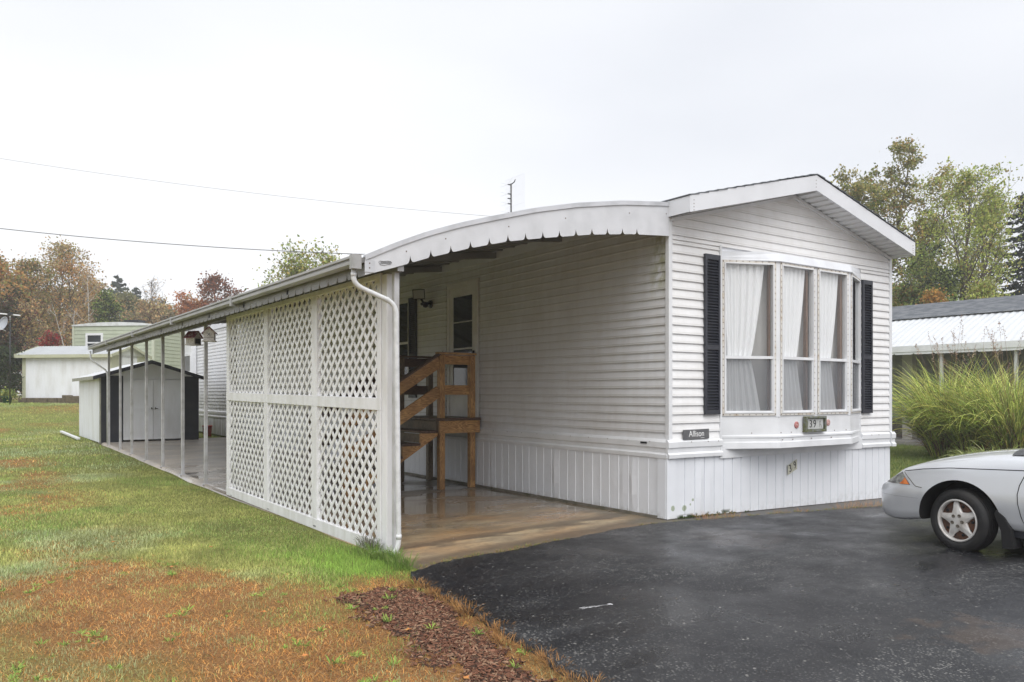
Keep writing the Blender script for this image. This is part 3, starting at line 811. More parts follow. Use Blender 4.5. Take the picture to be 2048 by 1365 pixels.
def bay_skin(levels, name, mats, mb=None):
    mb = MB()
    rs = [ring(n, z) for n, z in levels]
    for a, b in zip(rs[:-1], rs[1:]):
        for k in range(3): mb.quad(a[k], a[k + 1], b[k + 1], b[k])
    return mb, rs
mb, rs = bay_skin([(-.05, 3.005), (.022, 3.008), (.028, 3.018), (.020, 3.05), (.004, 3.115)], 'hood', None)
tp = rs[-1]
back = [(XB0, .0, 3.165), (XA + .1, .0, 3.19), (XC - .1, .0, 3.19), (XB1 - .0, 0, 3.16)]
for k in range(3): mb.quad(tp[k], tp[k + 1], back[k + 1], back[k])
mb.build('hood', simple('wrinkled_white_metal', (.76, .78, .82), .35, c2=(.62, .63, .66), scale=5, amt=.5, bump=.5, bscale=7), bay, local=True)
mb = MB(); mb.box(XB0 - .02, XB0 + .01, -.03, .01, .80, 3.18); mb.build('side_channel', M_TRIM, bay, local=True)
mb, rs = bay_skin([(.0, ZF0 + .0), (.004, .925), (.022, .915), (.024, .895), (.012, .885), (.012, .845), (.028, .835), (.030, .765), (-.02, .76)], 'panel', None)
tp = rs[-1]; tz = [(p[0], .0, .755) for p in tp]
for k in range(3): mb.quad(tz[k], tz[k + 1], tp[k + 1], tp[k])
for (u, z) in ((.18, .95), (.48, .95), (.05, .95)):
    pass
for x in (1.25, 1.62, 1.82, 2.05, 2.72, 2.98):
    y = -BP if x > XA else -BP * (x - XB0) / (XA - XB0)
    mb.box(x, x + .009, y - .010, y - .003, .945, .954, 1)
for x in (1.62, 1.82, 2.2, 2.62): mb.box(x, x + .009, -BP - .034, -BP - .022, .86, .869, 1)
mb.build('sill_panel', [M_TRIM, M_SCREW], bay, local=True)
mb = MB(); mb.box(XB0 - .02, XB1 + .02, -.034, .0, .655, .80); mb.build('under_sill', M_TRIM, home)

# things seen behind the bay glass
def curtain(name, label, fr, L_top, R_top, L_mid, R_mid, L_bot, R_bot, ztop=2.99, zt=1.84, zb=1.21, n=.045):
    nu, nv = 90, 60
    V = []; F = []
    for j in range(nv):
        z = zb + (ztop - zb) * j / (nv - 1)
        if z > zt:
            t = (z - zt) / (ztop - zt); s = t ** .8
            l = L_mid + (L_top - L_mid) * s; r = R_mid + (R_top - R_mid) * s
        else:
            t = (zt - z) / (zt - zb); s = t ** .8
            l = L_mid + (L_bot - L_mid) * s; r = R_mid + (R_bot - R_mid) * s
        for i in range(nu):
            q = i / (nu - 1)
            fold = .014 * math.sin(q * 38 + .6 * math.sin(z * 3)) + .008 * math.sin(q * 71 + z * 2)
            V.append(fr(l + (r - l) * q, -n + fold * (.5 + .5 * min(1, (r - l) / .3)), z))
    for j in range(nv - 1):
        for i in range(nu - 1):
            a = j * nu + i; F.append((a, a + 1, a + nu + 1, a + nu))
    o = npmesh(name, V, F, M_CURT, smooth=True)
    tag(o, label, 'curtain', 'sheer curtains tied back in the bay window'); return o
curtain('curtain', 'sheer white curtain tied back behind the wide left pane of the bay', fL, .055, .60, .11, .43, .06, .56)
curtain('curtain', 'sheer white curtain behind the middle pane of the bay, left of the number plate', fF, .055, .57, .07, .42, .06, .56)
curtain('curtain', 'narrow sheer white curtain behind the right front pane of the bay', fF, .80, 1.28, .82, 1.14, .81, 1.27)
bl = thing('vertical_blind', 'beige vertical blind hanging behind the curtains of the bay window', 'blind', (1.0, .0, 1.15))
mb = MB()
for fr, a, b, off in ((fL, .06, LL - .05, -.15), (fF, .04, 1.46, -.15)):
    k = a
    while k < b:
        mb.quad(fr(k, off - .03, 1.2), fr(k + .075, off + .006, 1.2), fr(k + .075, off + .006, 2.98), fr(k, off - .03, 2.98)); k += .082
mb.build('slat', M_BLIND, bl)
mb = MB(); mb.fbox(fL, .05, LL - .05, -.19, -.13, 2.98, 3.01); mb.fbox(fF, .03, 1.47, -.19, -.13, 2.98, 3.01); mb.build('head_rail', M_TRIM, bl)
mb = MB()
mb.fbox(fL, LL - .10, LL - .06, -.09, -.05, 1.16, 3.0); mb.fbox(fF, .625, .66, -.09, -.05, 1.16, 3.0); mb.fbox(fF, 1.355, 1.40, -.09, -.05, 1.16, 3.0)
mb.build('inside_jamb', M_BROWN, home)

# side window behind the lattice + entrance door
w = bpy.data.objects.new('side_window', None); COL.objects.link(w); w.parent = home
for (a, b, z0, z1) in ((6.2, 7.35, 1.60, 3.08),):
    mb = MB()
    for (c, d, e, f) in ((a, a + .05, z0, z1), (b - .05, b, z0, z1), (a + .05, b - .05, z0, z0 + .05), (a + .05, b - .05, z1 - .05, z1), (a + .05, b - .05, 2.30, 2.34)):
        mb.fbox(SD, c, d, -.0, .035, e, f)
    mb.build('window_frame', M_DOOR, w, local=True)
    mb = MB(); mb.quad(SD(a + .05, .022, z0 + .05), SD(b - .05, .022, z0 + .05), SD(b - .05, .022, z1 - .05), SD(a + .05, .022, z1 - .05)); mb.build('pane', M_DGLASS, w, local=True)
dr = bpy.data.objects.new('door', None); COL.objects.link(dr); dr.parent = home
mb = MB(); a, b, z0, z1 = 3.97, 4.90, 1.06, 3.17
for (c, d, e, f) in ((a, a + .075, z0, z1), (b - .075, b, z0, z1), (a + .075, b - .075, z1 - .075, z1)): mb.fbox(SD, c, d, -.02, .030, e, f)
mb.fbox(SD, a - .02, b + .02, -.02, .038, z1, z1 + .025)
mb.build('door_frame', M_DOOR, dr, local=True, bevel=.004)
mb = MB(); c, d = a + .075, b - .075; w_ = .10
for (e, f, g, h) in ((c, c + w_, z0, z1 - .075), (d - w_, d, z0, z1 - .075), (c + w_, d - w_, z1 - .075 - .13, z1 - .075), (c + w_, d - w_, z0, z0 + .40)): mb.fbox(SD, e, f, -.015, .016, g, h)
mb.fbox(SD, c + w_, d - w_, -.01, .013, 2.12, 2.145); mb.fbox(SD, c + w_, d - w_, -.01, .013, 2.55, 2.565)
mb.build('door_leaf', M_DOOR, dr, local=True, bevel=.003)
mb = MB(); mb.quad(SD(c + w_, .004, z0 + .40), SD(d - w_, .004, z0 + .40), SD(d - w_, .004, z1 - .205), SD(c + w_, .004, z1 - .205)); mb.build('pane', M_DGLASS, dr, local=True)
mb = MB(); mb.fbox(SD, c + .03, c + .05, .016, .055, 1.95, 2.09); mb.build('handle', M_DARK, dr, local=True)
mb = MB(); mb.fbox(SD, 5.0, 5.035, .016, .03, 2.08, 2.15); mb.fbox(SD, 5.01, 5.025, .03, .036, 2.11, 2.125, 1); mb.build('doorbell', [M_DOOR, M_DARK], home)
# flat panel and window at the far end of the side wall
mb = MB(); mb.box(-.16, .0, 21.25, L, .9, 3.3); mb.build('end_panel', M_TRIM, home)
mb = MB()
for (c_, d_, e_, f_) in ((21.25, 21.33, 1.9, 2.75), (22.2, 22.28, 1.9, 2.75), (21.33, 22.2, 2.68, 2.75), (21.33, 22.2, 2.12, 2.17), (21.33, 22.2, 1.9, 1.95)): mb.box(-.19, -.16, c_, d_, e_, f_)
mb.box(-.17, -.161, 21.33, 22.2, 1.95, 2.68, 1)
mb.build('end_window', [M_TRIM, simple('grey_far_glass', (.10, .10, .11), .3)], home)

# ------------------------------------------------------------------ signs and plates on the home
def text_mesh(body, size, name, mat, parent, loc, rot, ext=.0015, align='CENTER', sx=1.0, shear=0.0, space=1.0):
    c = bpy.data.curves.new(name, 'FONT'); c.body = body; c.size = size; c.extrude = ext; c.align_x = align; c.align_y = 'CENTER'; c.shear = shear; c.space_character = space
    tmp = bpy.data.objects.new(name + '_tmp', c); COL.objects.link(tmp)
    bpy.context.view_layer.update()
    me = bpy.data.meshes.new_from_object(tmp.evaluated_get(bpy.context.evaluated_depsgraph_get()))
    bpy.data.objects.remove(tmp)
    me.materials.clear(); me.materials.append(mat)
    o = bpy.data.objects.new(name, me); COL.objects.link(o)
    o.parent = parent; o.location = loc; o.rotation_euler = rot; o.scale = (sx, 1, 1)
    return o
M_WHITEPAINT = simple('white_lettering', (.80, .80, .80), .5)
M_BLACKPAINT = simple('black_lettering', (.02, .02, .02), .5)
sg = thing('name_sign', 'small grey plate with the white name Allison by the front corner', 'sign', (.43, -.03, .955), 0)
sg.rotation_euler = (0, R(-.6), 0)
mb = MB(); mb.box(-.215, .215, -.012, 0, -.056, .056); mb.build('plate', simple('grey_sign_plate', (.11, .11, .115), .5, c2=(.16, .16, .165), scale=8), sg, local=True, bevel=.002)
text_mesh("Allison", .098, 'lettering', M_WHITEPAINT, sg, (-.0, -.0135, .004), (R(90), 0, 0), sx=.95, space=1.0)
mb = MB(); mb.box(.07, .13, -.0145, -.0125, -.048, -.043); mb.build('underline', M_WHITEPAINT, sg, local=True)
# framed number plate on the bay
npl = thing('number_plate', 'mossy framed plate with black number 39 below the bay window', 'number plate', (2.262, -BP - .012, 1.042))
mb = MB(); a = .215; b_ = .098
mb.box(-a, -a + .04, -.05, 0, -b_, b_); mb.box(a - .03, a, -.05, 0, -b_, b_); mb.box(-a + .04, a - .03, -.05, 0, b_ - .03, b_); mb.box(-a + .04, a - .03, -.05, 0, -b_, -b_ + .03)
mb.box(-a + .04, a - .03, -.02, -.005, -b_ + .03, b_ - .03, 0)
mb.build('frame', simple('mossy_metal_frame', (.17, .18, .175), .75, c2=(.11, .12, .05), scale=26, lo=.4, hi=.6), npl, local=True, bevel=.004)
mb = MB(); mb.box(-.155, .165, -.030, -.020, -.062, .062); mb.build('face', simple('grey_white_face', (.50, .51, .50), .6, c2=(.36, .36, .34), scale=22), npl, local=True)
text_mesh("39", .135, 'digits', M_BLACKPAINT, npl, (-.055, -.0312, .0), (R(90), 0, 0), sx=.95, space=1.25)
mb = MB()
for (x0, z0, x1, z1) in ((.085, .04, .095, .0), (.095, .0, .08, -.04), (.095, .0, .125, -.02), (.105, .045, .098, .02), (.12, -.02, .13, -.045), (.10, .02, .115, .03)):
    mb.beam((x0, -.0312, z0), (x1, -.0312, z1), .004, .002, up=(0, 1, 0))
mb.build('worn_mark', simple('faded_print', (.16, .16, .16), .6), npl, local=True)
for x, z, r, lab, c1 in ((1.93, 1.036, .042, 'darker red round reflector left of the framed plate', (.42, .12, .11)), (2.587, 1.052, .040, 'faded pink round reflector right of the framed plate', (.50, .27, .24))):
    t = thing('reflector', lab, 'reflector', (x, -BP - .004, z), 0, 'round reflectors on the bay')
    fn = lambda a_, b2, h: (a_, -h, b2)
    mb = MB(); mb.lathe([(0, .0), (r, .0), (r, .007), (r * .8, .009), (0.0, .010)], fn, 24); mb.build('lens', simple('reflector_%d' % int(x * 10), c1, .35), t, local=True)
    mb = MB(); mb.lathe([(r * .75, .0092), (r * .7, .0115), (r * .66, .0095)], fn, 24); mb.lathe([(0, .014), (r * .22, .012), (r * .3, .009)], fn, 12); mb.build('rim', simple('reflector_rim', (.6, .45, .42), .4), t, local=True)
n39 = thing('house_number', 'two black digits 39 on pale stickers fixed to the front skirt', 'house number', (2.235, -.03, .487))
for k, (dx, dz, ch) in enumerate(((-.050, -.020, "3"), (.046, .018, "9"))):
    mb = MB(); y = -.002 - .001 * k
    mb.hexa([(dx - .048, y, dz - .066 - .018), (dx + .046, y, dz - .066 + .014), (dx + .046, y + .002, dz - .066 + .014), (dx - .048, y + .002, dz - .066 - .018),
             (dx - .048, y, dz + .060 - .018), (dx + .046, y, dz + .060 + .014), (dx + .046, y + .002, dz + .060 + .014), (dx - .048, y + .002, dz + .060 - .018)])
    mb.build('sticker', simple('aged_sticker', (.60, .59, .50), .5, c2=(.48, .47, .37), scale=20), n39, local=True)
    text_mesh(ch, .132, 'digit', M_BLACKPAINT, n39, (dx, -.0045, dz - .004), (R(90), R(-12), 0), sx=.85)
pl2 = MB(); pl2.box(-.031, -.025, .30, .40, .845, .866)
tag(pl2.build('maker_plate', M_DARK), 'tiny black maker plate on the white base band', 'plate')

# floodlight on the side wall
fl = thing('floodlight', 'black floodlight with square lamp and sensor beside the door', 'floodlight', (0, 5.45, 2.98))
mb = MB(); c0 = Vector((-.21, 5.43, 3.08)); ax = Vector((-.75, -.62, -.18)).normalized(); s1 = ax.cross(Vector((0, 0, 1))).normalized(); s2 = s1.cross(ax)
def fp(u_, v_, n_): return tuple(c0 + s1 * u_ + s2 * v_ + ax * n_)
mb.hexa([fp(-.11, -.085, .04), fp(.11, -.085, .04), fp(.06, -.05, -.05), fp(-.06, -.05, -.05), fp(-.11, .085, .04), fp(.11, .085, .04), fp(.06, .05, -.05), fp(-.06, .05, -.05)])
mb.build('housing', M_DARK, fl)
mb = MB(); mb.hexa([fp(-.095, -.07, .046), fp(.095, -.07, .046), fp(.095, -.07, .041), fp(-.095, -.07, .041), fp(-.095, .07, .046), fp(.095, .07, .046), fp(.095, .07, .041), fp(-.095, .07, .041)])
mb.build('lamp_glass', simple('floodlight_glass', (.40, .40, .38), .15), fl)
mb = MB(); mb.tube([(-.19, 5.44, 3.02), (-.14, 5.44, 2.95), (-.05, 5.44, 2.94), (.01, 5.44, 2.94)], .02, 8); mb.lathe([(0, 0), (.065, 0), (.065, .03), (0, .03)], lambda x_, y_, h: (.012 - h, 5.44 + x_, 2.93 + y_), 16); mb.build('bracket', M_DARK, fl)
mb = MB(); mb.lathe([(0, -.045), (.035, -.035), (.045, 0), (.035, .035), (0, .045)], lambda x_, y_, h: (-.12 + x_, 5.40 + y_, 2.90 + h), 12); mb.tube([(-.1, 5.44, 2.92), (-.13, 5.52, 2.93)], .025, 8); mb.build('sensor', M_DARK, fl)

# antenna on the roof
an = thing('antenna', 'thin roof antenna mast with short dipoles and mesh reflector', 'antenna', (XM, 6.34, 4.15))
mb = MB(); mb.tube([(XM, 6.34, 4.1), (XM, 6.34, 5.50)], .016, 8); mb.build('mast', simple('grey_mast', (.12, .12, .12), .6), an)
for z in (4.92, 5.10, 5.20, 5.29, 5.47):
    mb = MB(); mb.box(XM - .075, XM, 6.33, 6.35, z - .008, z + .008); mb.build('dipole_mount', M_DARK, an)
mb = MB(); mb.tube([(XM, 6.34, 5.48), (XM + .05, 6.30, 5.53), (XM + .07, 6.30, 5.58)], .01, 6)
mb.build('mast_tip', M_DARK, an)
mb = MB()
for z in (4.92, 5.10, 5.29, 5.47):
    for (dy, dz) in ((-.2, .07), (-.2, -.02), (.2, .07), (.2, -.02)): mb.tube([(XM - .075, 6.34, z), (XM - .11, 6.34 + dy, z + dz)], .0016, 4)
mb.build('whisker', simple('bright_wire', (.6, .6, .62), .3, .5), an)
mb = MB()
for k in range(21): mb.tube([(XM + .09, 6.02 + k * .032, 4.72), (XM + .09, 6.02 + k * .032, 5.64)], .0012, 3, cap=False)
for k in range(6): mb.tube([(XM + .09, 6.02, 4.72 + k * .184), (XM + .09, 6.66, 4.72 + k * .184)], .0012, 3, cap=False)
mb.build('reflector_mesh', simple('pale_wire', (.7, .7, .72), .3, .3), an)
# ------------------------------------------------------------------ carport canopy
CY1 = 16.35
def ctop(x): return np.interp(x, [-3.69, -3.39, -3.09, -2.74, -2.39, -1.87, -1.35, -.72, -.10, .03], [2.592, 2.735, 2.862, 2.985, 3.09, 3.238, 3.357, 3.468, 3.54, 3.553])
def cbot(x): return np.interp(x, [-3.69, -3.40, -3.06, -2.64, -2.21, -1.78, -1.15, -.6, -.10, .0], [2.435, 2.528, 2.646, 2.773, 2.884, 2.965, 3.072, 3.14, 3.18, 3.185])
can = thing('carport_canopy', 'long curved white aluminium carport canopy with scalloped valance on thin posts', 'carport', (-1.8, 0, 0))
xs = np.linspace(-3.69, -.0, 34)
mb = MB()
for i in range(len(xs) - 1):
    a, b = xs[i], xs[i + 1]; za, zb = float(ctop(a)), float(ctop(b))
    mb.quad((a, -.01, za), (b, -.01, zb), (b, CY1, zb), (a, CY1, za), 0, True)
    mb.quad((a, CY1, za - .022), (b, CY1, zb - .022), (b, -.01, zb - .022), (a, -.01, za - .022), 1, True)
k = .2
while k < CY1:                                        # standing seams of the roof pans, underneath
    for i in range(len(xs) - 1):
        a, b = xs[i], xs[i + 1]; za, zb = float(ctop(a)) - .022, float(ctop(b)) - .022
        mb.quad((a, k, za - .02), (b, k, zb - .02), (b, k, zb), (a, k, za), 1); mb.quad((a, k + .02, za - .02), (b, k + .02, zb - .02), (b, k, zb - .02), (a, k, za - .02), 1)
    k += .305
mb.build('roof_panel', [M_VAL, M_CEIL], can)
PY = [.08, 1.90, 3.45, 5.05, 6.62, 8.15, 9.75, 11.31, 12.95, 14.45, 16.15]
for y in PY[1:]:
    mb = MB()
    for i in range(len(xs) - 1):
        a, b = xs[i], xs[i + 1]; za, zb = float(ctop(a)) - .043, float(ctop(b)) - .043
        mb.hexa([(a, y - .03, za - .085), (b, y - .03, zb - .085), (b, y + .03, zb - .085), (a, y + .03, za - .085), (a, y - .03, za), (b, y - .03, zb), (b, y + .03, zb), (a, y + .03, za)])
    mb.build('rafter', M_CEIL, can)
def notch_line(a, b, notches, w=.052, h=.066, asym=.6):
    """x positions and heights of a scalloped lower edge"""
    pts = [(a, 0)]
    for n in notches:
        pts += [(n - w * asym, 0), (n - w * .33, h * .10), (n - w * .16, h * .38), (n - w * .06, h * .75), (n, h), (n + w * .10, h * .62), (n + w * .28, h * .25), (n + w * .5, h * .06), (n + w * .75, 0)]
    return pts + [(b, 0)]
def scallop(fn, pts, zb, zt, t=.004):
    mb = MB()
    for (u0, h0), (u1, h1) in zip(pts[:-1], pts[1:]):
        A = (u0, float(zb(u0)) + h0); B = (u1, float(zb(u1)) + h1); Cc = (u1, float(zt(u1))); D = (u0, float(zt(u0)))
        mb.quad(fn(A[0], 0, A[1]), fn(B[0], 0, B[1]), fn(Cc[0], 0, Cc[1]), fn(D[0], 0, D[1]))
        mb.quad(fn(D[0], t, D[1]), fn(Cc[0], t, Cc[1]), fn(B[0], t, B[1]), fn(A[0], t, A[1]))
        mb.quad(fn(A[0], t, A[1]), fn(B[0], t, B[1]), fn(B[0], 0, B[1]), fn(A[0], 0, A[1]))
    return mb
teeth = [-3.257, -3.05, -2.841, -2.63, -2.419, -2.205, -1.995, -1.784, -1.574, -1.359, -1.144, -0.93, -0.716, -0.504]
pts = []
base = notch_line(-3.69, -.012, teeth)
for (u0, h0), (u1, h1) in zip(base[:-1], base[1:]):
    n = max(1, int((u1 - u0) / .06))
    for j in range(n): pts.append((u0 + (u1 - u0) * j / n, h0 + (h1 - h0) * j / n))
pts.append(base[-1])
mb = scallop(lambda u_, n_, z_: (u_, -.034 + n_, z_), pts, cbot, lambda x: ctop(x) - .004)
mb.build('valance', M_VAL, can)
mb = MB()
for i in range(len(xs) - 1):                          # rolled top edge
    a, b = xs[i], xs[i + 1]; za, zb = float(ctop(a)), float(ctop(b))
    for (y0, y1, q0, q1) in ((-.046, -.0, .0, .016), (-.046, -.034, -.030, .0)):
        mb.hexa([(a, y0, za + q0), (b, y0, zb + q0), (b, y1, zb + q0), (a, y1, za + q0), (a, y0, za + q1), (b, y0, zb + q1), (b, y1, zb + q1), (a, y1, za + q1)])
mb.box(-3.694, -3.60, -.040, -.0345, 2.462, 2.565)
mb.build('edge_roll', simple('bright_aluminium', (.62, .63, .66), .35, .3, c2=(.5, .51, .53), scale=6), can)
for x, dz in ((-3.655, -.03), (-3.655, -.075), (-3.655, -.115), (-3.30, -.10), (-2.9, -.1), (-2.2, -.12), (-1.5, -.13), (-.62, -.12), (-.06, -.12)):
    z = float(ctop(x)) + dz; mb = MB(); mb.box(x, x + .010, -.0415 if x < -3.6 else -.037, -.034, z, z + .010); mb.build('screw', M_SCREW, can)
mb = MB()                                              # small dark maker's emblem: lozenge outline with illegible strokes
ex, ez = -3.50, 2.553
pl = [(-.062, .006), (-.05, .016), (-.02, .014), (.02, .022), (.05, .020), (.062, .010), (.05, -.004), (.02, -.010), (-.01, -.020), (-.045, -.018), (-.058, -.006)]
for p0, p1 in zip(pl, pl[1:] + pl[:1]): mb.beam((ex + p0[0], -.0355, ez + p0[1]), (ex + p1[0], -.0355, ez + p1[1]), .002, .0035, up=(0, 1, 0))
for k in range(11):
    u_ = -.045 + k * .009; mb.beam((ex + u_, -.036, ez - .010 + k * .0008), (ex + u_ + .004, -.036, ez + .010 + k * .0008), .003, .004, up=(0, 1, 0))
mb.build('emblem', M_BLACKPAINT, can)
def side_notches(y0, y1, s): 
    out = []; y = y0
    while y < y1: out.append(y); y += s
    return out
mb = scallop(lambda u_, n_, z_: (-3.690 - n_ + .004, u_, z_), notch_line(-.03, CY1, side_notches(.13, CY1 - .1, .218), .05, .07, .7), lambda y: 2.432, lambda y: 2.59)
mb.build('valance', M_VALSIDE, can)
mb = scallop(lambda u_, n_, z_: (u_, CY1 + n_, z_), [p for p in notch_line(-3.69, .0, side_notches(-3.5, -.1, .212), .05, .066, .7)], lambda x: ctop(x) - .13, lambda x: ctop(x))
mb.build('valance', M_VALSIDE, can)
gp = [(.040, 2.515), (.080, 2.515), (.102, 2.528), (.104, 2.555), (.086, 2.562), (.086, 2.572), (.108, 2.578), (.108, 2.598), (.040, 2.598)]
mb = MB()
mb.extr([(p, q) for p, q in gp], lambda p, q, t: (-3.69 - p, t, q + .0014 * t), -.025, CY1 + .05)
mb.box(-3.805, -3.722, -.034, .03, 2.484, 2.606)
for y in (3.6, 6.9, 10.2, 13.4): mb.hexa([(-3.803, y, 2.488 + .0014 * y), (-3.722, y, 2.488 + .0014 * y), (-3.722, y + .05, 2.488 + .0014 * y), (-3.803, y + .05, 2.488 + .0014 * y), (-3.803, y, 2.607 + .0014 * y), (-3.722, y, 2.607 + .0014 * y), (-3.722, y + .05, 2.607 + .0014 * y), (-3.803, y + .05, 2.607 + .0014 * y)])
mb.box(-3.73, -3.69, -.02, CY1, 2.54, 2.585, 1)
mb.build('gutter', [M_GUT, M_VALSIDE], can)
def rounded(pts, r=.05, n=5):
    out = [Vector(pts[0])]
    for i in range(1, len(pts) - 1):
        p0, p, p1 = Vector(pts[i - 1]), Vector(pts[i]), Vector(pts[i + 1])
        a = p + (p0 - p).normalized() * min(r, (p0 - p).length * .45); b = p + (p1 - p).normalized() * min(r, (p1 - p).length * .45)
        for k in range(n + 1):
            t = k / n; out.append((a * (1 - t) ** 2 + p * 2 * t * (1 - t) + b * t * t))
    return out + [Vector(pts[-1])]
dp = rounded([(-3.765, .03, 2.49), (-3.765, .03, 2.355), (-3.405, -.055, 2.205), (-3.382, -.06, .075), (-3.47, -.075, .008)], .10, 7)
mb = MB(); mb.tube(dp, .0225, 14); mb.tube([(-3.765, .03, 2.455), (-3.765, .03, 2.425)], .0255, 14); mb.tube([(-3.383, -.06, .19), (-3.383, -.06, .15)], .0255, 14)
mb.tube([(-3.49, -.025, 2.243), (-3.465, -.029, 2.232)], .0255, 14)
mb.build('downspout', M_PIPE, can)
rp = rounded([(-3.74, CY1 - .02, 2.50), (-3.74, CY1 - .05, 2.28), (-3.40, CY1 - .15, 2.02), (-3.375, CY1 - .2, 1.9), (-3.375, CY1 - .2, .15)], .08, 5)
mb = MB(); mb.tube(rp, .022, 8); mb.build('downspout', M_PIPE, can)
for i, y in enumerate(PY):
    z0 = g1(-3.3, y) - .01
    mb = MB(); mb.box(-3.368, -3.318, y - .026, y + .026, z0, 2.60)
    mb.box(-3.395, -3.30, y - .04, y + .04, z0, z0 + .018)
    mb.build('post', [simple('grey_white_post', (.55, .55, .57), .42, c2=(.30, .29, .27), scale=5, amt=.7)], can, bevel=.003)
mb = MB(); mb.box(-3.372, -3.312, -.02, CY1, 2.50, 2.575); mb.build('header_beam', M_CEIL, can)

# ------------------------------------------------------------------ lattice screen
lat = thing('lattice_screen', 'white diagonal lattice privacy screen in a painted wooden frame beside the carport', 'lattice screen', (-3.35, 2.7, -.03))
def fy(y): return .012 * max(0, y - .3)
mb = MB()
XO, XI = -3.392, -3.345
def fr_box(y0, y1, z0, z1, s0=0, s1=0, xo=XO, xi=XI):
    a, b = fy(y0) * s0, fy(y1) * s0; c, d = fy(y0) * s1, fy(y1) * s1
    mb.hexa([(xo, y0, z0 + a), (xi, y0, z0 + a), (xi, y1, z0 + b), (xo, y1, z0 + b), (xo, y0, z1 + c), (xi, y0, z1 + c), (xi, y1, z1 + d), (xo, y1, z1 + d)])
ZB0, ZB1, ZR0, ZR1, ZT = -.045, .070, 1.268, 1.382, 2.52
openY = [(.365, 1.84), (1.995, 3.48), (3.62, 5.17)]
for (a, b) in ((.288, .365), (1.84, 1.995), (3.48, 3.62), (5.17, 5.29)):
    fr_box(a, b, ZB1 - .001, ZR0 + .001, .5, 1); fr_box(a, b, ZR1 - .001, ZT, 1, 0)
fr_box(.285, 5.29, ZB0, ZB1, .5, .5, XO - .003); fr_box(.285, 5.29, ZR0, ZR1, 1, 1, XO - .003); fr_box(.285, 5.29, ZT - .05, ZT, 0, 0, XO - .003)
mb.build('frame', M_WHITEWOOD, lat, bevel=.003)
mb = MB(); mb.box(-3.382, -3.315, .175, .276, -.02, 2.5); mb.build('post', M_WHITEWOOD, lat, bevel=.004)
def clip_line(c, s, y0, y1, z0, z1):
    """points on y*s + z = c inside the rectangle"""
    P_ = []
    for y in (y0, y1):
        z = c - s * y
        if z0 <= z <= z1: P_.append((y, z))
    for z in (z0, z1):
        y = (c - z) / s
        if y0 < y < y1: P_.append((y, z))
    P_ = sorted(set(P_))
    return (P_[0], P_[-1]) if len(P_) >= 2 and abs(P_[0][0] - P_[-1][0]) > .015 else None
for (y0, y1) in openY:
    for (z0, z1) in ((ZB1, ZR0), (ZR1, ZT - .05)):
        mb = MB(); e = .022
        a0, a1, b0, b1 = y0 - e, y1 + e, z0 - e + fy(y0) * .5, z1 + e + fy(y1)
        q = random.Random(int(y0 * 100 + z0 * 10)); off = q.uniform(0, .15)
        for s, xa, xb in ((1, -3.3735, -3.3665), (-1, -3.3660, -3.3590)):
            lo = min(s * a0, s * a1) + b0; hi = max(s * a0, s * a1) + b1
            c = lo + off
            while c < hi:
                seg = clip_line(c + q.uniform(-.003, .003), s, a0, a1, b0, b1)
                if seg:
                    xm = (xa + xb) / 2
                    mb.beam((xm, seg[0][0], seg[0][1]), (xm, seg[1][0], seg[1][1]), .0385, .0066, up=(1, 0, 0))
                c += .1565
        mb.build('lattice_panel', M_LATT, lat)

# ------------------------------------------------------------------ wooden entrance steps
st = thing('entrance_steps', 'wet treated-lumber landing and stairs with railings at the side door', 'steps', (-.4, 4.6, 0))
def post(x, y, z1, mat, z0=.004, w=.089):
    mb = MB(); mb.box(x - w / 2, x + w / 2, y - w / 2, y + w / 2, z0 + g1(x, y), z1); mb.build('post', mat, st, bevel=.004)
post(-.655, 3.945, 2.00, WOODV); post(-.125, 3.945, 1.995, WOODV); post(-.125, 5.245, 2.0, WOODG); post(-.655, 5.245, 2.0, WOODG)
post(-2.16, 3.945, 1.10, WOODV); post(-2.16, 5.245, 1.10, WOODG)
mb = MB(); mb.box(-.73, -.03, 3.850, 3.888, .835, 1.02); mb.build('rim_joist', WOODX, st, bevel=.003)
mb = MB(); mb.box(-.735, -.700, 3.889, 5.33, .84, 1.02); mb.build('rim_joist', WOODG, st, bevel=.003)
mb = MB(); mb.box(-.73, -.03, 5.295, 5.333, .835, 1.02); mb.build('rim_joist', WOODD, st, bevel=.003)
k = 3.835
while k < 5.30:
    mb = MB(); mb.box(-.76, -.02, k, k + .134, 1.024, 1.060); mb.build('deck_board', WOODD, st, bevel=.004); k += .140
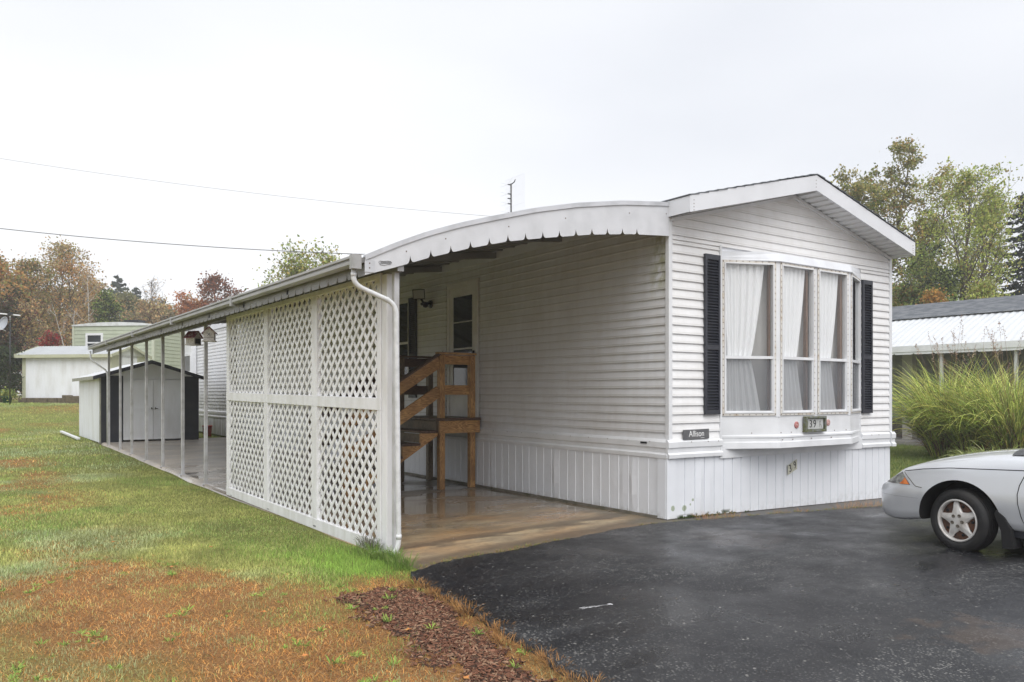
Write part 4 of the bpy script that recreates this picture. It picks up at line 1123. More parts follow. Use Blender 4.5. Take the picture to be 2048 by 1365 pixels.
for (y, m_) in ((3.945, WOODX), (5.245, WOODD)):
    s = -1 if y < 4 else 1; yo = y + s * .0
    mb = MB(); mb.box(-.61, -.17, yo - .02, yo + .02, 1.858, 1.995); mb.build('rail', m_, st, bevel=.003)
    mb = MB(); mb.box(-.61, -.17, yo - .02, yo + .02, 1.405, 1.548); mb.build('rail', m_, st, bevel=.003)
    mb = MB(); mb.box(-.72, -.07, yo - .065, yo + .06, 2.004, 2.036); mb.build('rail_cap', m_, st, bevel=.004)
    sl = .615
    ys = y - .01 if y < 4 else y + .01
    mb = MB(); mb.beam((-.695, ys, 1.90), (-2.12, ys, 1.90 - 1.425 * sl), .038, .175); mb.build('rail', m_, st, bevel=.003)
    mb = MB(); mb.beam((-.695, ys, 1.46), (-2.12, ys, 1.46 - 1.425 * sl), .038, .165); mb.build('rail', m_, st, bevel=.003)
    mb = MB(); mb.beam((-.69, ys, 2.01), (-2.25, ys, 2.01 - 1.56 * sl), .10, .03); mb.build('rail_cap', WOODD, st, bevel=.004)
    # notched stringer
    yy = y - .02 if y < 4 else y + .02
    pr = [(-.735, 1.02)]
    for n in range(5):
        x0 = -.735 - .285 * n; zt = 1.02 - .178 * (n + 1)
        pr += [(x0, zt), (x0 - .285, zt)]
    pr += [(-2.16, .008), (-2.02, .008), (-.735, .80)]
    for a in (pr,):
        mb = MB(); mb.poly([(p[0], yy - .019, p[1]) for p in a]); mb.poly([(p[0], yy + .019, p[1]) for p in a][::-1])
        for p0, p1 in zip(a, a[1:] + a[:1]): mb.quad((p0[0], yy - .019, p0[1]), (p1[0], yy - .019, p1[1]), (p1[0], yy + .019, p1[1]), (p0[0], yy + .019, p0[1]))
        mb.build('stringer', WOODX if y < 4 else WOODG, st)
for n in range(5):
    x0 = -.735 - .285 * n; zt = 1.02 - .178 * (n + 1)
    mb = MB(); mb.box(x0 - .30, x0 - .157, 3.89, 5.30, zt + .002, zt + .038); mb.build('tread', WOODD, st, bevel=.004)
    mb = MB(); mb.box(x0 - .150, x0 - .004, 3.89, 5.30, zt + .002, zt + .038); mb.build('tread', WOODD, st, bevel=.004)
    mb = MB(); mb.box(x0 + .001 if n else x0 + .001, x0 + .020, 3.91, 5.28, zt + .04, zt + .170) if n else mb.box(x0 - .02, x0 - .002, 3.91, 5.28, zt + .04, zt + .17); mb.build('riser', WOODG, st)

# ------------------------------------------------------------------ bird houses hanging from the canopy edge
def birdhouse(loc, rz, lab, red, sc=1.0, cord=True):
    t = thing('birdhouse', lab, 'birdhouse', loc, rz, 'small bird houses hanging from the carport edge')
    w, d, h, g = .075 * sc, .075 * sc, .12 * sc, .07 * sc
    mb = MB()
    mb.extr([(-w, 0), (w, 0), (w, h), (0, h + g), (-w, h)], lambda p, q, t_: (p, t_, q), -d, d); mb.build('body', simple('chippy_white_wood', (.66, .63, .60), .7, c2=(.40, .36, .34), scale=30), t, local=True)
    mb = MB()
    for s in (-1, 1):
        mb.hexa([(0, -d * 1.25, h + g), (s * w * 1.35, -d * 1.25, h - .03 * sc), (s * w * 1.35, d * 1.25, h - .03 * sc), (0, d * 1.25, h + g), (0, -d * 1.25, h + g + .014), (s * w * 1.35, -d * 1.25, h - .016 * sc), (s * w * 1.35, d * 1.25, h - .016 * sc), (0, d * 1.25, h + g + .014)])
    mb.build('roof', simple('dark_red_roof', (.20, .045, .07), .6, c2=(.45, .36, .36), scale=22, lo=.5, hi=.6), t, local=True)
    mb = MB(); mb.box(-w * 1.2, w * 1.2, -d * 1.35, d * 1.2, -.014, .0); mb.build('base', MATS['chippy_white_wood'], t, local=True)
    mb = MB()
    if cord:
        for (a, b) in (((-.02, h * .55), (.02, h * .9)), ((.02, h * .55), (-.02, h * .9))): mb.beam((a[0], -d - .002, a[1]), (b[0], -d - .002, b[1]), .005, .005, up=(0, 1, 0))
        mb.lathe([(0, -.001), (.014 * sc, -.001), (.014 * sc, .002)], lambda x_, y_, hh: (x_, -d - hh, h * .95 + y_), 14)
        mb.box(-w * .9, w * .9, -d - .004, -d, h * .34, h * .38)
    else:
        mb.box(-w * .7, w * .7, -d - .004, -d, .012, h * .72); 
        mb.box(-w * .62, w * .62, -d - .006, -d - .004, h * .35, h * .39)
    mb.build('front', M_DARK, t, local=True)
    mb = MB(); top = 2.45 - loc[2]
    mb.tube([(0, 0, h + g), (-.02, 0, top + .02)], .0035, 6); mb.tube([(0, 0, h + g), (.025, 0, top + .02)], .0035, 6)
    mb.build('cord', simple('pink_twine', (.42, .28, .24), .8), t, local=True)
    return t
birdhouse((-3.50, 5.78, 2.20), R(-22), 'nearer weathered bird house with pink-red roof hanging on twine by the lattice', (.3, .1, .12), 1.0)
birdhouse((-3.32, 7.50, 2.235), R(38), 'farther white bird house with dark red roof and square opening', (.2, .04, .07), 1.12, False)

# ------------------------------------------------------------------ small shed at the end of the slab
GS = .135
sh = thing('garden_shed', 'low white and navy metal garden shed with double doors at the end of the carport', 'shed', (-2.2, 19, GS))
x0, x1, y0, y1, ze, zp = -3.44, -.95, 17.0, 21.2, 1.90, 2.29; xm = (x0 + x1) / 2
mb = MB(); mb.box(x0, x0 + .56, y0, y0 + .03, GS, ze); mb.box(x1 - .45, x1, y0, y0 + .03, GS, ze); mb.box(x1 - .03, x1, y0 + .03, y1, GS, ze); mb.build('navy_panel', M_NAVYWALL, sh)
mb = MB()
yy = y0 + .03
while yy < y1: mb.box(x0 + .002, x0 + .02, yy, min(yy + .19, y1), GS, ze - .01); mb.box(x0 + .008, x0 + .024, yy + .19, yy + .20, GS, ze - .01); yy += .20
mb.box(x0, x1, y1 - .03, y1, GS, ze); mb.box(x0 + .56, x1 - .45, y0 + .012, y0 + .03, ze - .09, ze)
mb.poly([(x0, y0 + .012, ze), (x1, y0 + .012, ze), (xm, y0 + .012, zp)]); mb.poly([(x0, y1, ze), (x1, y1, ze), (xm, y1, zp)])
mb.build('wall', M_SHEDWHITE, sh)
mb = MB(); mb.box(x0 - .006, x0 + .03, y0 - .006, y0 + .02, GS, ze); mb.build('corner_strip', M_GREYTRIM, sh)
mb = MB()
for s in (0, 1):
    xa = x0 - .16 if s == 0 else x1 + .16; za = ze - .16 * (zp - ze) / (xm - x0)
    mb.hexa([(xa, y0 - .14, za), (xm, y0 - .14, zp), (xm, y1 + .1, zp), (xa, y1 + .1, za), (xa, y0 - .14, za + .03), (xm, y0 - .14, zp + .03), (xm, y1 + .1, zp + .03), (xa, y1 + .1, za + .03)])
mb.build('roof', M_METALROOF, sh)
mb = MB()
for s in (0, 1):
    xa = x0 - .17 if s == 0 else x1 + .17; za = ze - .17 * (zp - ze) / (xm - x0)
    mb.hexa([(xa, y0 - .165, za - .06), (xm, y0 - .165, zp - .06), (xm, y0 - .142, zp - .06), (xa, y0 - .142, za - .06), (xa, y0 - .165, za + .035), (xm, y0 - .165, zp + .04), (xm, y0 - .142, zp + .04), (xa, y0 - .142, za + .035)])
mb.build('gable_trim', M_NAVYWALL, sh)
mb = MB(); mb.box(x0 - .18, x0 - .162, y0 - .14, y1 + .1, ze - .11, ze - .02); mb.build('side_fascia', M_GREYTRIM, sh)
for s, (a, b) in enumerate(((x0 + .565, xm + .052), (xm + .062, x1 - .455))):
    mb = MB(); mb.box(a, b, y0 - .012, y0 + .01, GS + .05, ze - .10); f = .035
    for (c, d, e, g) in ((a, a + f, GS + .05, ze - .10), (b - f, b, GS + .05, ze - .10), (a + f, b - f, ze - .14, ze - .10), (a + f, b - f, GS + .05, GS + .09), (a + f, b - f, 1.0, 1.045)): mb.box(c, d, y0 - .022, y0 - .012, e, g)
    dd = mb.build('door', M_SHEDWHITE, sh)
    hx = b - .05 if s == 0 else a + .04
    mb = MB(); mb.box(hx, hx + .02, y0 - .05, y0 - .022, 1.0, 1.05); mb.box(hx - (.0 if s == 0 else -.0), hx + .07 * (1 if s else .4), y0 - .05, y0 - .04, 1.015, 1.03)
    h_ = mb.build('handle', M_DARK, sh); h_.parent = dd
bk = thing('bucket', 'red plastic bucket standing between the shed and the mobile home', 'bucket', (-.42, 18.2, GS + .02))
mb = MB(); mb.lathe([(0, 0), (.115, 0), (.135, .30), (.145, .30), (.145, .325), (.128, .325), (.125, .3), (.10, .02), (0, .02)], lambda x_, y_, h: (x_, y_, h), 20); mb.build('pail', simple('red_plastic', (.50, .03, .02), .4), bk, local=True)
mb = MB(); mb.tube([(.145 * math.cos(t), .145 * math.sin(t) * .25 - .1, .30 - .12 * abs(math.sin(t))) for t in np.linspace(0, math.pi, 12)], .004, 5); mb.build('handle', simple('wire_steel', (.4, .4, .4), .4, .6), bk, local=True)
mb = MB(); gx0, gy0, gx1, gy1 = -3.83, 21.0, -3.66, 17.9
mb.beam((-3.80, 22.4, g1(-3, 22.4) + .03), (-3.74, 18.7, g1(-3, 18.7) + .02), .09, .06)
tag(mb.build('gutter_offcut', M_TRIM, bevel=.01), 'white length of gutter lying on the grass beside the garden shed', 'gutter piece')
# debris on the slab by the skirt
# ------------------------------------------------------------------ power lines
def wire(name, lab, P0, P1, sag, r, col):
    P0, P1 = Vector(P0), Vector(P1); pts = []
    for k in range(41):
        t = k / 40; p = P0.lerp(P1, t); p.z -= sag * 4 * t * (1 - t); pts.append(p)
    mb = MB(); mb.tube(pts, r, 6); tag(mb.build(name, simple(name + '_sheath_' + str(int(col * 100)), (col, col, col * 1.05), .5)), lab, 'cable', 'overhead cables')
wire('power_line', 'upper thin pale overhead cable crossing the sky to the mobile home', (-11.32, 33.63, 11.59), (13.36, 16.34, 7.82), .48, .009, .50)
wire('power_line', 'lower thicker dark overhead cable crossing above the sheds', (-11.32, 33.63, 8.64), (13.36, 16.34, 6.62), .65, .015, .12)

def at(px, Z):
    """ground position seen in the direction px at depth Z"""
    xc = (px - 1024) / 1593 * Z; c, s = math.cos(R(35)), math.sin(R(35))
    return CAMX + xc * c + Z * s, CAMY - xc * s + Z * c
def zat(py, Z): return CAMZ + (788 - py) * Z / 1593

# ------------------------------------------------------------------ long white shed with sage trim
gxx, gyy = at(222, 35.0); g = g1(gxx, gyy) - .02
s2 = thing('storage_shed', 'long white ribbed metal shed with sage green trim on the far lawn', 'shed', (gxx, gyy, g), R(-43))
WD, DP, HE, HP = 4.30, 2.5, 2.16, 2.58
mb = MB(); k = -WD + .16
while k < -.12: mb.box(k, k + .115, 0, .03, .02, HE); mb.box(k + .115, k + .135, .008, .03, .02, HE); k += .135
mb.box(-WD, 0, DP - .03, DP, .02, HE); mb.box(-WD, -WD + .03, .03, DP - .03, .02, HE)
mb.build('wall', M_SHEDWHITE, s2, local=True)
mb = MB(); mb.box(-WD - .01, -WD + .16, -.012, .03, 0, HE); mb.build('corner_panel', M_OLIVE, s2, local=True)
mb = MB(); mb.box(-.14, .012, -.012, .03, 0, HE); mb.box(-.012, .012, .03, .55, 0, HE); mb.box(-.012, .012, 1.9, DP, 0, HE); mb.box(-.012, .0, .03, DP, HE - .10, HE)
mb.build('corner_panel', M_OLIVE, s2, local=True)
mb = MB(); mb.poly([(.004, 0, HE), (.004, DP, HE), (.004, DP / 2, HP)]); mb.poly([(-WD, 0, HE), (-WD, DP, HE), (-WD, DP / 2, HP)]); mb.box(-.02, .0, .55, 1.9, 1.7, HE); mb.build('gable', M_SHEDWHITE, s2, local=True)
for a in (.57, 1.24):
    mb = MB(); mb.box(-.005, .012, a, a + .63, .06, 1.88); mb.box(.012, .018, a, a + .05, .06, 1.88); mb.box(.012, .018, a + .58, a + .63, .06, 1.88); mb.box(.012, .018, a + .05, a + .58, 1.0, 1.05); mb.build('door', M_SHEDWHITE, s2, local=True)
mb = MB()
n = 34
for k in range(n):
    a = -WD - .22 + (WD + .42) * k / n; b = a + (WD + .42) / n * .62; c_ = a + (WD + .42) / n
    for (p, q, e) in ((a, b, 0), (b, c_, .025)):
        for s_ in (0, 1):
            ye_ = -.20 if s_ == 0 else DP + .2; ze_ = HE - .03
            mb.hexa([(p, ye_, ze_ + e), (q, ye_, ze_ + e), (q, DP / 2, HP + e), (p, DP / 2, HP + e), (p, ye_, ze_ + e + .02), (q, ye_, ze_ + e + .02), (q, DP / 2, HP + e + .02), (p, DP / 2, HP + e + .02)])
mb.build('roof', M_METALROOF, s2, local=True)
mb = MB(); mb.box(-WD - .24, .22, -.235, -.21, HE - .14, HE + .0)
for x in (-WD - .24, .20):
    for s_ in (0, 1):
        ya = -.235 if s_ == 0 else DP + .235
        mb.hexa([(x, ya, HE - .12), (x + .02, ya, HE - .12), (x + .02, DP / 2, HP - .06), (x, DP / 2, HP - .06), (x, ya, HE + .015), (x + .02, ya, HE + .015), (x + .02, DP / 2, HP + .055), (x, DP / 2, HP + .055)])
mb.build('fascia', M_OLIVE, s2, local=True)
# weathered landscaping blocks along its foot
M_BLOCK = simple('weathered_block', (.14, .11, .075), .9, c2=(.07, .06, .04), scale=9, bump=.6, bscale=25)
rr = random.Random(4)
c43, s43 = math.cos(R(-43)), math.sin(R(-43))
k = -4.28; i = 0
while k < -.65:
    w_ = rr.uniform(.36, .62); h_ = .21 if i not in (5,) else .30
    lx, ly = k + w_ / 2, -.20 - rr.uniform(0, .06)
    wx, wy = gxx + lx * c43 - ly * s43, gyy + lx * s43 + ly * c43
    mb = MB(); mb.box(-w_ / 2, w_ / 2, -.1, .1, -.03, h_)
    o = mb.build('landscape_block', M_BLOCK, None, bevel=.025, seg=2)
    o.location = (wx, wy, g1(wx, wy) - .02); o.rotation_euler = (0, 0, R(-43 + rr.uniform(-4, 4)))
    tag(o, 'weathered brown landscaping block in the row along the foot of the long white shed', 'block', 'landscaping blocks along the far shed')
    k += w_ + .02; i += 1
lx, ly = -1.95, -.2; wx, wy = gxx + lx * c43 - ly * s43, gyy + lx * s43 + ly * c43
mb = MB(); mb.box(-.2, .2, -.1, .1, 0, .13); o = mb.build('landscape_block', M_BLOCK, None, bevel=.025, seg=2); o.location = (wx, wy, g1(wx, wy) + .185); o.rotation_euler = (0, 0, R(-38))
tag(o, 'loose brown block lying on top of the block row by the far shed', 'block', 'landscaping blocks along the far shed')

# ------------------------------------------------------------------ pale green neighbouring mobile home
gx2, gy2 = at(307, 40.0); g = g1(gx2, gy2)
gh = thing('green_mobile_home', 'pale sage green mobile home with shallow bowed roof beyond the sheds', 'mobile home', (gx2, gy2, g - .02), R(-43))
WG, LG, HG = 4.42, 15.0, 3.92
z0b = (0.904 - (g - .02)) % .1016
mb = MB()
q = [(o_, z) for o_, z in laps(.60, HG, .19, .02)]
mb.extr(q, lambda p, q_, t: (t, -p, q_), -WG, 0)
mb.extr(q, lambda p, q_, t: (p, t, q_), 0, LG)
mb.box(-WG, -WG + .03, .03, LG, .6, HG); mb.box(-WG, 0, LG - .03, LG, .6, HG)
mb.build('wall', simple('sage_siding', (.43, .47, .36), .5, c2=(.36, .40, .30), scale=2, amt=.6), gh, local=True)
mb = MB(); mb.box(-WG, 0, -.01, .02, 0, .6); mb.box(-.02, .01, .02, LG, 0, .6); mb.build('skirt', M_OLIVE, gh, local=True)
for (a, b, c_, d_) in ((-WG - .03, -WG + .08, -.035, .02), (-.09, .035, -.035, .09)):
    mb = MB(); mb.box(a, b, c_, d_, .6, HG); mb.build('corner_trim', simple('sage_corner', (.50, .53, .42), .5), gh, local=True)
arc = [(-WG - .04 + (WG + .08) * k / 12, HG + .13 * (1 - ((k - 6) / 6) ** 2)) for k in range(13)]
mb = MB(); mb.extr(arc + [(WG * 0 + .04, HG - .06), (-WG - .04, HG - .06)], lambda p, q_, t: (p, t, q_), -.06, LG + .05); mb.build('roof', simple('white_bowed_roof', (.66, .68, .68), .5, c2=(.5, .51, .50), scale=3), gh, local=True)
mb = MB(); mb.box(-WG / 2 + .2, -WG / 2 + 1.0, .6, 1.2, HG + .18, HG + .29); mb.build('roof_vent', M_DARK, gh, local=True)
ww = bpy.data.objects.new('end_window', None); COL.objects.link(ww); ww.parent = gh
a, b, z0, z1 = -3.70, -2.74, 2.45, 3.50
mb = MB()
for (c, d, e, f) in ((a, a + .11, z0, z1), (b - .11, b, z0, z1), (a + .11, b - .11, z1 - .11, z1), (a + .11, b - .11, z0, z0 + .11), (a + .11, b - .11, 2.98, 3.05)): mb.box(c, d, -.05, .0, e, f)
mb.build('window_frame', M_TRIM, ww, local=True)
mb = MB(); mb.box(a + .11, b - .11, -.03, -.022, z0 + .11, z1 - .11); mb.build('pane', M_DGLASS, ww, local=True)

# ------------------------------------------------------------------ neighbour on the right with the white awning
nb = thing('neighbour_home', 'grey shingled home with white curved corrugated awning behind the tall grass', 'mobile home', (19.3, 3, -.10))
NY0, NY1 = -9.0, 15.0
mb = MB(); mb.extr(laps(.6, 3.75, .13, .014), lambda p, q_, t: (19.3 - p, t, q_), NY0, NY1); mb.box(19.32, 23.3, NY0, NY0 + .03, .6, 3.8); mb.box(19.32, 23.3, NY1 - .03, NY1, .6, 3.8)
mb.build('wall', simple('grey_siding', (.30, .30, .30), .6, c2=(.22, .22, .22), scale=2), nb)
mb = MB(); mb.box(19.26, 19.29, NY0, NY1, -.10, .6); mb.build('skirt', simple('dark_skirt', (.12, .10, .09), .7), nb)
mb = MB(); n = 18
for s_ in (0, 1):
    xa, xb = (19.05, 21.2) if s_ == 0 else (23.4, 21.2)
    for k in range(n):
        t0, t1 = k / n, (k + 1) / n; X0_, X1_ = xa + (xb - xa) * t0, xa + (xb - xa) * t1; Z0_, Z1_ = 3.88 + .68 * t0, 3.88 + .68 * t1
        mb.hexa([(X0_, NY0 - .3, Z0_), (X1_, NY0 - .3, Z1_ - .01), (X1_, NY1 + .3, Z1_ - .01), (X0_, NY1 + .3, Z0_), (X0_, NY0 - .3, Z0_ + .022), (X1_, NY0 - .3, Z1_ + .002), (X1_, NY1 + .3, Z1_ + .002), (X0_, NY1 + .3, Z0_ + .022)])
mb.build('roof', simple('blue_grey_shingle', (.17, .185, .205), .85, c2=(.28, .29, .31), scale=3.0, amt=1, stretch=(2, 1, 3), bump=.5, bscale=30, lo=.4, hi=.6), nb)
def az_(x): t = (x - 17.0) / 2.25; return 2.82 + 1.08 * (.75 * t + .25 * (1 - (1 - t) ** 2)) if t < 1 else 3.9
V = []; F = []; nx = 14; ny = int((NY1 - NY0) / .05)
axs = [17.0 + 2.25 * (k / nx) ** 1.5 for k in range(nx + 1)]
for j in range(ny + 1):
    y = NY0 + j * .05
    e = .014 * math.sin(j * math.pi / 2 + .4)
    for x in axs: V.append((x, y, az_(x) + e))
for j in range(ny):
    for i in range(nx): a = j * (nx + 1) + i; F.append((a, a + 1, a + nx + 2, a + nx + 1))
o = npmesh('awning_panel', V, F, M_METALROOF, smooth=False, parent=nb, off=(19.3, 3, -.10))
mb = MB(); mb.box(16.93, 16.97, NY0, NY1, 2.68, 2.86); mb.box(16.97, 17.05, NY0, NY1, 2.70, 2.76); mb.build('fascia', M_TRIM, nb)
pts = notch_line(NY0, NY1, [NY0 + .3 + .6 * k for k in range(39)], .10, .05)
mb = scallop(lambda u_, n_, z_: (16.955 - n_, u_, z_), pts, lambda y: 2.60, lambda y: 2.69); mb.build('valance', M_TRIM, nb)
for y in (-7, -4.3, -1.6, 1.2, 3.55, 5.55, 8.2, 11, 13.5):
    mb = MB(); mb.box(17.06, 17.14, y - .04, y + .04, -.12, 2.72); mb.build('post', simple('pale_awning_post', (.55, .57, .56), .5), nb)
mb = MB(); mb.box(18.2, 18.5, 7.02, 7.34, -.1, 3.2); mb.build('pillar', simple('beige_pillar', (.40, .38, .34), .7), nb)
for y in (2.2, 5.2, 8.6):
    mb = MB(); mb.box(19.24, 19.28, y, y + 1.1, 1.3, 2.5); mb.box(19.22, 19.245, y + .06, y + 1.04, 1.36, 2.44, 1); mb.build('window', [simple('porch_window_frame', (.35, .35, .35), .5), M_DGLASS], nb)
mb = MB(); mb.box(16.9, 19.3, NY0, NY1, -.14, -.02); mb.build('porch_floor', simple('porch_concrete', (.24, .23, .22), .8), nb)
bn = thing('plank_bench', 'low bench of weathered grey and brown planks behind the silver car', 'bench', (15.1, 3, -.10))
mb = MB()
for i, x in enumerate((14.98, 15.10, 15.22)): mb.box(x, x + .10, 1.0, 4.9, .36, .40)
mb.build('seat', simple('weathered_plank', (.34, .31, .29), .8, c2=(.18, .15, .13), scale=5, stretch=(6, .6, 6)), bn)
mb = MB(); mb.box(14.97, 15.0, 1.0, 4.9, .14, .24); mb.box(14.97, 15.0, 1.0, 4.9, -.02, .09); mb.build('lower_board', simple('red_brown_plank', (.16, .07, .05), .8, c2=(.25, .20, .18), scale=5, stretch=(6, .6, 6)), bn)
for y in (1.1, 2.9, 4.7):
    mb = MB(); mb.box(15.0, 15.3, y, y + .09, -.12, .36); mb.build('leg', M_BLOCK, bn)

# ------------------------------------------------------------------ trees
def make_tree(name, label, px, Z, top, spread, pal, nleaf, lsize, seed, group=None, start=.25, sparse=1.0, nlimb=26, bark=None, trunk_r=None, up=.55, multi=1, env=None, sig=.35, cat='tree', base=None):
    r = np.random.default_rng(seed)
    x, y = at(px, Z) if base is None else base
    g = g1(x, y) - .05
    H = zat(top, Z) - g
    tr = trunk_r or H * .016
    env = env or (lambda t: (math.sin(math.pi * min(1, (t * .92 + .12))) ** .7))
    t_ = thing(name, label, cat, (x, y, g), 0, group)
    mbt = MB(); tips = []
    for m_ in range(multi):
        lean = r.normal(0, .035, 2) + (r.normal(0, .10, 2) if multi > 1 else 0)
        Hm = H * (1 if m_ == 0 else r.uniform(.75, .97)) * .95
        tp_ = []; n = 9; off = np.zeros(2) + (r.normal(0, .15, 2) if multi > 1 else 0)
        for k in range(n + 1):
            t = k / n
            off = off + r.normal(0, .012 * H / n * 3, 2)
            tp_.append(np.array([off[0] + lean[0] * Hm * t, off[1] + lean[1] * Hm * t, Hm * t]))
        rad = [tr * (1 - .93 * (k / n) ** .9) for k in range(n + 1)]
        mbt.tube(tp_, rad, 7)
        nl = max(5, nlimb // multi)
        for i in range(nl):
            t = start + (.97 - start) * (i + r.random() * .6) / nl
            kf = t * n; k0 = min(n - 1, int(kf)); P0 = tp_[k0] + (tp_[k0 + 1] - tp_[k0]) * (kf - k0)
            a = i * 2.4 + r.normal(0, .4); tt = (t - start) / (1 - start)
            Ln = spread * env(tt) * r.uniform(.72, 1.12) + .02 * H
            el_ = up + .5 * tt + r.normal(0, .12)
            d = np.array([math.cos(a) * math.cos(el_), math.sin(a) * math.cos(el_), math.sin(el_)])
            pts = [P0]; p = P0.copy(); dd = d.copy(); ns = 5
            for k in range(ns):
                dd = dd + r.normal(0, .10, 3) + np.array([0, 0, .06]); dd /= np.linalg.norm(dd); p = p + dd * Ln / ns; pts.append(p.copy())
            r0 = rad[k0] * .5
            mbt.tube(pts, [max(.012, r0 * (1 - .85 * k / ns)) for k in range(ns + 1)], 5, cap=False)
            tips.append((pts[-1], .12 * Ln))
            for j in range(5):
                f = r.uniform(.3, .98) * ns; k1 = min(ns - 1, int(f)); q0 = pts[k1] + (pts[k1 + 1] - pts[k1]) * (f - k1)
                v = dd * .5 + r.normal(0, .6, 3) + np.array([0, 0, .25]); v /= np.linalg.norm(v); l2 = Ln * r.uniform(.22, .42)
                q1 = q0 + v * l2 * .5 + r.normal(0, .04, 3); q2 = q0 + v * l2 + np.array([0, 0, .08 * l2])
                mbt.tube([q0, q1, q2], [max(.009, r0 * .35), max(.008, r0 * .25), .006], 4, cap=False)
                tips += [(q2, .1 * Ln), (q1, .1 * Ln)]
                for h in range(3):
                    v2 = v + r.normal(0, .6, 3); v2 /= np.linalg.norm(v2); q3 = q1 + (q2 - q1) * r.random(); q4 = q3 + v2 * l2 * .5
                    mbt.tube([q3, q4], [.008, .004], 3, cap=False); tips.append((q4, .08 * Ln))
    mbt.build('trunk', bark or M_BARK, t_, local=True)
    if nleaf > 0:
        T = np.array([p for p, _ in tips]); 
        keep = r.random(len(T)) < sparse; keep[0] = True; T = T[keep]
        idx = r.integers(0, len(T), nleaf)
        c = T[idx] + r.normal(0, 1, (nleaf, 3)) * np.array([sig, sig, sig * .75]) * (spread / 2.2) ** .6 * r.uniform(.3, 1, (nleaf, 1))
        V, F, C_ = leaf_quads(c, lsize, r, pal, idx)
        npmesh('crown', V, F, M_LEAF, C_, parent=t_)
    return t_
def leaf_quads(c, ls, r, pal, clump):
    n = len(c)
    a = r.normal(0, 1, (n, 3)); a /= np.linalg.norm(a, axis=1)[:, None]
    b = r.normal(0, 1, (n, 3)); b -= a * (a * b).sum(1)[:, None]; b /= np.linalg.norm(b, axis=1)[:, None]
    s = (ls * r.uniform(.6, 1.3, n))[:, None]
    V = np.stack([c - a * s * .5, c + b * s * .36, c + a * s * .6, c - b * s * .36], 1).reshape(-1, 3)
    F = np.arange(n * 4).reshape(n, 4)
    pal = np.array(pal, float)
    w = np.sin(clump * 12.9898) * 43758.5453; w = w - np.floor(w)
    k = np.clip(((w * .75 + r.random(n) * .25) * len(pal)).astype(int), 0, len(pal) - 1)
    C_ = pal[k] * (r.uniform(.7, 1.3, n) * (.8 + .4 * ((w * 7) % 1)))[:, None]
    return V, F, np.repeat(C_, 4, 0)
GREEN = [(.18, .24, .055), (.25, .30, .07), (.13, .18, .045), (.33, .33, .085)]
LGREEN = [(.38, .44, .09), (.31, .38, .08), (.47, .50, .13), (.24, .31, .07)]
OLIVE = [(.21, .21, .06), (.27, .22, .065), (.16, .18, .055), (.36, .22, .07)]
ORNG = [(.50, .25, .085), (.43, .22, .08), (.55, .33, .11), (.36, .21, .08)]
RUST = [(.42, .25, .13), (.36, .24, .12), (.50, .32, .15), (.34, .26, .14), (.38, .33, .14)]
YEL = [(.42, .33, .10), (.32, .29, .09), (.26, .26, .08)]
RED = [(.32, .025, .03), (.24, .02, .025), (.36, .05, .04)]
DGREEN = [(.035, .055, .02), (.05, .07, .025), (.03, .045, .02)]
FG = 'autumn trees beyond the far sheds'
col_env = lambda t: .55 + .45 * math.sin(math.pi * min(1, t * .9 + .1))
# left side woods
make_tree('deciduous_tree', 'yellow and orange tree at the very left edge of the woods', -22, 52, 505, 2.6, YEL + ORNG, 9000, .17, 1, FG, start=.2)
make_tree('deciduous_tree', 'olive and rust coloured tree beside the yellow tree at left', 52, 56, 515, 2.6, OLIVE + OLIVE + RUST, 7000, .16, 2, FG, start=.2)
make_tree('deciduous_tree', 'tallest thinning rust-brown tree of the left woods', 108, 60, 488, 3.2, RUST + [(.36, .30, .10), (.30, .28, .10)], 5000, .16, 3, FG, start=.25, sparse=.8)
make_tree('deciduous_tree', 'open rust-leaved tree right of the tallest left tree', 152, 58, 520, 2.6, RUST + ORNG, 3600, .16, 4, FG, start=.25, sparse=.8)
make_tree('birch_tree', 'thin white-barked birch standing above the pale green home', 181, 54, 535, 1.1, RUST, 700, .14, 5, FG, start=.45, sparse=.5, nlimb=14, bark=M_BIRCH, trunk_r=.11)
make_tree('birch_tree', 'small forked pale birch left of the tall white birch', 150, 52, 600, .9, RUST, 300, .14, 6, FG, start=.3, sparse=.5, nlimb=10, bark=M_BIRCH, trunk_r=.06, multi=3)
make_tree('deciduous_tree', 'orange-brown tree behind the white birch', 192, 66, 555, 2.6, ORNG + RUST + OLIVE, 7000, .18, 7, FG, start=.12)
make_tree('deciduous_tree', 'dark green rounded tree above the small window of the pale green home', 226, 55, 606, 1.5, DGREEN + GREEN, 7000, .15, 8, FG, start=.1, env=lambda t: 1)
make_tree('deciduous_tree', 'muted yellow-green tree with domed crown behind the pale green home', 262, 78, 585, 3.0, [(.16, .17, .06), (.20, .18, .07), (.13, .14, .05)], 9000, .2, 9, FG, start=.15)
make_tree('deciduous_tree', 'nearly bare grey tree with fine upright twigs', 312, 72, 556, 2.4, RUST, 150, .15, 10, FG, start=.3, sparse=.5, nlimb=34, up=.9)
make_tree('deciduous_tree', 'reddish brown low tree left of the bright orange tree', 300, 64, 603, 2.2, RUST + [(.14, .09, .06)], 6500, .17, 12, FG, start=.12)
make_tree('deciduous_tree', 'bright orange low tree above the carport gutter', 366, 60, 615, 1.9, [(.42, .15, .05), (.36, .12, .04), (.45, .2, .07)], 8000, .16, 13, FG, start=.1, env=lambda t: 1)
make_tree('deciduous_tree', 'open red-brown tree right of the bright orange tree', 422, 60, 546, 2.5, [(.26, .09, .045), (.20, .08, .04), (.15, .07, .04)], 3600, .17, 14, FG, start=.2, sparse=.75)
make_tree('deciduous_tree', 'brown tree low behind the red-brown open tree', 470, 66, 600, 2.5, RUST, 5000, .17, 15, FG, start=.1)
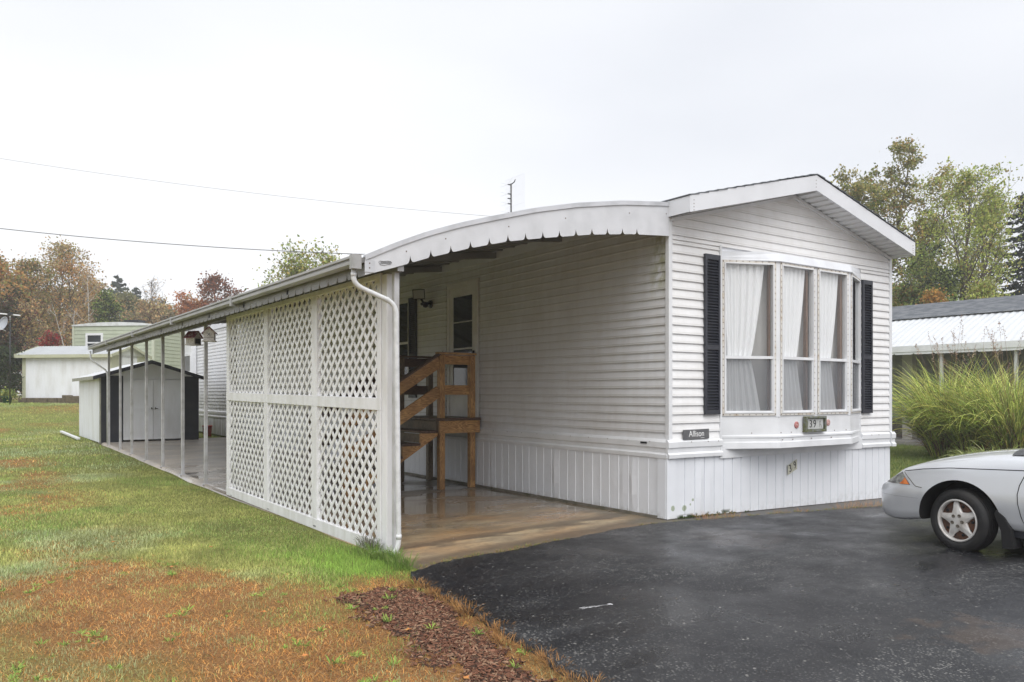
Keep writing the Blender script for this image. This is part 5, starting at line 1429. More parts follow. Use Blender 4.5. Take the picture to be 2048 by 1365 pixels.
for i, (px, Z, top, pal) in enumerate([(20, 74, 560, OLIVE + GREEN), (90, 76, 575, RUST + OLIVE), (140, 74, 580, ORNG + RUST), (200, 84, 590, OLIVE), (335, 80, 612, RUST + OLIVE), (400, 80, 605, RUST)]):
    make_tree('deciduous_tree', ['green and olive tree deep in the woods behind the left edge', 'rusty tree deep in the woods behind the tallest tree', 'orange tree deep in the woods left of the birch', 'olive tree deep in the woods right of the birch',
                                 'brown tree deep in the woods behind the bare grey tree', 'brown tree deep in the woods behind the bright orange tree'][i], px, Z, top, 3.2, pal, 8000, .21, 30 + i, FG, start=.05)
make_tree('shrub', 'large twiggy red-brown shrub behind the far left shed', 52, 43, 612, 1.7, RUST + [(.12, .06, .05), (.2, .05, .04)], 5200, .12, 40, None, start=.05, sparse=.8, up=.8, cat='shrub')
make_tree('shrub', 'dark shrub with dusky red leaves at the left edge', 2, 38, 640, 1.6, [(.10, .035, .03), (.06, .05, .025), (.045, .05, .022)], 9000, .12, 41, None, start=.02, env=lambda t: 1, cat='shrub')
make_tree('shrub', 'bright crimson shrub peeping over the roof of the long white shed', 98, 42, 674, .6, RED, 1800, .11, 42, None, start=.1, env=lambda t: 1, cat='shrub')
make_tree('shrub', 'dark green low shrub at the left end of the long white shed', 8, 35.5, 715, .75, DGREEN, 3500, .10, 43, None, start=.02, env=lambda t: 1, cat='shrub')
# behind the canopy
make_tree('deciduous_tree', 'green and yellow tree rising above the carport gutter under the cable', 622, 40, 578, 3.1, LGREEN + YEL + GREEN, 13000, .14, 50, None, start=.3, nlimb=40, up=.35, env=lambda t: 1.05 - .5 * t * t)
# right side
RG = 'trees behind the right neighbour'
make_tree('deciduous_tree', 'tallest narrow green tree with orange patches right of the gable', 1746, 45, 268, 1.9, GREEN + YEL + OLIVE + [(.36, .20, .06)], 26000, .14, 60, RG, start=.2, nlimb=60, multi=3, env=col_env, sig=.26)
make_tree('deciduous_tree', 'olive and brown tree right behind the tallest narrow tree', 1818, 43, 338, 2.1, OLIVE + YEL + LGREEN, 15000, .12, 61, RG, start=.2, nlimb=44, multi=2, env=col_env, sig=.26)
make_tree('deciduous_tree', 'wide light green tree with thin leafy limbs left of the spruce', 1905, 38, 345, 2.9, LGREEN + LGREEN + YEL, 12000, .11, 62, RG, start=.28, nlimb=40, multi=2, up=.75, sig=.24)
make_tree('deciduous_tree', 'second light green tree with long reaching limbs', 1960, 41, 395, 2.2, LGREEN, 6000, .11, 69, RG, start=.3, nlimb=30, multi=1, up=.8, sig=.24)
make_tree('deciduous_tree', 'dense dark green low tree above the neighbouring roof', 1885, 36, 538, 1.6, DGREEN + GREEN, 10000, .12, 63, RG, start=.15, env=lambda t: 1)
make_tree('deciduous_tree', 'small orange tree above the neighbouring roof', 1870, 33, 572, 1.0, [(.46, .24, .06), (.38, .20, .05), (.30, .22, .06)], 3500, .10, 64, RG, start=.3)
make_tree('deciduous_tree', 'small yellow-green tree left of the spruce above the roof', 1972, 34, 552, 1.2, YEL + LGREEN, 4500, .10, 65, RG, start=.3)
make_tree('deciduous_tree', 'olive low tree directly right of the house corner', 1800, 38, 560, 1.4, OLIVE + GREEN, 6500, .12, 66, RG, start=.15)
make_tree('deciduous_tree', 'green rounded tree between the narrow tree and the dark low tree', 1840, 40, 500, 1.6, GREEN + OLIVE, 7000, .12, 67, RG, start=.15)

def conifer(name, label, px, Z, top, spread, pal, seed, droop=.25, nb=70, nl=60, ls=.22, group=None):
    r = np.random.default_rng(seed); x, y = at(px, Z); g = g1(x, y) - .05; H = zat(top, Z) - g
    t_ = thing(name, label, 'tree', (x, y, g), 0, group); mb = MB()
    mb.tube([(0, 0, 0), (.05, 0, H * .5), (0, .03, H)], [H * .018, H * .011, .02], 8)
    C0 = []; ids = []
    for i in range(nb):
        t = .12 + .87 * (i / nb); a = i * 2.4 + r.normal(0, .3); Ln = spread * (1 - t) ** .8 * r.uniform(.7, 1.15) + .15
        P0 = np.array([0, 0, H * t]); pts = []
        for k in range(6):
            f = k / 5; pts.append(P0 + np.array([math.cos(a) * Ln * f, math.sin(a) * Ln * f, -droop * Ln * f + .22 * Ln * f * f]))
        mb.tube(pts, [.05 * (1 - .15 * k) * Ln / spread + .01 for k in range(6)], 4, cap=False)
        P = np.array(pts); m = int(nl * (Ln / spread + .25)); f = r.uniform(.1, 1, m) * 5; k0 = np.minimum(4, f.astype(int)); ff = (f - k0)[:, None]
        c = P[k0] * (1 - ff) + P[k0 + 1] * ff
        side = r.normal(0, .13 * Ln + .05, m); c = c + np.stack([-math.sin(a) * side, math.cos(a) * side, -np.abs(side) * .35 - r.random(m) * .15], 1)
        C0.append(c); ids.append(np.full(m, i))
    mb.build('trunk', M_BARK, t_, local=True)
    c = np.concatenate(C0); ids = np.concatenate(ids)
    V, F, C_ = leaf_quads(c, ls, r, pal, ids); npmesh('crown', V, F, M_LEAF, C_, parent=t_)
PINE = [(.035, .055, .04), (.05, .07, .045), (.028, .045, .035)]
conifer('spruce_tree', 'dark drooping spruce at the right edge', 2052, 42, 375, 4.6, [(.02, .032, .025), (.03, .042, .03)], 70, .30, 110, 130, .20)
conifer('pine_tree', 'left of the two hazy pines above the pale green home', 236, 100, 548, 5.5, PINE, 71, .05, 60, 110, .42, 'hazy far pines')
conifer('pine_tree', 'right of the two hazy pines above the pale green home', 272, 104, 572, 5.0, PINE, 72, .05, 55, 100, .42, 'hazy far pines')
conifer('pine_tree', 'hazy pine behind the brown trees left of the bright orange tree', 326, 100, 598, 4.5, PINE, 73, .05, 45, 100, .42, 'hazy far pines')

# satellite dish and TV mast at the left edge
dx, dy = at(20, 33); dz = g1(dx, dy)
sd = thing('satellite_dish', 'grey satellite dish on a striped mast with white cross arms at the left edge', 'satellite dish', (dx, dy, dz - .05), R(-35))
zc = zat(650, 33) - dz + .05; zt = zat(626, 33) - dz + .05
mb = MB(); mb.tube([(0, 0, zc + .1), (0, 0, zt)], .028, 8); mb.build('striped_mast', simple('striped_mast', (.6, .6, .6), .5, c2=(.12, .12, .12), scale=4, lo=.48, hi=.52, stretch=(0, 0, 3)), sd, local=True)
mb = MB(); mb.tube([(0, 0, 0), (0, 0, zc + .1)], .024, 8); mb.build('mast', M_DARK, sd, local=True)
mb = MB(); prof = [(0, .10), (.10, .09), (.20, .06), (.28, .0), (.285, .0), (.2, .05), (.10, .08), (0, .09)]
ax = Vector((-.35, -1, .35)).normalized(); s1 = ax.cross(Vector((0, 0, 1))).normalized(); s2_ = s1.cross(ax)
mb.lathe([(r_, .12 - h) for r_, h in prof], lambda a, b, h: tuple(Vector((-.12, -.12, zc)) + s1 * a * .9 + s2_ * b * 1.05 + ax * h), 24); mb.build('dish', simple('grey_dish', (.36, .38, .42), .5), sd, local=True)
mb = MB(); mb.tube([(-.12, -.12, zc - .25), (-.1, -.55, zc - .2)], .015, 6); mb.box(-.16, -.04, -.62, -.5, zc - .24, zc - .14); mb.build('feed_arm', M_TRIM, sd, local=True)
mb = MB(); mb.beam((-.42, 0, zt - .03), (.36, .1, zt - .1), .06, .05); mb.beam((-.06, -.06, zt - .08), (.06, .06, zt - .02), .12, .10, 1); mb.build('cross_arm', [M_TRIM, M_DARK], sd, local=True)
# potted plant
qx, qy = at(14, 34.3); qz = g1(qx, qy)
pp = thing('potted_plant', 'leafy plant in a green tub at the left end of the long white shed', 'potted plant', (qx, qy, qz))
mb = MB(); mb.lathe([(0, 0), (.15, 0), (.20, .26), (.22, .26), (.22, .29), (.17, .29), (0, .24)], lambda a, b, h: (a, b, h - .03), 18); mb.build('tub', simple('green_tub', (.02, .09, .05), .5), pp, local=True)
r_ = np.random.default_rng(5); c = r_.normal(0, 1, (500, 3)) * [.16, .16, .10] + [0, 0, .36]; V, F, C_ = leaf_quads(c, .09, r_, GREEN, np.arange(500)); npmesh('foliage', V, F, M_LEAF, C_, parent=pp)

# ------------------------------------------------------------------ ornamental grass
def ribbons(base, n, L0, L1, w, r, pal, seg=6, rb=.3, lean=(0.15, .75), stiff=.5, tipcol=None):
    a = r.uniform(0, 2 * math.pi, n); rr_ = np.sqrt(r.random(n)) * rb
    p = np.stack([np.cos(a) * rr_, np.sin(a) * rr_, np.zeros(n)], 1) + base
    az = a + r.normal(0, .5, n); ln = r.uniform(L0, L1, n); th = r.uniform(lean[0], lean[1], n) * .55
    V = []; side = np.stack([-np.sin(az), np.cos(az), np.zeros(n)], 1)
    side = side * .8 + r.normal(0, .35, (n, 3)); side /= np.linalg.norm(side, axis=1)[:, None]
    curv = r.uniform(.6, 2.3, n) * (1.6 - stiff)
    for k in range(seg + 1):
        ww_ = w * (1 - (k / seg) ** 2.2) * (.5 + min(1, k / 1.5) * .5) + .0006
        V.append(p + side * ww_ / 2); V.append(p - side * ww_ / 2)
        ang = np.minimum(th + curv * (k / seg) ** 1.6, 2.7)
        p = p + np.stack([np.cos(az) * np.sin(ang), np.sin(az) * np.sin(ang), np.cos(ang)], 1) * (ln / seg)[:, None]
    V = np.stack(V, 1)                                  # n, 2(seg+1), 3
    m = 2 * (seg + 1); idx = np.arange(n)[:, None] * m
    F = np.concatenate([np.stack([idx[:, 0] + 2 * k, idx[:, 0] + 2 * k + 1, idx[:, 0] + 2 * k + 3, idx[:, 0] + 2 * k + 2], 1) for k in range(seg)])
    pal = np.array(pal); col = pal[r.integers(0, len(pal), n)] * r.uniform(.75, 1.25, (n, 1)); col = np.repeat(col[:, None], m, 1)
    return V.reshape(-1, 3), F, col.reshape(-1, 3)
def big_grass(x, y, label, n, h, seed, plumes=16, rb=.35):
    r = np.random.default_rng(seed); g = g1(x, y) - .06
    t_ = thing('ornamental_grass', label, 'ornamental grass', (x, y, g), 0, 'tall clumps of ornamental grass')
    pal = [(.52, .64, .11), (.38, .52, .09), (.68, .74, .22), (.22, .33, .07), (.76, .72, .18), (.30, .26, .09)]
    V, F, C_ = ribbons(np.zeros(3), n, h * .5, h * 1.28, .020, r, pal, 8, rb, (.03, .95), .5)
    npmesh('blades', V, F, M_BLADE, C_, parent=t_)
    V, F, C_ = ribbons(np.zeros(3), n // 6, h * .3, h * .7, .02, r, [(.30, .20, .08), (.22, .13, .06), (.14, .09, .05)], 6, rb, (.1, 1.1), .4)
    npmesh('dead_blades', V, F, M_BLADE, C_, parent=t_)
    mb = MB(); cc = []
    for k in range(plumes):
        a = r.uniform(0, 6.28); rr_ = r.uniform(0, rb); ln = h * r.uniform(1.15, 1.5); ti = r.uniform(.05, .55); az = a + r.normal(0, .4)
        pts = []
        for j in range(7):
            f = j / 6; pts.append((math.cos(a) * rr_ + math.cos(az) * ln * math.sin(ti) * f ** 1.4, math.sin(a) * rr_ + math.sin(az) * ln * math.sin(ti) * f ** 1.4, ln * f * math.cos(ti * f)))
        mb.tube(pts, [.0028] * 6 + [.0015], 3, cap=False)
        e = np.array(pts[-1]); d_ = (e - np.array(pts[-2])); d_ /= np.linalg.norm(d_)
        for q in range(26):
            f = r.random(); cc.append(e - d_ * .30 * f + r.normal(0, .008 + .022 * f, 3))
    mb.build('stalks', simple('grass_stalk', (.24, .14, .08), .7), t_, local=True)
    c = np.array(cc); V, F, C_ = leaf_quads(c, .026, r, [(.42, .30, .24), (.35, .24, .20), (.48, .36, .28)], np.arange(len(c)))
    npmesh('plumes', V, F, M_LEAF, C_, parent=t_)
p1 = at(1893, 19.6); p2 = at(2040, 17.6); p3_ = at(1985, 20.5)
big_grass(p1[0], p1[1], 'tall arching yellow-green grass clump beside the right corner of the white home', 1700, 2.35, 1, 15, .34)
big_grass(p3_[0], p3_[1], 'yellow-green grass clump in the middle, behind the hood of the silver car', 1500, 2.3, 3, 11, .42)
p5_ = at(1958, 18.8)
big_grass(p5_[0], p5_[1], 'yellow-green grass clump between the hood and the white awning post', 1500, 2.2, 5, 6, .45)
big_grass(p2[0], p2[1], 'brightest grass clump at the right edge of the picture', 1700, 2.35, 2, 12, .42)
p4_ = at(2010, 16.0)
t_ = thing('low_grass', 'low flattened variegated grass just above the hood of the silver car', 'ornamental grass', (p4_[0], p4_[1], -.12)); r_ = np.random.default_rng(8)
V, F, C_ = ribbons(np.zeros(3), 700, .4, .8, .02, r_, [(.36, .42, .14), (.28, .36, .09), (.45, .47, .22)], 5, .7, (.6, 1.5), .2); npmesh('blades', V, F, M_BLADE, C_, parent=t_)
# ------------------------------------------------------------------ turf blades
def on_lawn(x, y):
    lawn_ = (x < -3.47) | (y > 17.6) 
    lawn_ &= ~((x > xl(y) - .005) & (y < ye(x) + .0))
    front = (y < -.45) & (x < xl(y) - .0)
    return np.where(y < -.72, front, lawn_)
def turf(name, label, xr, yr, n, h, w, seed, sizer=1.0):
    r = np.random.default_rng(seed)
    x = r.uniform(*xr, n); y = r.uniform(*yr, n)
    # keep what the picture could plausibly show: in front of the camera, with a margin
    c, s = math.cos(R(35)), math.sin(R(35)); dx_, dy_ = x - CAMX, y - CAMY; Zd = dx_ * s + dy_ * c; Xd = dx_ * c - dy_ * s
    ok = on_lawn(x, y) & (Zd > 2.6) & (Xd < Zd * .8 + .6) & (Xd > -Zd * 1.05 - 1.2)
    mulch = mulch_mask(x, y); ok &= (r.random(n) > mulch * .93)
    x, y = x[ok], y[ok]; n = len(x)
    d = dead_mask(x, y); thin = (fbm(x, y, 3.2, 61) > .52) & (d > .5)
    keep = ~(thin & (r.random(n) < .35)); x, y, d = x[keep], y[keep], d[keep]; n = len(x)
    mixn = fbm(x, y, 4.5, 91) * .6 + fbm(x, y, 1.7, 92) * .4
    isdead = r.random(n) < np.clip(d * (2.1 - 2.3 * mixn), 0, .95)
    lush = np.exp(-((x + 3.75) / .55) ** 2) * np.exp(-((y + .05) / 1.0) ** 2) * 1.3 + .25 * sstep((fbm(x, y, 1.3, 62) - .5) / .2)
    hh = h * r.uniform(.5, 1.25, n) * np.where(isdead, 1.15, 1.0 + lush * .8)
    a = r.uniform(0, 2 * math.pi, n); tilt = np.where(isdead, r.uniform(.6, 1.5, n), r.uniform(.05, .8, n))
    z0 = gz(x, y) - .05
    dirv = np.stack([np.cos(a) * np.sin(tilt), np.sin(a) * np.sin(tilt), np.cos(tilt)], 1)
    sd_ = np.stack([-np.sin(a), np.cos(a), np.zeros(n)], 1)
    b = r.uniform(0, 2 * math.pi, n); sd_ = sd_ * .7 + np.stack([np.cos(b), np.sin(b), np.zeros(n)], 1) * .5
    ww_ = w * r.uniform(.6, 1.3, n)[:, None]
    P = np.stack([x, y, z0], 1)
    mid = P + dirv * (hh * .55)[:, None]; tipd = dirv + np.array([0, 0, -.45]) + r.normal(0, .15, (n, 3)); tip = mid + tipd * (hh * .5)[:, None]
    V = np.stack([P - sd_ * ww_, P + sd_ * ww_, mid + sd_ * ww_ * .8, tip, mid - sd_ * ww_ * .8], 1).reshape(-1, 3)
    i = np.arange(n)[:, None] * 5
    F = np.concatenate([i + np.array([[0, 1, 2, 4]]), ], 0)
    F3 = i + np.array([[4, 2, 3, 3]])
    pg = np.array([(.26, .39, .085), (.35, .47, .11), (.21, .33, .08), (.44, .50, .15), (.56, .53, .21)])
    pgl = np.array([(.30, .50, .08), (.38, .56, .11), (.23, .40, .065)])
    pd = np.array([(.86, .40, .11), (.70, .29, .07), (.88, .52, .18), (.36, .19, .085), (.55, .36, .17), (.24, .13, .07)])
    C_ = pg[r.integers(0, 5, n)]
    yel = (sstep((fbm(x, y, .8, 71) - .45) / .2) * .5)[:, None]
    C_ = C_ * (1 - yel) + np.array([.62, .56, .19]) * yel
    dew = (sstep((fbm(x, y, .7, 72) - .5) / .2) * .5)[:, None]
    C_ = C_ * (1 - dew) + np.array([.50, .58, .38]) * dew
    k = (r.random(n) < lush * 1.1 - .15) & ~isdead; C_[k] = pgl[r.integers(0, 3, k.sum())] * (.8 + .3 * r.random((k.sum(), 1)))
    C_[isdead] = pd[r.integers(0, 6, isdead.sum())] * 1.0
    tone = (.62 + .76 * fbm(x, y, 2.4, 73))[:, None] * (.72 + .56 * fbm(x, y, 9, 74))[:, None]
    C_ = C_ * tone * r.uniform(.8, 1.2, (n, 1))
    C5 = np.repeat(C_, 5, 0)
    me = bpy.data.meshes.new(name)
    me.vertices.add(n * 5); me.vertices.foreach_set('co', V.astype(np.float32).ravel())
    quads = (i + np.array([[0, 1, 2, 4]])).ravel(); tris = (i + np.array([[4, 2, 3]])).ravel()
    me.loops.add(n * 7); me.loops.foreach_set('vertex_index', np.concatenate([quads, tris]).astype(np.int32))
    me.polygons.add(n * 2)
    me.polygons.foreach_set('loop_start', np.concatenate([np.arange(n) * 4, n * 4 + np.arange(n) * 3]).astype(np.int32))
    me.polygons.foreach_set('loop_total', np.concatenate([np.full(n, 4), np.full(n, 3)]).astype(np.int32))
    me.update(calc_edges=True)
    at_ = me.color_attributes.new('Col', 'FLOAT_COLOR', 'POINT'); c4 = np.ones((n * 5, 4), np.float32); c4[:, :3] = C5; at_.data.foreach_set('color', c4.ravel())
    me.materials.append(M_BLADE)
    o = bpy.data.objects.new(name, me); COL.objects.link(o)
    o['kind'] = 'stuff'; o['label'] = label; o['category'] = 'grass'
    return o
# mulch bed (a real strip of bark by the drive)
MP = [(-4.02, -.80), (-3.72, -.98), (-3.74, -1.35), (-3.80, -1.75), (-3.90, -2.25), (-3.97, -2.65), (-4.03, -3.0), (-4.12, -3.3), (-4.30, -4.2), (-4.62, -4.0), (-4.48, -3.05), (-4.40, -2.6), (-4.36, -2.2), (-4.37, -1.6), (-4.28, -1.05)]
def mulch_mask(x, y):
    yy = [p[1] for p in MP[1:9]][::-1]; right = np.interp(y, yy, [p[0] for p in MP[1:9]][::-1])
    lp = MP[9:]; left = np.interp(y, [p[1] for p in lp], [p[0] for p in lp]) - .12
    e = (fbm(x, y, 4, 81) - .5) * .28
    e = e + (fbm(x, y, 13, 83) - .5) * .22
    m = sstep((x - left + e) / .30) * sstep((right + .02 - x + e) / .14) * sstep((-.84 - y + e) / .22) * sstep((y + 4.2) / .3)
    return m
turf('lawn_grass', 'short green and straw-coloured lawn grass in the foreground', (-10.5, -3.3), (-4.2, 1.8), 440000, .040, .0013, 1)
turf('lawn_grass', 'lawn grass beside the lattice and carport posts', (-18, -3.3), (1.8, 9.5), 440000, .046, .0020, 2)
turf('lawn_grass', 'lawn grass on the far lawn by the sheds', (-34, 5), (9.5, 36), 400000, .060, .0050, 3)
# right-hand lawn between house and neighbour
def turf_right():
    r = np.random.default_rng(9); n = 60000
    x = r.uniform(5.2, 17, n); y = r.uniform(-1.2, 9, n); ok = ~((y < ye(np.minimum(x, 14)) + .0) & (x < 14)); x, y = x[ok], y[ok]; n = len(x)
    a = r.uniform(0, 6.28, n); hh = .075 * r.uniform(.5, 1.2, n); w = .006
    z0 = gz(x, y) - .05; P = np.stack([x, y, z0], 1); s_ = np.stack([np.cos(a), np.sin(a), 0 * a], 1) * w; t = P + np.stack([r.normal(0, .02, n), r.normal(0, .02, n), hh], 1)
    V = np.stack([P - s_, P + s_, t], 1).reshape(-1, 3); F = np.arange(n * 3).reshape(n, 3)
    pal = np.array([(.13, .19, .04), (.17, .21, .05), (.10, .15, .035)]); C_ = np.repeat(pal[r.integers(0, 3, n)] * r.uniform(.8, 1.2, (n, 1)), 3, 0)
    o = npmesh('lawn_grass', V, F, M_BLADE, C_); o['kind'] = 'stuff'; o['label'] = 'mown green grass between the white home and its right neighbour'; o['category'] = 'grass'
turf_right()
# bark mulch
def mulch():
    r = np.random.default_rng(12); n = 44000
    x = r.uniform(-4.8, -3.55, n); y = r.uniform(-4.4, -.7, n); ok = (r.random(n) < mulch_mask(x, y)) & (x < xl(y) - .03); x, y = x[ok], y[ok]; n = len(x)
    a = r.uniform(0, 6.28, n); l = r.uniform(.007, .024, n); w = r.uniform(.003, .008, n); h = r.uniform(.002, .006, n)
    pit = r.normal(0, .28, n); z = gz(x, y) - .045 + r.uniform(0, .022, n)
    u_ = np.stack([np.cos(a) * np.cos(pit), np.sin(a) * np.cos(pit), np.sin(pit)], 1); v_ = np.stack([-np.sin(a), np.cos(a), r.normal(0, .3, n)], 1)
    c = np.stack([x, y, z], 1); U = u_ * l[:, None]; W_ = v_ * w[:, None]; Hh = np.stack([0 * h, 0 * h, h], 1)
    V = np.stack([c - U - W_ * .5, c + U - W_ * .8, c + U * .8 + W_, c - U * .9 + W_ * .8, c - U * .9 - W_ * .4 + Hh, c + U * .9 - W_ * .6 + Hh, c + U * .7 + W_ * .8 + Hh, c - U * .8 + W_ * .7 + Hh], 1).reshape(-1, 3)
    i = np.arange(n)[:, None] * 8
    F = np.concatenate([i + np.array([[a_, b_, c_, d_]]) for a_, b_, c_, d_ in ((4, 5, 6, 7), (0, 1, 5, 4), (1, 2, 6, 5), (2, 3, 7, 6), (3, 0, 4, 7))])
    pal = np.array([(.17, .08, .05), (.12, .055, .036), (.22, .11, .07), (.075, .045, .032), (.27, .17, .11)])
    C_ = np.repeat(pal[r.integers(0, 5, n)] * r.uniform(.7, 1.25, (n, 1)), 8, 0)
    o = npmesh('bark_mulch', V, F, M_CHIP, C_); o['kind'] = 'stuff'; o['label'] = 'dark red-brown bark mulch strip beside the driveway'; o['category'] = 'mulch'
    # soil under it
    gx_ = np.linspace(-4.75, -3.55, 70); gy_ = np.linspace(-4.4, -.7, 150); A, B = np.meshgrid(gx_, gy_, indexing='ij')
    m = mulch_mask(A, B); Zm = gz(A, B) - .075 + .040 * sstep(m / .5)
    o = grid_obj('mulch_soil', A, B, Zm, simple('damp_mulch_soil', (.07, .035, .027), .9, c2=(.04, .025, .02), scale=25, bump=.5, bscale=60)); struct(o)
mulch()
# weeds: rosettes and dry tufts along edges
def tufts(name, label, pts, n, h, pal, seed, w=.004, rb=.03, lean=(.2, 1.4)):
    r = np.random.default_rng(seed); Vs_, Fs, Cs = [], [], []; o = 0
    for (x, y, sc) in pts:
        V, F, C_ = ribbons(np.array([x, y, g1(x, y) - .02 if x < -3.5 else g1(x, y) + .0]), n, h * .5 * sc, h * sc, w * sc, r, pal, 4, rb * sc, lean, .7)
        Vs_.append(V); Fs.append(F + o); Cs.append(C_); o += len(V)
    ob = npmesh(name, np.concatenate(Vs_), np.concatenate(Fs), M_BLADE, np.concatenate(Cs)); ob['kind'] = 'stuff'; ob['label'] = label; ob['category'] = 'weeds'; return ob
r_ = np.random.default_rng(77)
wd = [(-4.06, -1.25, 1.0), (-4.32, -1.75, 1.1), (-3.93, -1.05, .8), (-3.72, -.98, 1.0), (-4.0, -2.3, .9), (-3.98, -2.75, 1.0), (-4.15, -2.9, .8), (-4.2, -.9, 1.0), (-4.75, -1.7, .9), (-4.9, -2.3, 1.1), (-4.65, -2.5, .9)]
for k in range(75):
    x_, y_ = r_.uniform(-7.0, -4.1), r_.uniform(-3.2, 1.4)
    if dead_mask(x_, y_) > .3:
        m_n = r_.integers(1, 4)
        for j in range(m_n): wd.append((x_ + r_.normal(0, .06), y_ + r_.normal(0, .06), r_.uniform(.35, .95)))
tufts('broadleaf_weeds', 'bright green broad-leaved weeds scattered in the dead turf and mulch', wd, 16, .060, [(.28, .42, .08), (.37, .50, .10), (.20, .31, .06)], 5, .008, .025, (.6, 2.2))
edge = []
for y in np.linspace(-.95, -4.2, 34): edge.append((float(xl(y)) - .04 + r_.normal(0, .025), y + r_.normal(0, .03), r_.uniform(.7, 1.3)))
tufts('dry_grass_tufts', 'long straw-orange grass fringe hanging over the driveway edge', edge, 80, .070, [(.44, .22, .07), (.50, .29, .11), (.34, .16, .05), (.25, .14, .06)], 6, .0024, .06)
edge = []
for x in np.linspace(-3.55, -1.7, 16): edge.append((x, float(ye(x)) + .02 + r_.normal(0, .015), r_.uniform(.5, 1.0)))
for x in np.linspace(-.5, .3, 6): edge.append((x, float(ye(x)) + .01, r_.uniform(.5, .8)))
for x in np.linspace(.3, 4.4, 26): edge.append((x, float(ye(x)) + .02 + r_.normal(0, .02), r_.uniform(.5, 1.1)))
tufts('green_edge_weeds', 'thin green and yellow weeds in the joint between slab and driveway', edge, 46, .05, [(.18, .24, .05), (.24, .26, .07), (.34, .20, .08)], 7, .0028, .05)
edge = [(.42, -.20, 1.2), (.50, -.22, 1.0), (.72, -.24, .8), (.85, -.25, 1.0), (1.62, -.30, .7), (2.0, -.34, .8), (2.65, -.42, .9), (2.8, -.42, 1.1), (3.0, -.44, 1.2), (3.2, -.46, 1.2), (3.35, -.5, 1.1), (3.55, -.5, 1.0), (3.75, -.5, 1), (4.1, -.5, 1)]
tufts('dry_weeds', 'reddish-brown dry weeds along the foot of the front skirt', edge, 46, .12, [(.50, .27, .14), (.40, .20, .10), (.56, .38, .18)], 8, .0018, .10, (.1, 1.5))
tufts('grass_at_post', 'longer green grass around the foot of the lattice post', [(-3.46 - abs(r_.normal(0, .10)), -.12 + r_.normal(0, .28), r_.uniform(.7, 1.2)) for _ in range(46)], 26, .13, [(.13, .24, .035), (.17, .28, .05), (.22, .28, .08)], 9, .0030, .05, (.05, .9))
tufts('seeding_weed', 'grey-brown seeding weed against the foot of the lattice', [(-3.47, .34, 1.0), (-3.45, .42, 1.1), (-3.46, .52, .9), (-3.44, .28, .9)], 40, .19, [(.17, .15, .11), (.12, .12, .08)], 10, .0035, .05, (.05, 1.0))
# small litter on slab and drive: fallen leaves and grit
r = np.random.default_rng(31); pts = np.stack([r.uniform(-3.3, -.1, 70), r.uniform(-.3, 5, 70)], 1)
pts = np.concatenate([pts, np.stack([r.uniform(-3.6, 3, 60), r.uniform(-4, -.6, 60)], 1)]); pts = pts[(pts[:, 0] > xl(pts[:, 1]) + .05)]
n = len(pts); c = np.stack([pts[:, 0], pts[:, 1], gz(pts[:, 0], pts[:, 1]) + .014], 1)
V, F, C_ = leaf_quads(c, .016, r, [(.55, .55, .52), (.30, .18, .07), (.10, .06, .04), (.4, .3, .18)], np.arange(n)); V[:, 2] = np.repeat(c[:, 2], 4) + r.uniform(0, .003, n * 4)
o = npmesh('fallen_leaf_litter', V, F, M_LEAF, C_); o['kind'] = 'stuff'; o['label'] = 'tiny leaves and bits of grit scattered on slab and driveway'; o['category'] = 'litter'
pl_ = np.array([(-5.1, .7), (-5.6, .3), (-4.9, -1.1), (-6.3, 1.8), (-4.6, 1.4), (-5.9, -1.2), (-4.3, -2.0), (-7.2, 3.4), (-5.3, 2.2), (-4.45, -2.9), (-6.6, .2), (-5.0, -2.1)])
for k_, (x_, y_) in enumerate(pl_):
    on_ = x_ > -3.6; zz_ = g1(x_, y_) + (.018 if on_ else -.012)
    mb = MB(); a0_ = k_ * 1.7; P_ = []
    for q_ in range(10):
        t_a = 6.283 * q_ / 10; rr_ = .022 * (1.0 if q_ % 2 == 0 else .5); P_.append((x_ + math.cos(a0_ + t_a) * rr_ * 1.3, y_ + math.sin(a0_ + t_a) * rr_, zz_ + .004 * math.sin(t_a * 2)))
    mb.poly(P_)
    o = mb.build('fallen_leaf', simple('fallen_leaf_orange', (.55, .20, .05), .6, c2=(.35, .22, .06), scale=20)); tag(o, 'fallen orange-brown leaf lying on lawn or driveway', 'leaf', 'fallen leaves')
# white paint splash on the asphalt
mb = MB(); sx0, sy0 = -2.98, -2.35
q = random.Random(3)
pts = []
for k in range(22):
    a = 6.283 * k / 22; rr_ = (.008 if k % 2 else .014) + q.random() * .014; pts.append((sx0 + math.cos(a) * rr_, sy0 + math.sin(a) * rr_, .0165))
mb.poly(pts)
for k in range(70):
    t = q.random() ** .9; a = R(172) + q.gauss(0, .05); L_ = .015 + t * .20; x_, y_ = sx0 + math.cos(a) * L_, sy0 + math.sin(a) * L_ * 1.0
    mb.beam((x_, y_, .0158), (x_ + math.cos(a) * .02, y_ + math.sin(a) * .02, .0158), .0028, .001)
tag(mb.build('paint_splash', simple('white_splash', (.50, .50, .51), .6)), 'white streaked splash on the dark asphalt', 'splash')
# moss tufts at the foot of the skirt
r = np.random.default_rng(3); cc = []
for x in np.concatenate([r.uniform(.12, .85, 260), r.uniform(.98, 1.12, 50), r.uniform(1.3, 1.36, 20)]): cc.append((x, -.035 - abs(r.normal(0, .008)), g1(x, 0) + .012 + abs(r.normal(0, .008))))
V, F, C_ = leaf_quads(np.array(cc), .02, r, [(.05, .08, .02), (.09, .12, .03), (.03, .045, .015)], np.arange(len(cc))); o = npmesh('moss', V, F, M_LEAF, C_); o['kind'] = 'stuff'; o['label'] = 'dark green moss along the foot of the front skirt'; o['category'] = 'moss'

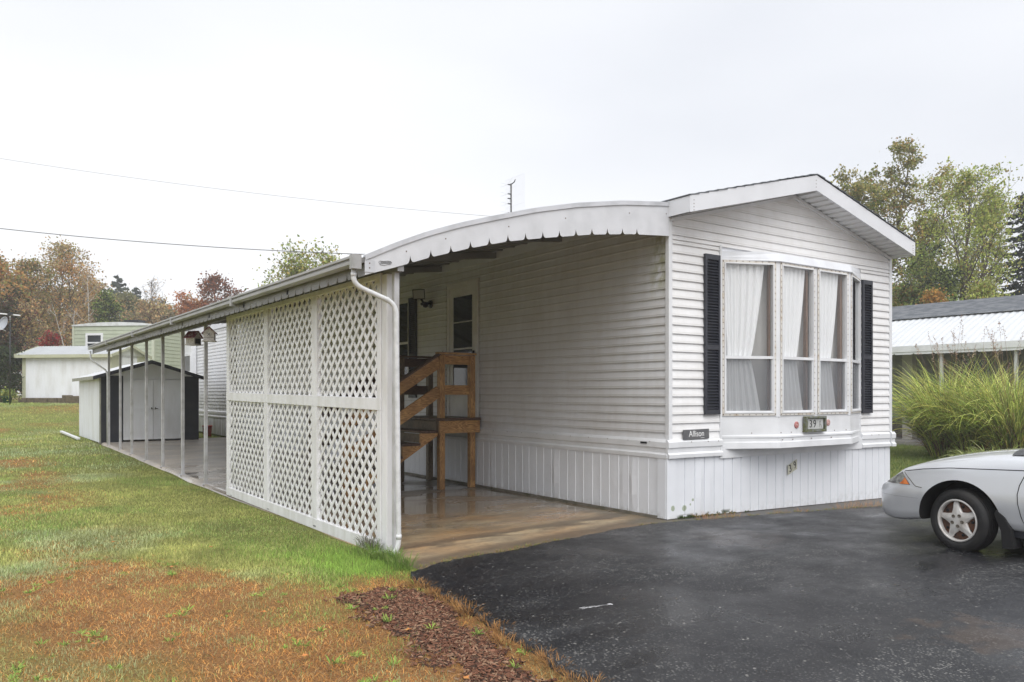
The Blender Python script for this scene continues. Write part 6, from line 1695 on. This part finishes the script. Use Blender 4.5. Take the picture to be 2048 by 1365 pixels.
# ------------------------------------------------------------------ silver car
car = thing('parked_car', 'silver car with scuffed bumper and star-shaped rusty wheel cover parked on the driveway', 'car', (1.785, -1.775, -.03), R(-90))
def carpaint():
    m, nt, out = _nm('silver_car_paint')
    f, _ = noise_fac(nt, 3, .4, .7, 4, (1, 1, 1), True)
    col = mixc(nt, mth(nt, 'MULTIPLY', f, .25), (.66, .68, .71), (.58, .59, .61))
    b = principled(nt, out, col, .28, .35, .5)
    b.inputs['Coat Weight'].default_value = 1.0; b.inputs['Coat Roughness'].default_value = .03
    return m
M_PAINT = carpaint()
def cur(s, xs_, ys_): 
    # smooth monotone-ish interpolation
    i = np.clip(np.searchsorted(xs_, s) - 1, 0, len(xs_) - 2); x0_, x1_ = xs_[i], xs_[i + 1]; t = (s - x0_) / (x1_ - x0_)
    m = [0] * len(xs_)
    for k in range(1, len(xs_) - 1):
        a = (ys_[k] - ys_[k - 1]) / (xs_[k] - xs_[k - 1]); b = (ys_[k + 1] - ys_[k]) / (xs_[k + 1] - xs_[k]); m[k] = 0 if a * b <= 0 else 2 * a * b / (a + b)
    m[0] = (ys_[1] - ys_[0]) / (xs_[1] - xs_[0]); m[-1] = (ys_[-1] - ys_[-2]) / (xs_[-1] - xs_[-2])
    h = x1_ - x0_
    return (2 * t ** 3 - 3 * t ** 2 + 1) * ys_[i] + (t ** 3 - 2 * t ** 2 + t) * h * m[i] + (-2 * t ** 3 + 3 * t ** 2) * ys_[i + 1] + (t ** 3 - t ** 2) * h * m[i + 1]
SW = ([0, .02, .05, .10, .18, .30, .45, .8, 1.5, 3.2, 4.0, 4.35, 4.5, 4.56], [.36, .49, .58, .665, .74, .80, .828, .845, .85, .85, .835, .76, .62, .40])
SB = ([0, .05, .12, .3, .6, 1.6, 4.0, 4.4, 4.56], [.33, .27, .235, .215, .25, .245, .24, .26, .36])
ST = ([0, .08, .20, .30, .41, .7, 1.05, 1.3, 1.6, 2.2, 3.4, 4.0, 4.4, 4.5, 4.56], [.505, .55, .62, .69, .77, .865, .925, .945, .95, .945, .95, .965, .95, .88, .72])
SS = ([0, .08, .20, .30, .41, .7, 1.05, 1.4, 2.0, 3.4, 4.1, 4.45, 4.56], [.495, .53, .585, .65, .72, .78, .825, .855, .87, .89, .90, .86, .70])
def section(s):
    w = float(cur(s, *SW)); zb = float(cur(s, *SB)); zt = float(cur(s, *ST)); zs = float(cur(s, *SS))
    bulge = max(0, 1 - abs(s - .93) / .6) * .012
    f = min(1, s / .25)
    zw = .50 if s > .2 else .47
    P = [(0, zb), (w * .6, zb), (w * .90, zb + .004), (w * (.965), zb + .05), (w * .985, zb + (zw - zb) * .5), (w + bulge, zw), (w * .987 + bulge, zw + (zs - zw) * .45), (w * .968 + bulge, zw + (zs - zw) * .80), (w * .935, zs), (w * .86, zs + (zt - zs) * .35), (w * .6, zs + (zt - zs) * .75), (w * .3, zs + (zt - zs) * .95), (0, zt)]
    out = []
    n = len(P)
    for i in range(n - 1):
        p0, p1, p2, p3 = P[max(0, i - 1)], P[i], P[i + 1], P[min(n - 1, i + 2)]
        for k in range(4):
            t = k / 4
            out.append(tuple(.5 * (2 * p1[d] + (p2[d] - p0[d]) * t + (2 * p0[d] - 5 * p1[d] + 4 * p2[d] - p3[d]) * t * t + (3 * p1[d] - p0[d] - 3 * p2[d] + p3[d]) * t ** 3) for d in (0, 1)))
    out.append(P[-1]); return out
stn = sorted(set([round(v, 3) for v in list(np.linspace(0, .12, 9)) + list(np.linspace(.15, .6, 14)) + list(np.linspace(.65, 1.4, 14)) + list(np.linspace(1.5, 4.0, 18)) + list(np.linspace(4.1, 4.56, 12))]))
sec = [section(s) for s in stn]
m_ = len(sec[0]); loop = 2 * m_ - 2
V = []; F = []
for s, P in zip(stn, sec):
    V += [(s, -p[0], p[1]) for p in P]                              # camera side (left)
    V += [(s, p[0], p[1]) for p in P[-2:0:-1]]
for i in range(len(stn) - 1):
    for j in range(loop):
        j2 = (j + 1) % loop; a = i * loop
        F.append((a + j, a + loop + j, a + loop + j2, a + j2))
F.append(tuple(range(loop))); F.append(tuple((len(stn) - 1) * loop + j for j in range(loop))[::-1])
me = bpy.data.meshes.new('body'); me.from_pydata(V, [], F)
bmx = bmesh.new(); bmx.from_mesh(me); bmesh.ops.recalc_face_normals(bmx, faces=bmx.faces)
for f in bmx.faces: f.smooth = True
bmx.to_mesh(me); bmx.free(); me.materials.append(M_PAINT)
M_ARCH = simple('black_wheel_well', (.010, .010, .011), .9)
def cyl_cut(s, y0, y1, rad, zc):
    mb = MB(); n = 48
    mb.poly([(s + rad * math.cos(6.2832 * k / n), y0, zc + rad * math.sin(6.2832 * k / n)) for k in range(n)][::-1] if y0 < y1 else [])
    mb.poly([(s + rad * math.cos(6.2832 * k / n), y1, zc + rad * math.sin(6.2832 * k / n)) for k in range(n)])
    for k in range(n):
        a, b = 6.2832 * k / n, 6.2832 * (k + 1) / n
        mb.quad((s + rad * math.cos(a), y0, zc + rad * math.sin(a)), (s + rad * math.cos(b), y0, zc + rad * math.sin(b)), (s + rad * math.cos(b), y1, zc + rad * math.sin(b)), (s + rad * math.cos(a), y1, zc + rad * math.sin(a)))
    me2 = bpy.data.meshes.new('cutter'); me2.from_pydata(mb.v, [], mb.f)
    b2 = bmesh.new(); b2.from_mesh(me2); bmesh.ops.remove_doubles(b2, verts=b2.verts, dist=1e-5); bmesh.ops.recalc_face_normals(b2, faces=b2.faces); b2.to_mesh(me2); b2.free()
    me2.materials.append(M_ARCH)
    o = bpy.data.objects.new('cutter', me2); COL.objects.link(o); return o
body = bpy.data.objects.new('body', me); COL.objects.link(body)
cuts = [cyl_cut(.93, -1.0, -.50, .372, .288), cyl_cut(.93, .50, 1.0, .372, .288), cyl_cut(3.57, -1.0, -.50, .365, .288), cyl_cut(3.57, .50, 1.0, .365, .288)]
for c in cuts:
    md = body.modifiers.new('cut', 'BOOLEAN'); md.operation = 'DIFFERENCE'; md.object = c; md.solver = 'EXACT'
    try: md.material_mode = 'TRANSFER'
    except Exception: pass
bpy.context.view_layer.update()
me3 = bpy.data.meshes.new_from_object(body.evaluated_get(bpy.context.evaluated_depsgraph_get()))
body.modifiers.clear(); body.data = me3; me3.name = 'body'
for c in cuts: bpy.data.objects.remove(c)
body.parent = car
try: me3.set_sharp_from_angle(angle=R(38))
except Exception as e: print('sharp', e)
def surf(s, t, off=0.0, side=-1):
    P = section(s); k = t * (len(P) - 1); i = min(len(P) - 2, int(k)); f = k - i
    y = P[i][0] + (P[i + 1][0] - P[i][0]) * f; z = P[i][1] + (P[i + 1][1] - P[i][1]) * f
    d = Vector((P[i + 1][0] - P[i][0], P[i + 1][1] - P[i][1])).normalized(); nrm = Vector((d.y, -d.x))
    ds = .01; P2 = section(s + ds); y2 = P2[i][0] + (P2[i + 1][0] - P2[i][0]) * f
    slope = (y2 - y) / ds
    n3 = Vector((-slope * nrm.x, side * nrm.x, nrm.y)).normalized()
    return (s + n3.x * off, side * y + n3.y * off, z + n3.z * off)
def tz(s, z):
    """section parameter (outer side) at height z"""
    P = section(s); best = None
    for i in range(8, len(P) - 1):
        if P[i][1] <= z <= P[i + 1][1]: return (i + (z - P[i][1]) / max(1e-6, P[i + 1][1] - P[i][1])) / (len(P) - 1)
    return 1.0
def patch(name, mat, s_of, z_of, nu=14, nv=6, off=.004, parent=car, side=-1):
    V = []; F = []
    for i in range(nu + 1):
        for j in range(nv + 1):
            u_, v_ = i / nu, j / nv; s = s_of(u_, v_); V.append(surf(s, tz(s, z_of(u_, v_)), off, side))
    for i in range(nu):
        for j in range(nv): a = i * (nv + 1) + j; F.append((a, a + 1, a + nv + 2, a + nv + 1))
    return npmesh(name, V, F, mat, smooth=True, parent=parent)
M_HL = simple('clouded_headlight_lens', (.30, .31, .28), .12, c2=(.10, .10, .10), scale=16, obj=True, lo=.4, hi=.6, spec=.8)
M_AMB = simple('amber_lens', (.75, .22, .05), .15, c2=(.5, .12, .02), scale=25, obj=True, spec=.8)
for side in (-1, 1):
    def su(u_, v_): return .185 + (.485 - .115 * v_ - .185) * u_
    def zu(u_, v_): return .574 + v_ * (.010 + .128 * u_)
    hl = patch('headlight', M_HL, su, zu, side=side)
    patch('turn_signal', M_AMB, lambda u_, v_: su(.64 + .34 * u_, .03 + v_ * (.05 + .42 * u_)), lambda u_, v_: zu(.64 + .34 * u_, .03 + v_ * (.05 + .42 * u_)), off=.0065, parent=hl, side=side)
def gap(name, pts_, r0=.0045, mat=M_DARK):
    mb = MB(); mb.tube(pts_, r0, 5, cap=False); return mb.build(name, mat, car, local=True)
zsh = lambda s: float(cur(s, *SS))
for side in (-1, 1):
    hz_ = lambda s: float(np.interp(s, [.41, .6, .85, 1.5], [.702, .736, .765, .79]))
    gap('hood_gap', [surf(s, tz(s, hz_(s)), -.0005, side) for s in np.linspace(.41, 1.50, 24)])
    gap('fender_gap', [surf(a_, tz(a_, b_), .0, side) for a_, b_ in ((.375, .712), (.41, .69), (.455, .645), (.49, .612), (.515, .585), (.54, .567), (.575, .563), (.60, .560))], .0035, simple('rusty_gap', (.06, .045, .02), .8))
    gap('door_gap', [surf(a_, tz(a_, b_), -.0005, side) for a_, b_ in ((1.53, .80), (1.48, .74), (1.445, .66), (1.43, .58), (1.435, .50), (1.455, .40), (1.485, .30), (1.50, .26))])
    gap('door_gap', [surf(2.78, (3.2 + (9 - 3.2) * k / 8) / 12, -.001, side) for k in range(9)])
# faint crease of the bumper
gap('bumper_crease', [surf(s, tz(s, .455), -.0022) for s in np.linspace(.02, .56, 20)], .003, simple('crease_shadow', (.22, .22, .23), .5))
# cowl, wipers and cabin
mb = MB(); rowsA = []
def ztop(s, v):
    P = section(s); ys_ = [p[0] for p in P[-22:]][::-1]; zs_ = [p[1] for p in P[-22:]][::-1]
    return float(np.interp(abs(v), ys_, zs_))
for s, dz in ((1.22, .006), (1.36, .010), (1.56, .012)):
    rowsA.append([(s + .08 * (v / .62) ** 2, v, ztop(s + .08 * (v / .62) ** 2, v) + dz) for v in np.linspace(-.66, .66, 13)])
for a, b in zip(rowsA[:-1], rowsA[1:]):
    for k in range(12): mb.quad(a[k], a[k + 1], b[k + 1], b[k])
mb.build('cowl', M_DARK, car, local=True)
for y0_ in (-.55, .02):
    mb = MB(); mb.tube([(1.44, y0_ - .02, .915), (1.46, y0_ + .25, .945), (1.50, y0_ + .55, .955)], .008, 6); mb.build('wiper', M_DARK, car, local=True)
cab = [(1.50, .60, .66, .895, .90), (1.75, .61, .68, .90, 1.06), (2.15, .585, .70, .91, 1.27), (2.35, .56, .70, .915, 1.325), (2.8, .555, .70, .93, 1.345), (3.3, .55, .69, .94, 1.31), (3.65, .56, .68, .945, 1.17), (4.0, .58, .66, .955, .965)]
mb = MB(); rows = []
for s, wt, wb_, zb_, zt_ in cab:
    rows.append([(s, -wb_, zb_), (s, -wb_ * .97, zb_ + (zt_ - zb_) * .3), (s, -wt * 1.02, zb_ + (zt_ - zb_) * .88), (s, -wt * .9, zt_), (s, -wt * .4, zt_ + .012), (s, wt * .4, zt_ + .012), (s, wt * .9, zt_), (s, wt * 1.02, zb_ + (zt_ - zb_) * .88), (s, wb_ * .97, zb_ + (zt_ - zb_) * .3), (s, wb_, zb_)])
for a, b in zip(rows[:-1], rows[1:]):
    for k in range(9): mb.quad(a[k], a[k + 1], b[k + 1], b[k], 0, True)
mb.build('windows', M_DGLASS, car, local=True)
mb = MB()
for a, b in zip(rows[3:6], rows[4:7]):
    for k in (2, 3, 4, 5, 6): mb.quad(*[(p[0], p[1] * 1.008, p[2] + .006) for p in (a[k], a[k + 1], b[k + 1], b[k])], 0, True)
mb.build('roof', M_PAINT, car, local=True)
for sgn in (-1, 1):
    for pts_ in ([rows[0][0], rows[1][1], rows[2][2], rows[3][2]], [rows[4][0], rows[4][2]], [rows[5][2], rows[6][2], rows[7][1]], [rows[3][2], rows[4][2], rows[5][2]]):
        mb = MB(); mb.tube([(p[0], -sgn * p[1] * 1.005, p[2]) for p in pts_], .022, 6); mb.build('pillar', M_PAINT, car, local=True)
    mb = MB(); mb.hexa([(1.72, sgn * .74, .93), (1.82, sgn * .74, .93), (1.82, sgn * .92, .94), (1.74, sgn * .92, .94), (1.74, sgn * .76, 1.04), (1.82, sgn * .76, 1.04), (1.82, sgn * .90, 1.03), (1.76, sgn * .90, 1.03)]); mb.build('mirror', M_PAINT, car, local=True, bevel=.02, seg=3)
# wheels
M_TYRE = simple('worn_tyre', (.012, .012, .013), .7, c2=(.028, .026, .023), scale=10, amt=.7, obj=True, bump=.15, bscale=80)
M_RIM = simple('silver_wheel_cover', (.66, .65, .63), .35, .2, c2=(.50, .46, .42), scale=8, obj=True)
M_RUST = simple('rusty_steel_wheel', (.13, .055, .028), .8, c2=(.05, .035, .03), scale=14, obj=True)
def wheel(s, y, steer=0.0):
    t = bpy.data.objects.new('wheel', None); COL.objects.link(t); t.parent = car
    sg_ = -1 if y < 0 else 1
    cs_, sn_ = math.cos(steer), math.sin(steer)
    def fn(a, b, h):
        lx_, ly_ = a, -sg_ * (h - .09)
        return (s + lx_ * cs_ - ly_ * sn_, y - sg_ * .09 + lx_ * sn_ + ly_ * cs_, .288 + b)
    mb = MB()
    prof = [(.195, .012), (.205, .002), (.225, -.004), (.255, .000), (.272, .010), (.282, .026)]
    for k in range(5):                                  # tread ribs and grooves
        h0 = .030 + k * .028
        prof += [(.2855, h0), (.2865, h0 + .002), (.2865, h0 + .020), (.2855, h0 + .022), (.279, h0 + .023), (.279, h0 + .027)]
    prof += [(.282, .176), (.27, .19), (.225, .198), (.195, .188)]
    mb.lathe(prof, fn, 72); mb.build('tyre', M_TYRE, t, local=True)
    mb = MB()
    mb.lathe([(.196, .010), (.193, .002), (.181, .002), (.177, .012), (.175, .045)], fn, 56)
    # five-pointed star cover
    pts_o = []
    for k in range(5):
        a = R(90 + 8) + 2 * math.pi * k / 5
        for da, rr_ in ((-.11, .181), (.11, .181), (.29, .120), (2 * math.pi / 10, .088), (2 * math.pi / 5 - .29, .120)):
            pts_o.append((math.cos(a + da) * rr_, math.sin(a + da) * rr_, rr_))
    def hh(rr_): return .018 - .012 * (1 - rr_ / .17)
    n = len(pts_o)
    for k in range(n):
        p, q_ = pts_o[k], pts_o[(k + 1) % n]
        ip, iq = (p[0] * .90, p[1] * .90), (q_[0] * .90, q_[1] * .90)
        mb.quad(fn(p[0], p[1], hh(p[2]) + .012), fn(q_[0], q_[1], hh(q_[2]) + .012), fn(iq[0], iq[1], hh(q_[2]) + .002), fn(ip[0], ip[1], hh(p[2]) + .002))
        mb.quad(fn(p[0], p[1], .04), fn(q_[0], q_[1], .04), fn(q_[0], q_[1], hh(q_[2]) + .012), fn(p[0], p[1], hh(p[2]) + .012))
        mb.poly([fn(ip[0], ip[1], hh(p[2]) + .002), fn(iq[0], iq[1], hh(q_[2]) + .002), fn(iq[0] * .5, iq[1] * .5, .008), fn(ip[0] * .5, ip[1] * .5, .008)], 0, True)
        mb.poly([fn(ip[0] * .5, ip[1] * .5, .008), fn(iq[0] * .5, iq[1] * .5, .008), fn(0, 0, .006)], 0, True)
    mb.build('wheel_cover', M_RIM, t, local=True)
    mb = MB(); mb.lathe([(.186, .05), (.15, .045), (.13, .032), (.10, .036), (.0, .04)], fn, 40); mb.build('rim', M_RUST, t, local=True)
    for k in range(5):
        a = R(90 + 8 + 36) + 2 * math.pi * k / 5; cx_, cy_ = math.cos(a) * .050, math.sin(a) * .050
        mb = MB(); mb.lathe([(.016, .012), (.016, .0035), (.012, .0025), (.012, .008), (.0, .008)], lambda a_, b_, h: fn(cx_ + a_, cy_ + b_, h), 14); mb.build('lug_nut', M_SCREW if False else simple('dull_nut', (.16, .14, .11), .5, .4), t, local=True)
    for k in range(10):
        a = 2 * math.pi * k / 10; cx_, cy_ = math.cos(a) * .135, math.sin(a) * .135
        mb = MB(); mb.lathe([(.0, .029), (.014, .029), (.014, .04)], lambda a_, b_, h: fn(cx_ + a_, cy_ + b_, h), 10); mb.build('vent_hole', M_ARCH, t, local=True)
wheel(.93, -.835, R(-10)); wheel(.93, .835, R(-10)); wheel(3.57, -.83); wheel(3.57, .83)
for sgn in (-1, 1):
    fl_ = [(1.262, .43), (1.33, .37), (1.385, .27), (1.405, .105), (1.315, .10), (1.305, .25), (1.25, .39)]
    mb = MB(); mb.extr(fl_, lambda p, q_, t: (p, sgn * t, q_), .70, .862); mb.build('mud_flap', M_ARCH, car, local=True)
for a_ in (-.80, .76):
    mb = MB(); mb.box(1.36, 3.2, a_, a_ + .04, .20, .26); mb.build('sill_trim', M_DARK, car, local=True)
for sgn in (-1, 1):
    mb = MB(); mb.box(2.50, 2.66, sgn * .845 - .015, sgn * .845 + .015, .74, .77); mb.build('door_handle', M_DARK, car, local=True)
patchy = MB(); patchy.box(.012, .03, -.33, .33, .50, .54); patchy.build('grille', M_DARK, car, local=True)
# ------------------------------------------------------------------ misty air
mh = bpy.data.materials.new('mist'); mh.use_nodes = True; nt = mh.node_tree; nt.nodes.clear()
out = nt.nodes.new("ShaderNodeOutputMaterial"); pv = nt.nodes.new("ShaderNodeVolumePrincipled")
pv.inputs['Color'].default_value = (.93, .95, 1.0, 1); pv.inputs['Density'].default_value = .0014; pv.inputs['Anisotropy'].default_value = 0.1
nt.links.new(pv.outputs[0], out.inputs['Volume'])
mb = MB(); mb.box(-420, 420, -420, 720, -1.6, 17.5); hz = mb.build('haze', mh); hz['kind'] = 'stuff'; hz['label'] = 'thin pale mist in the autumn air'
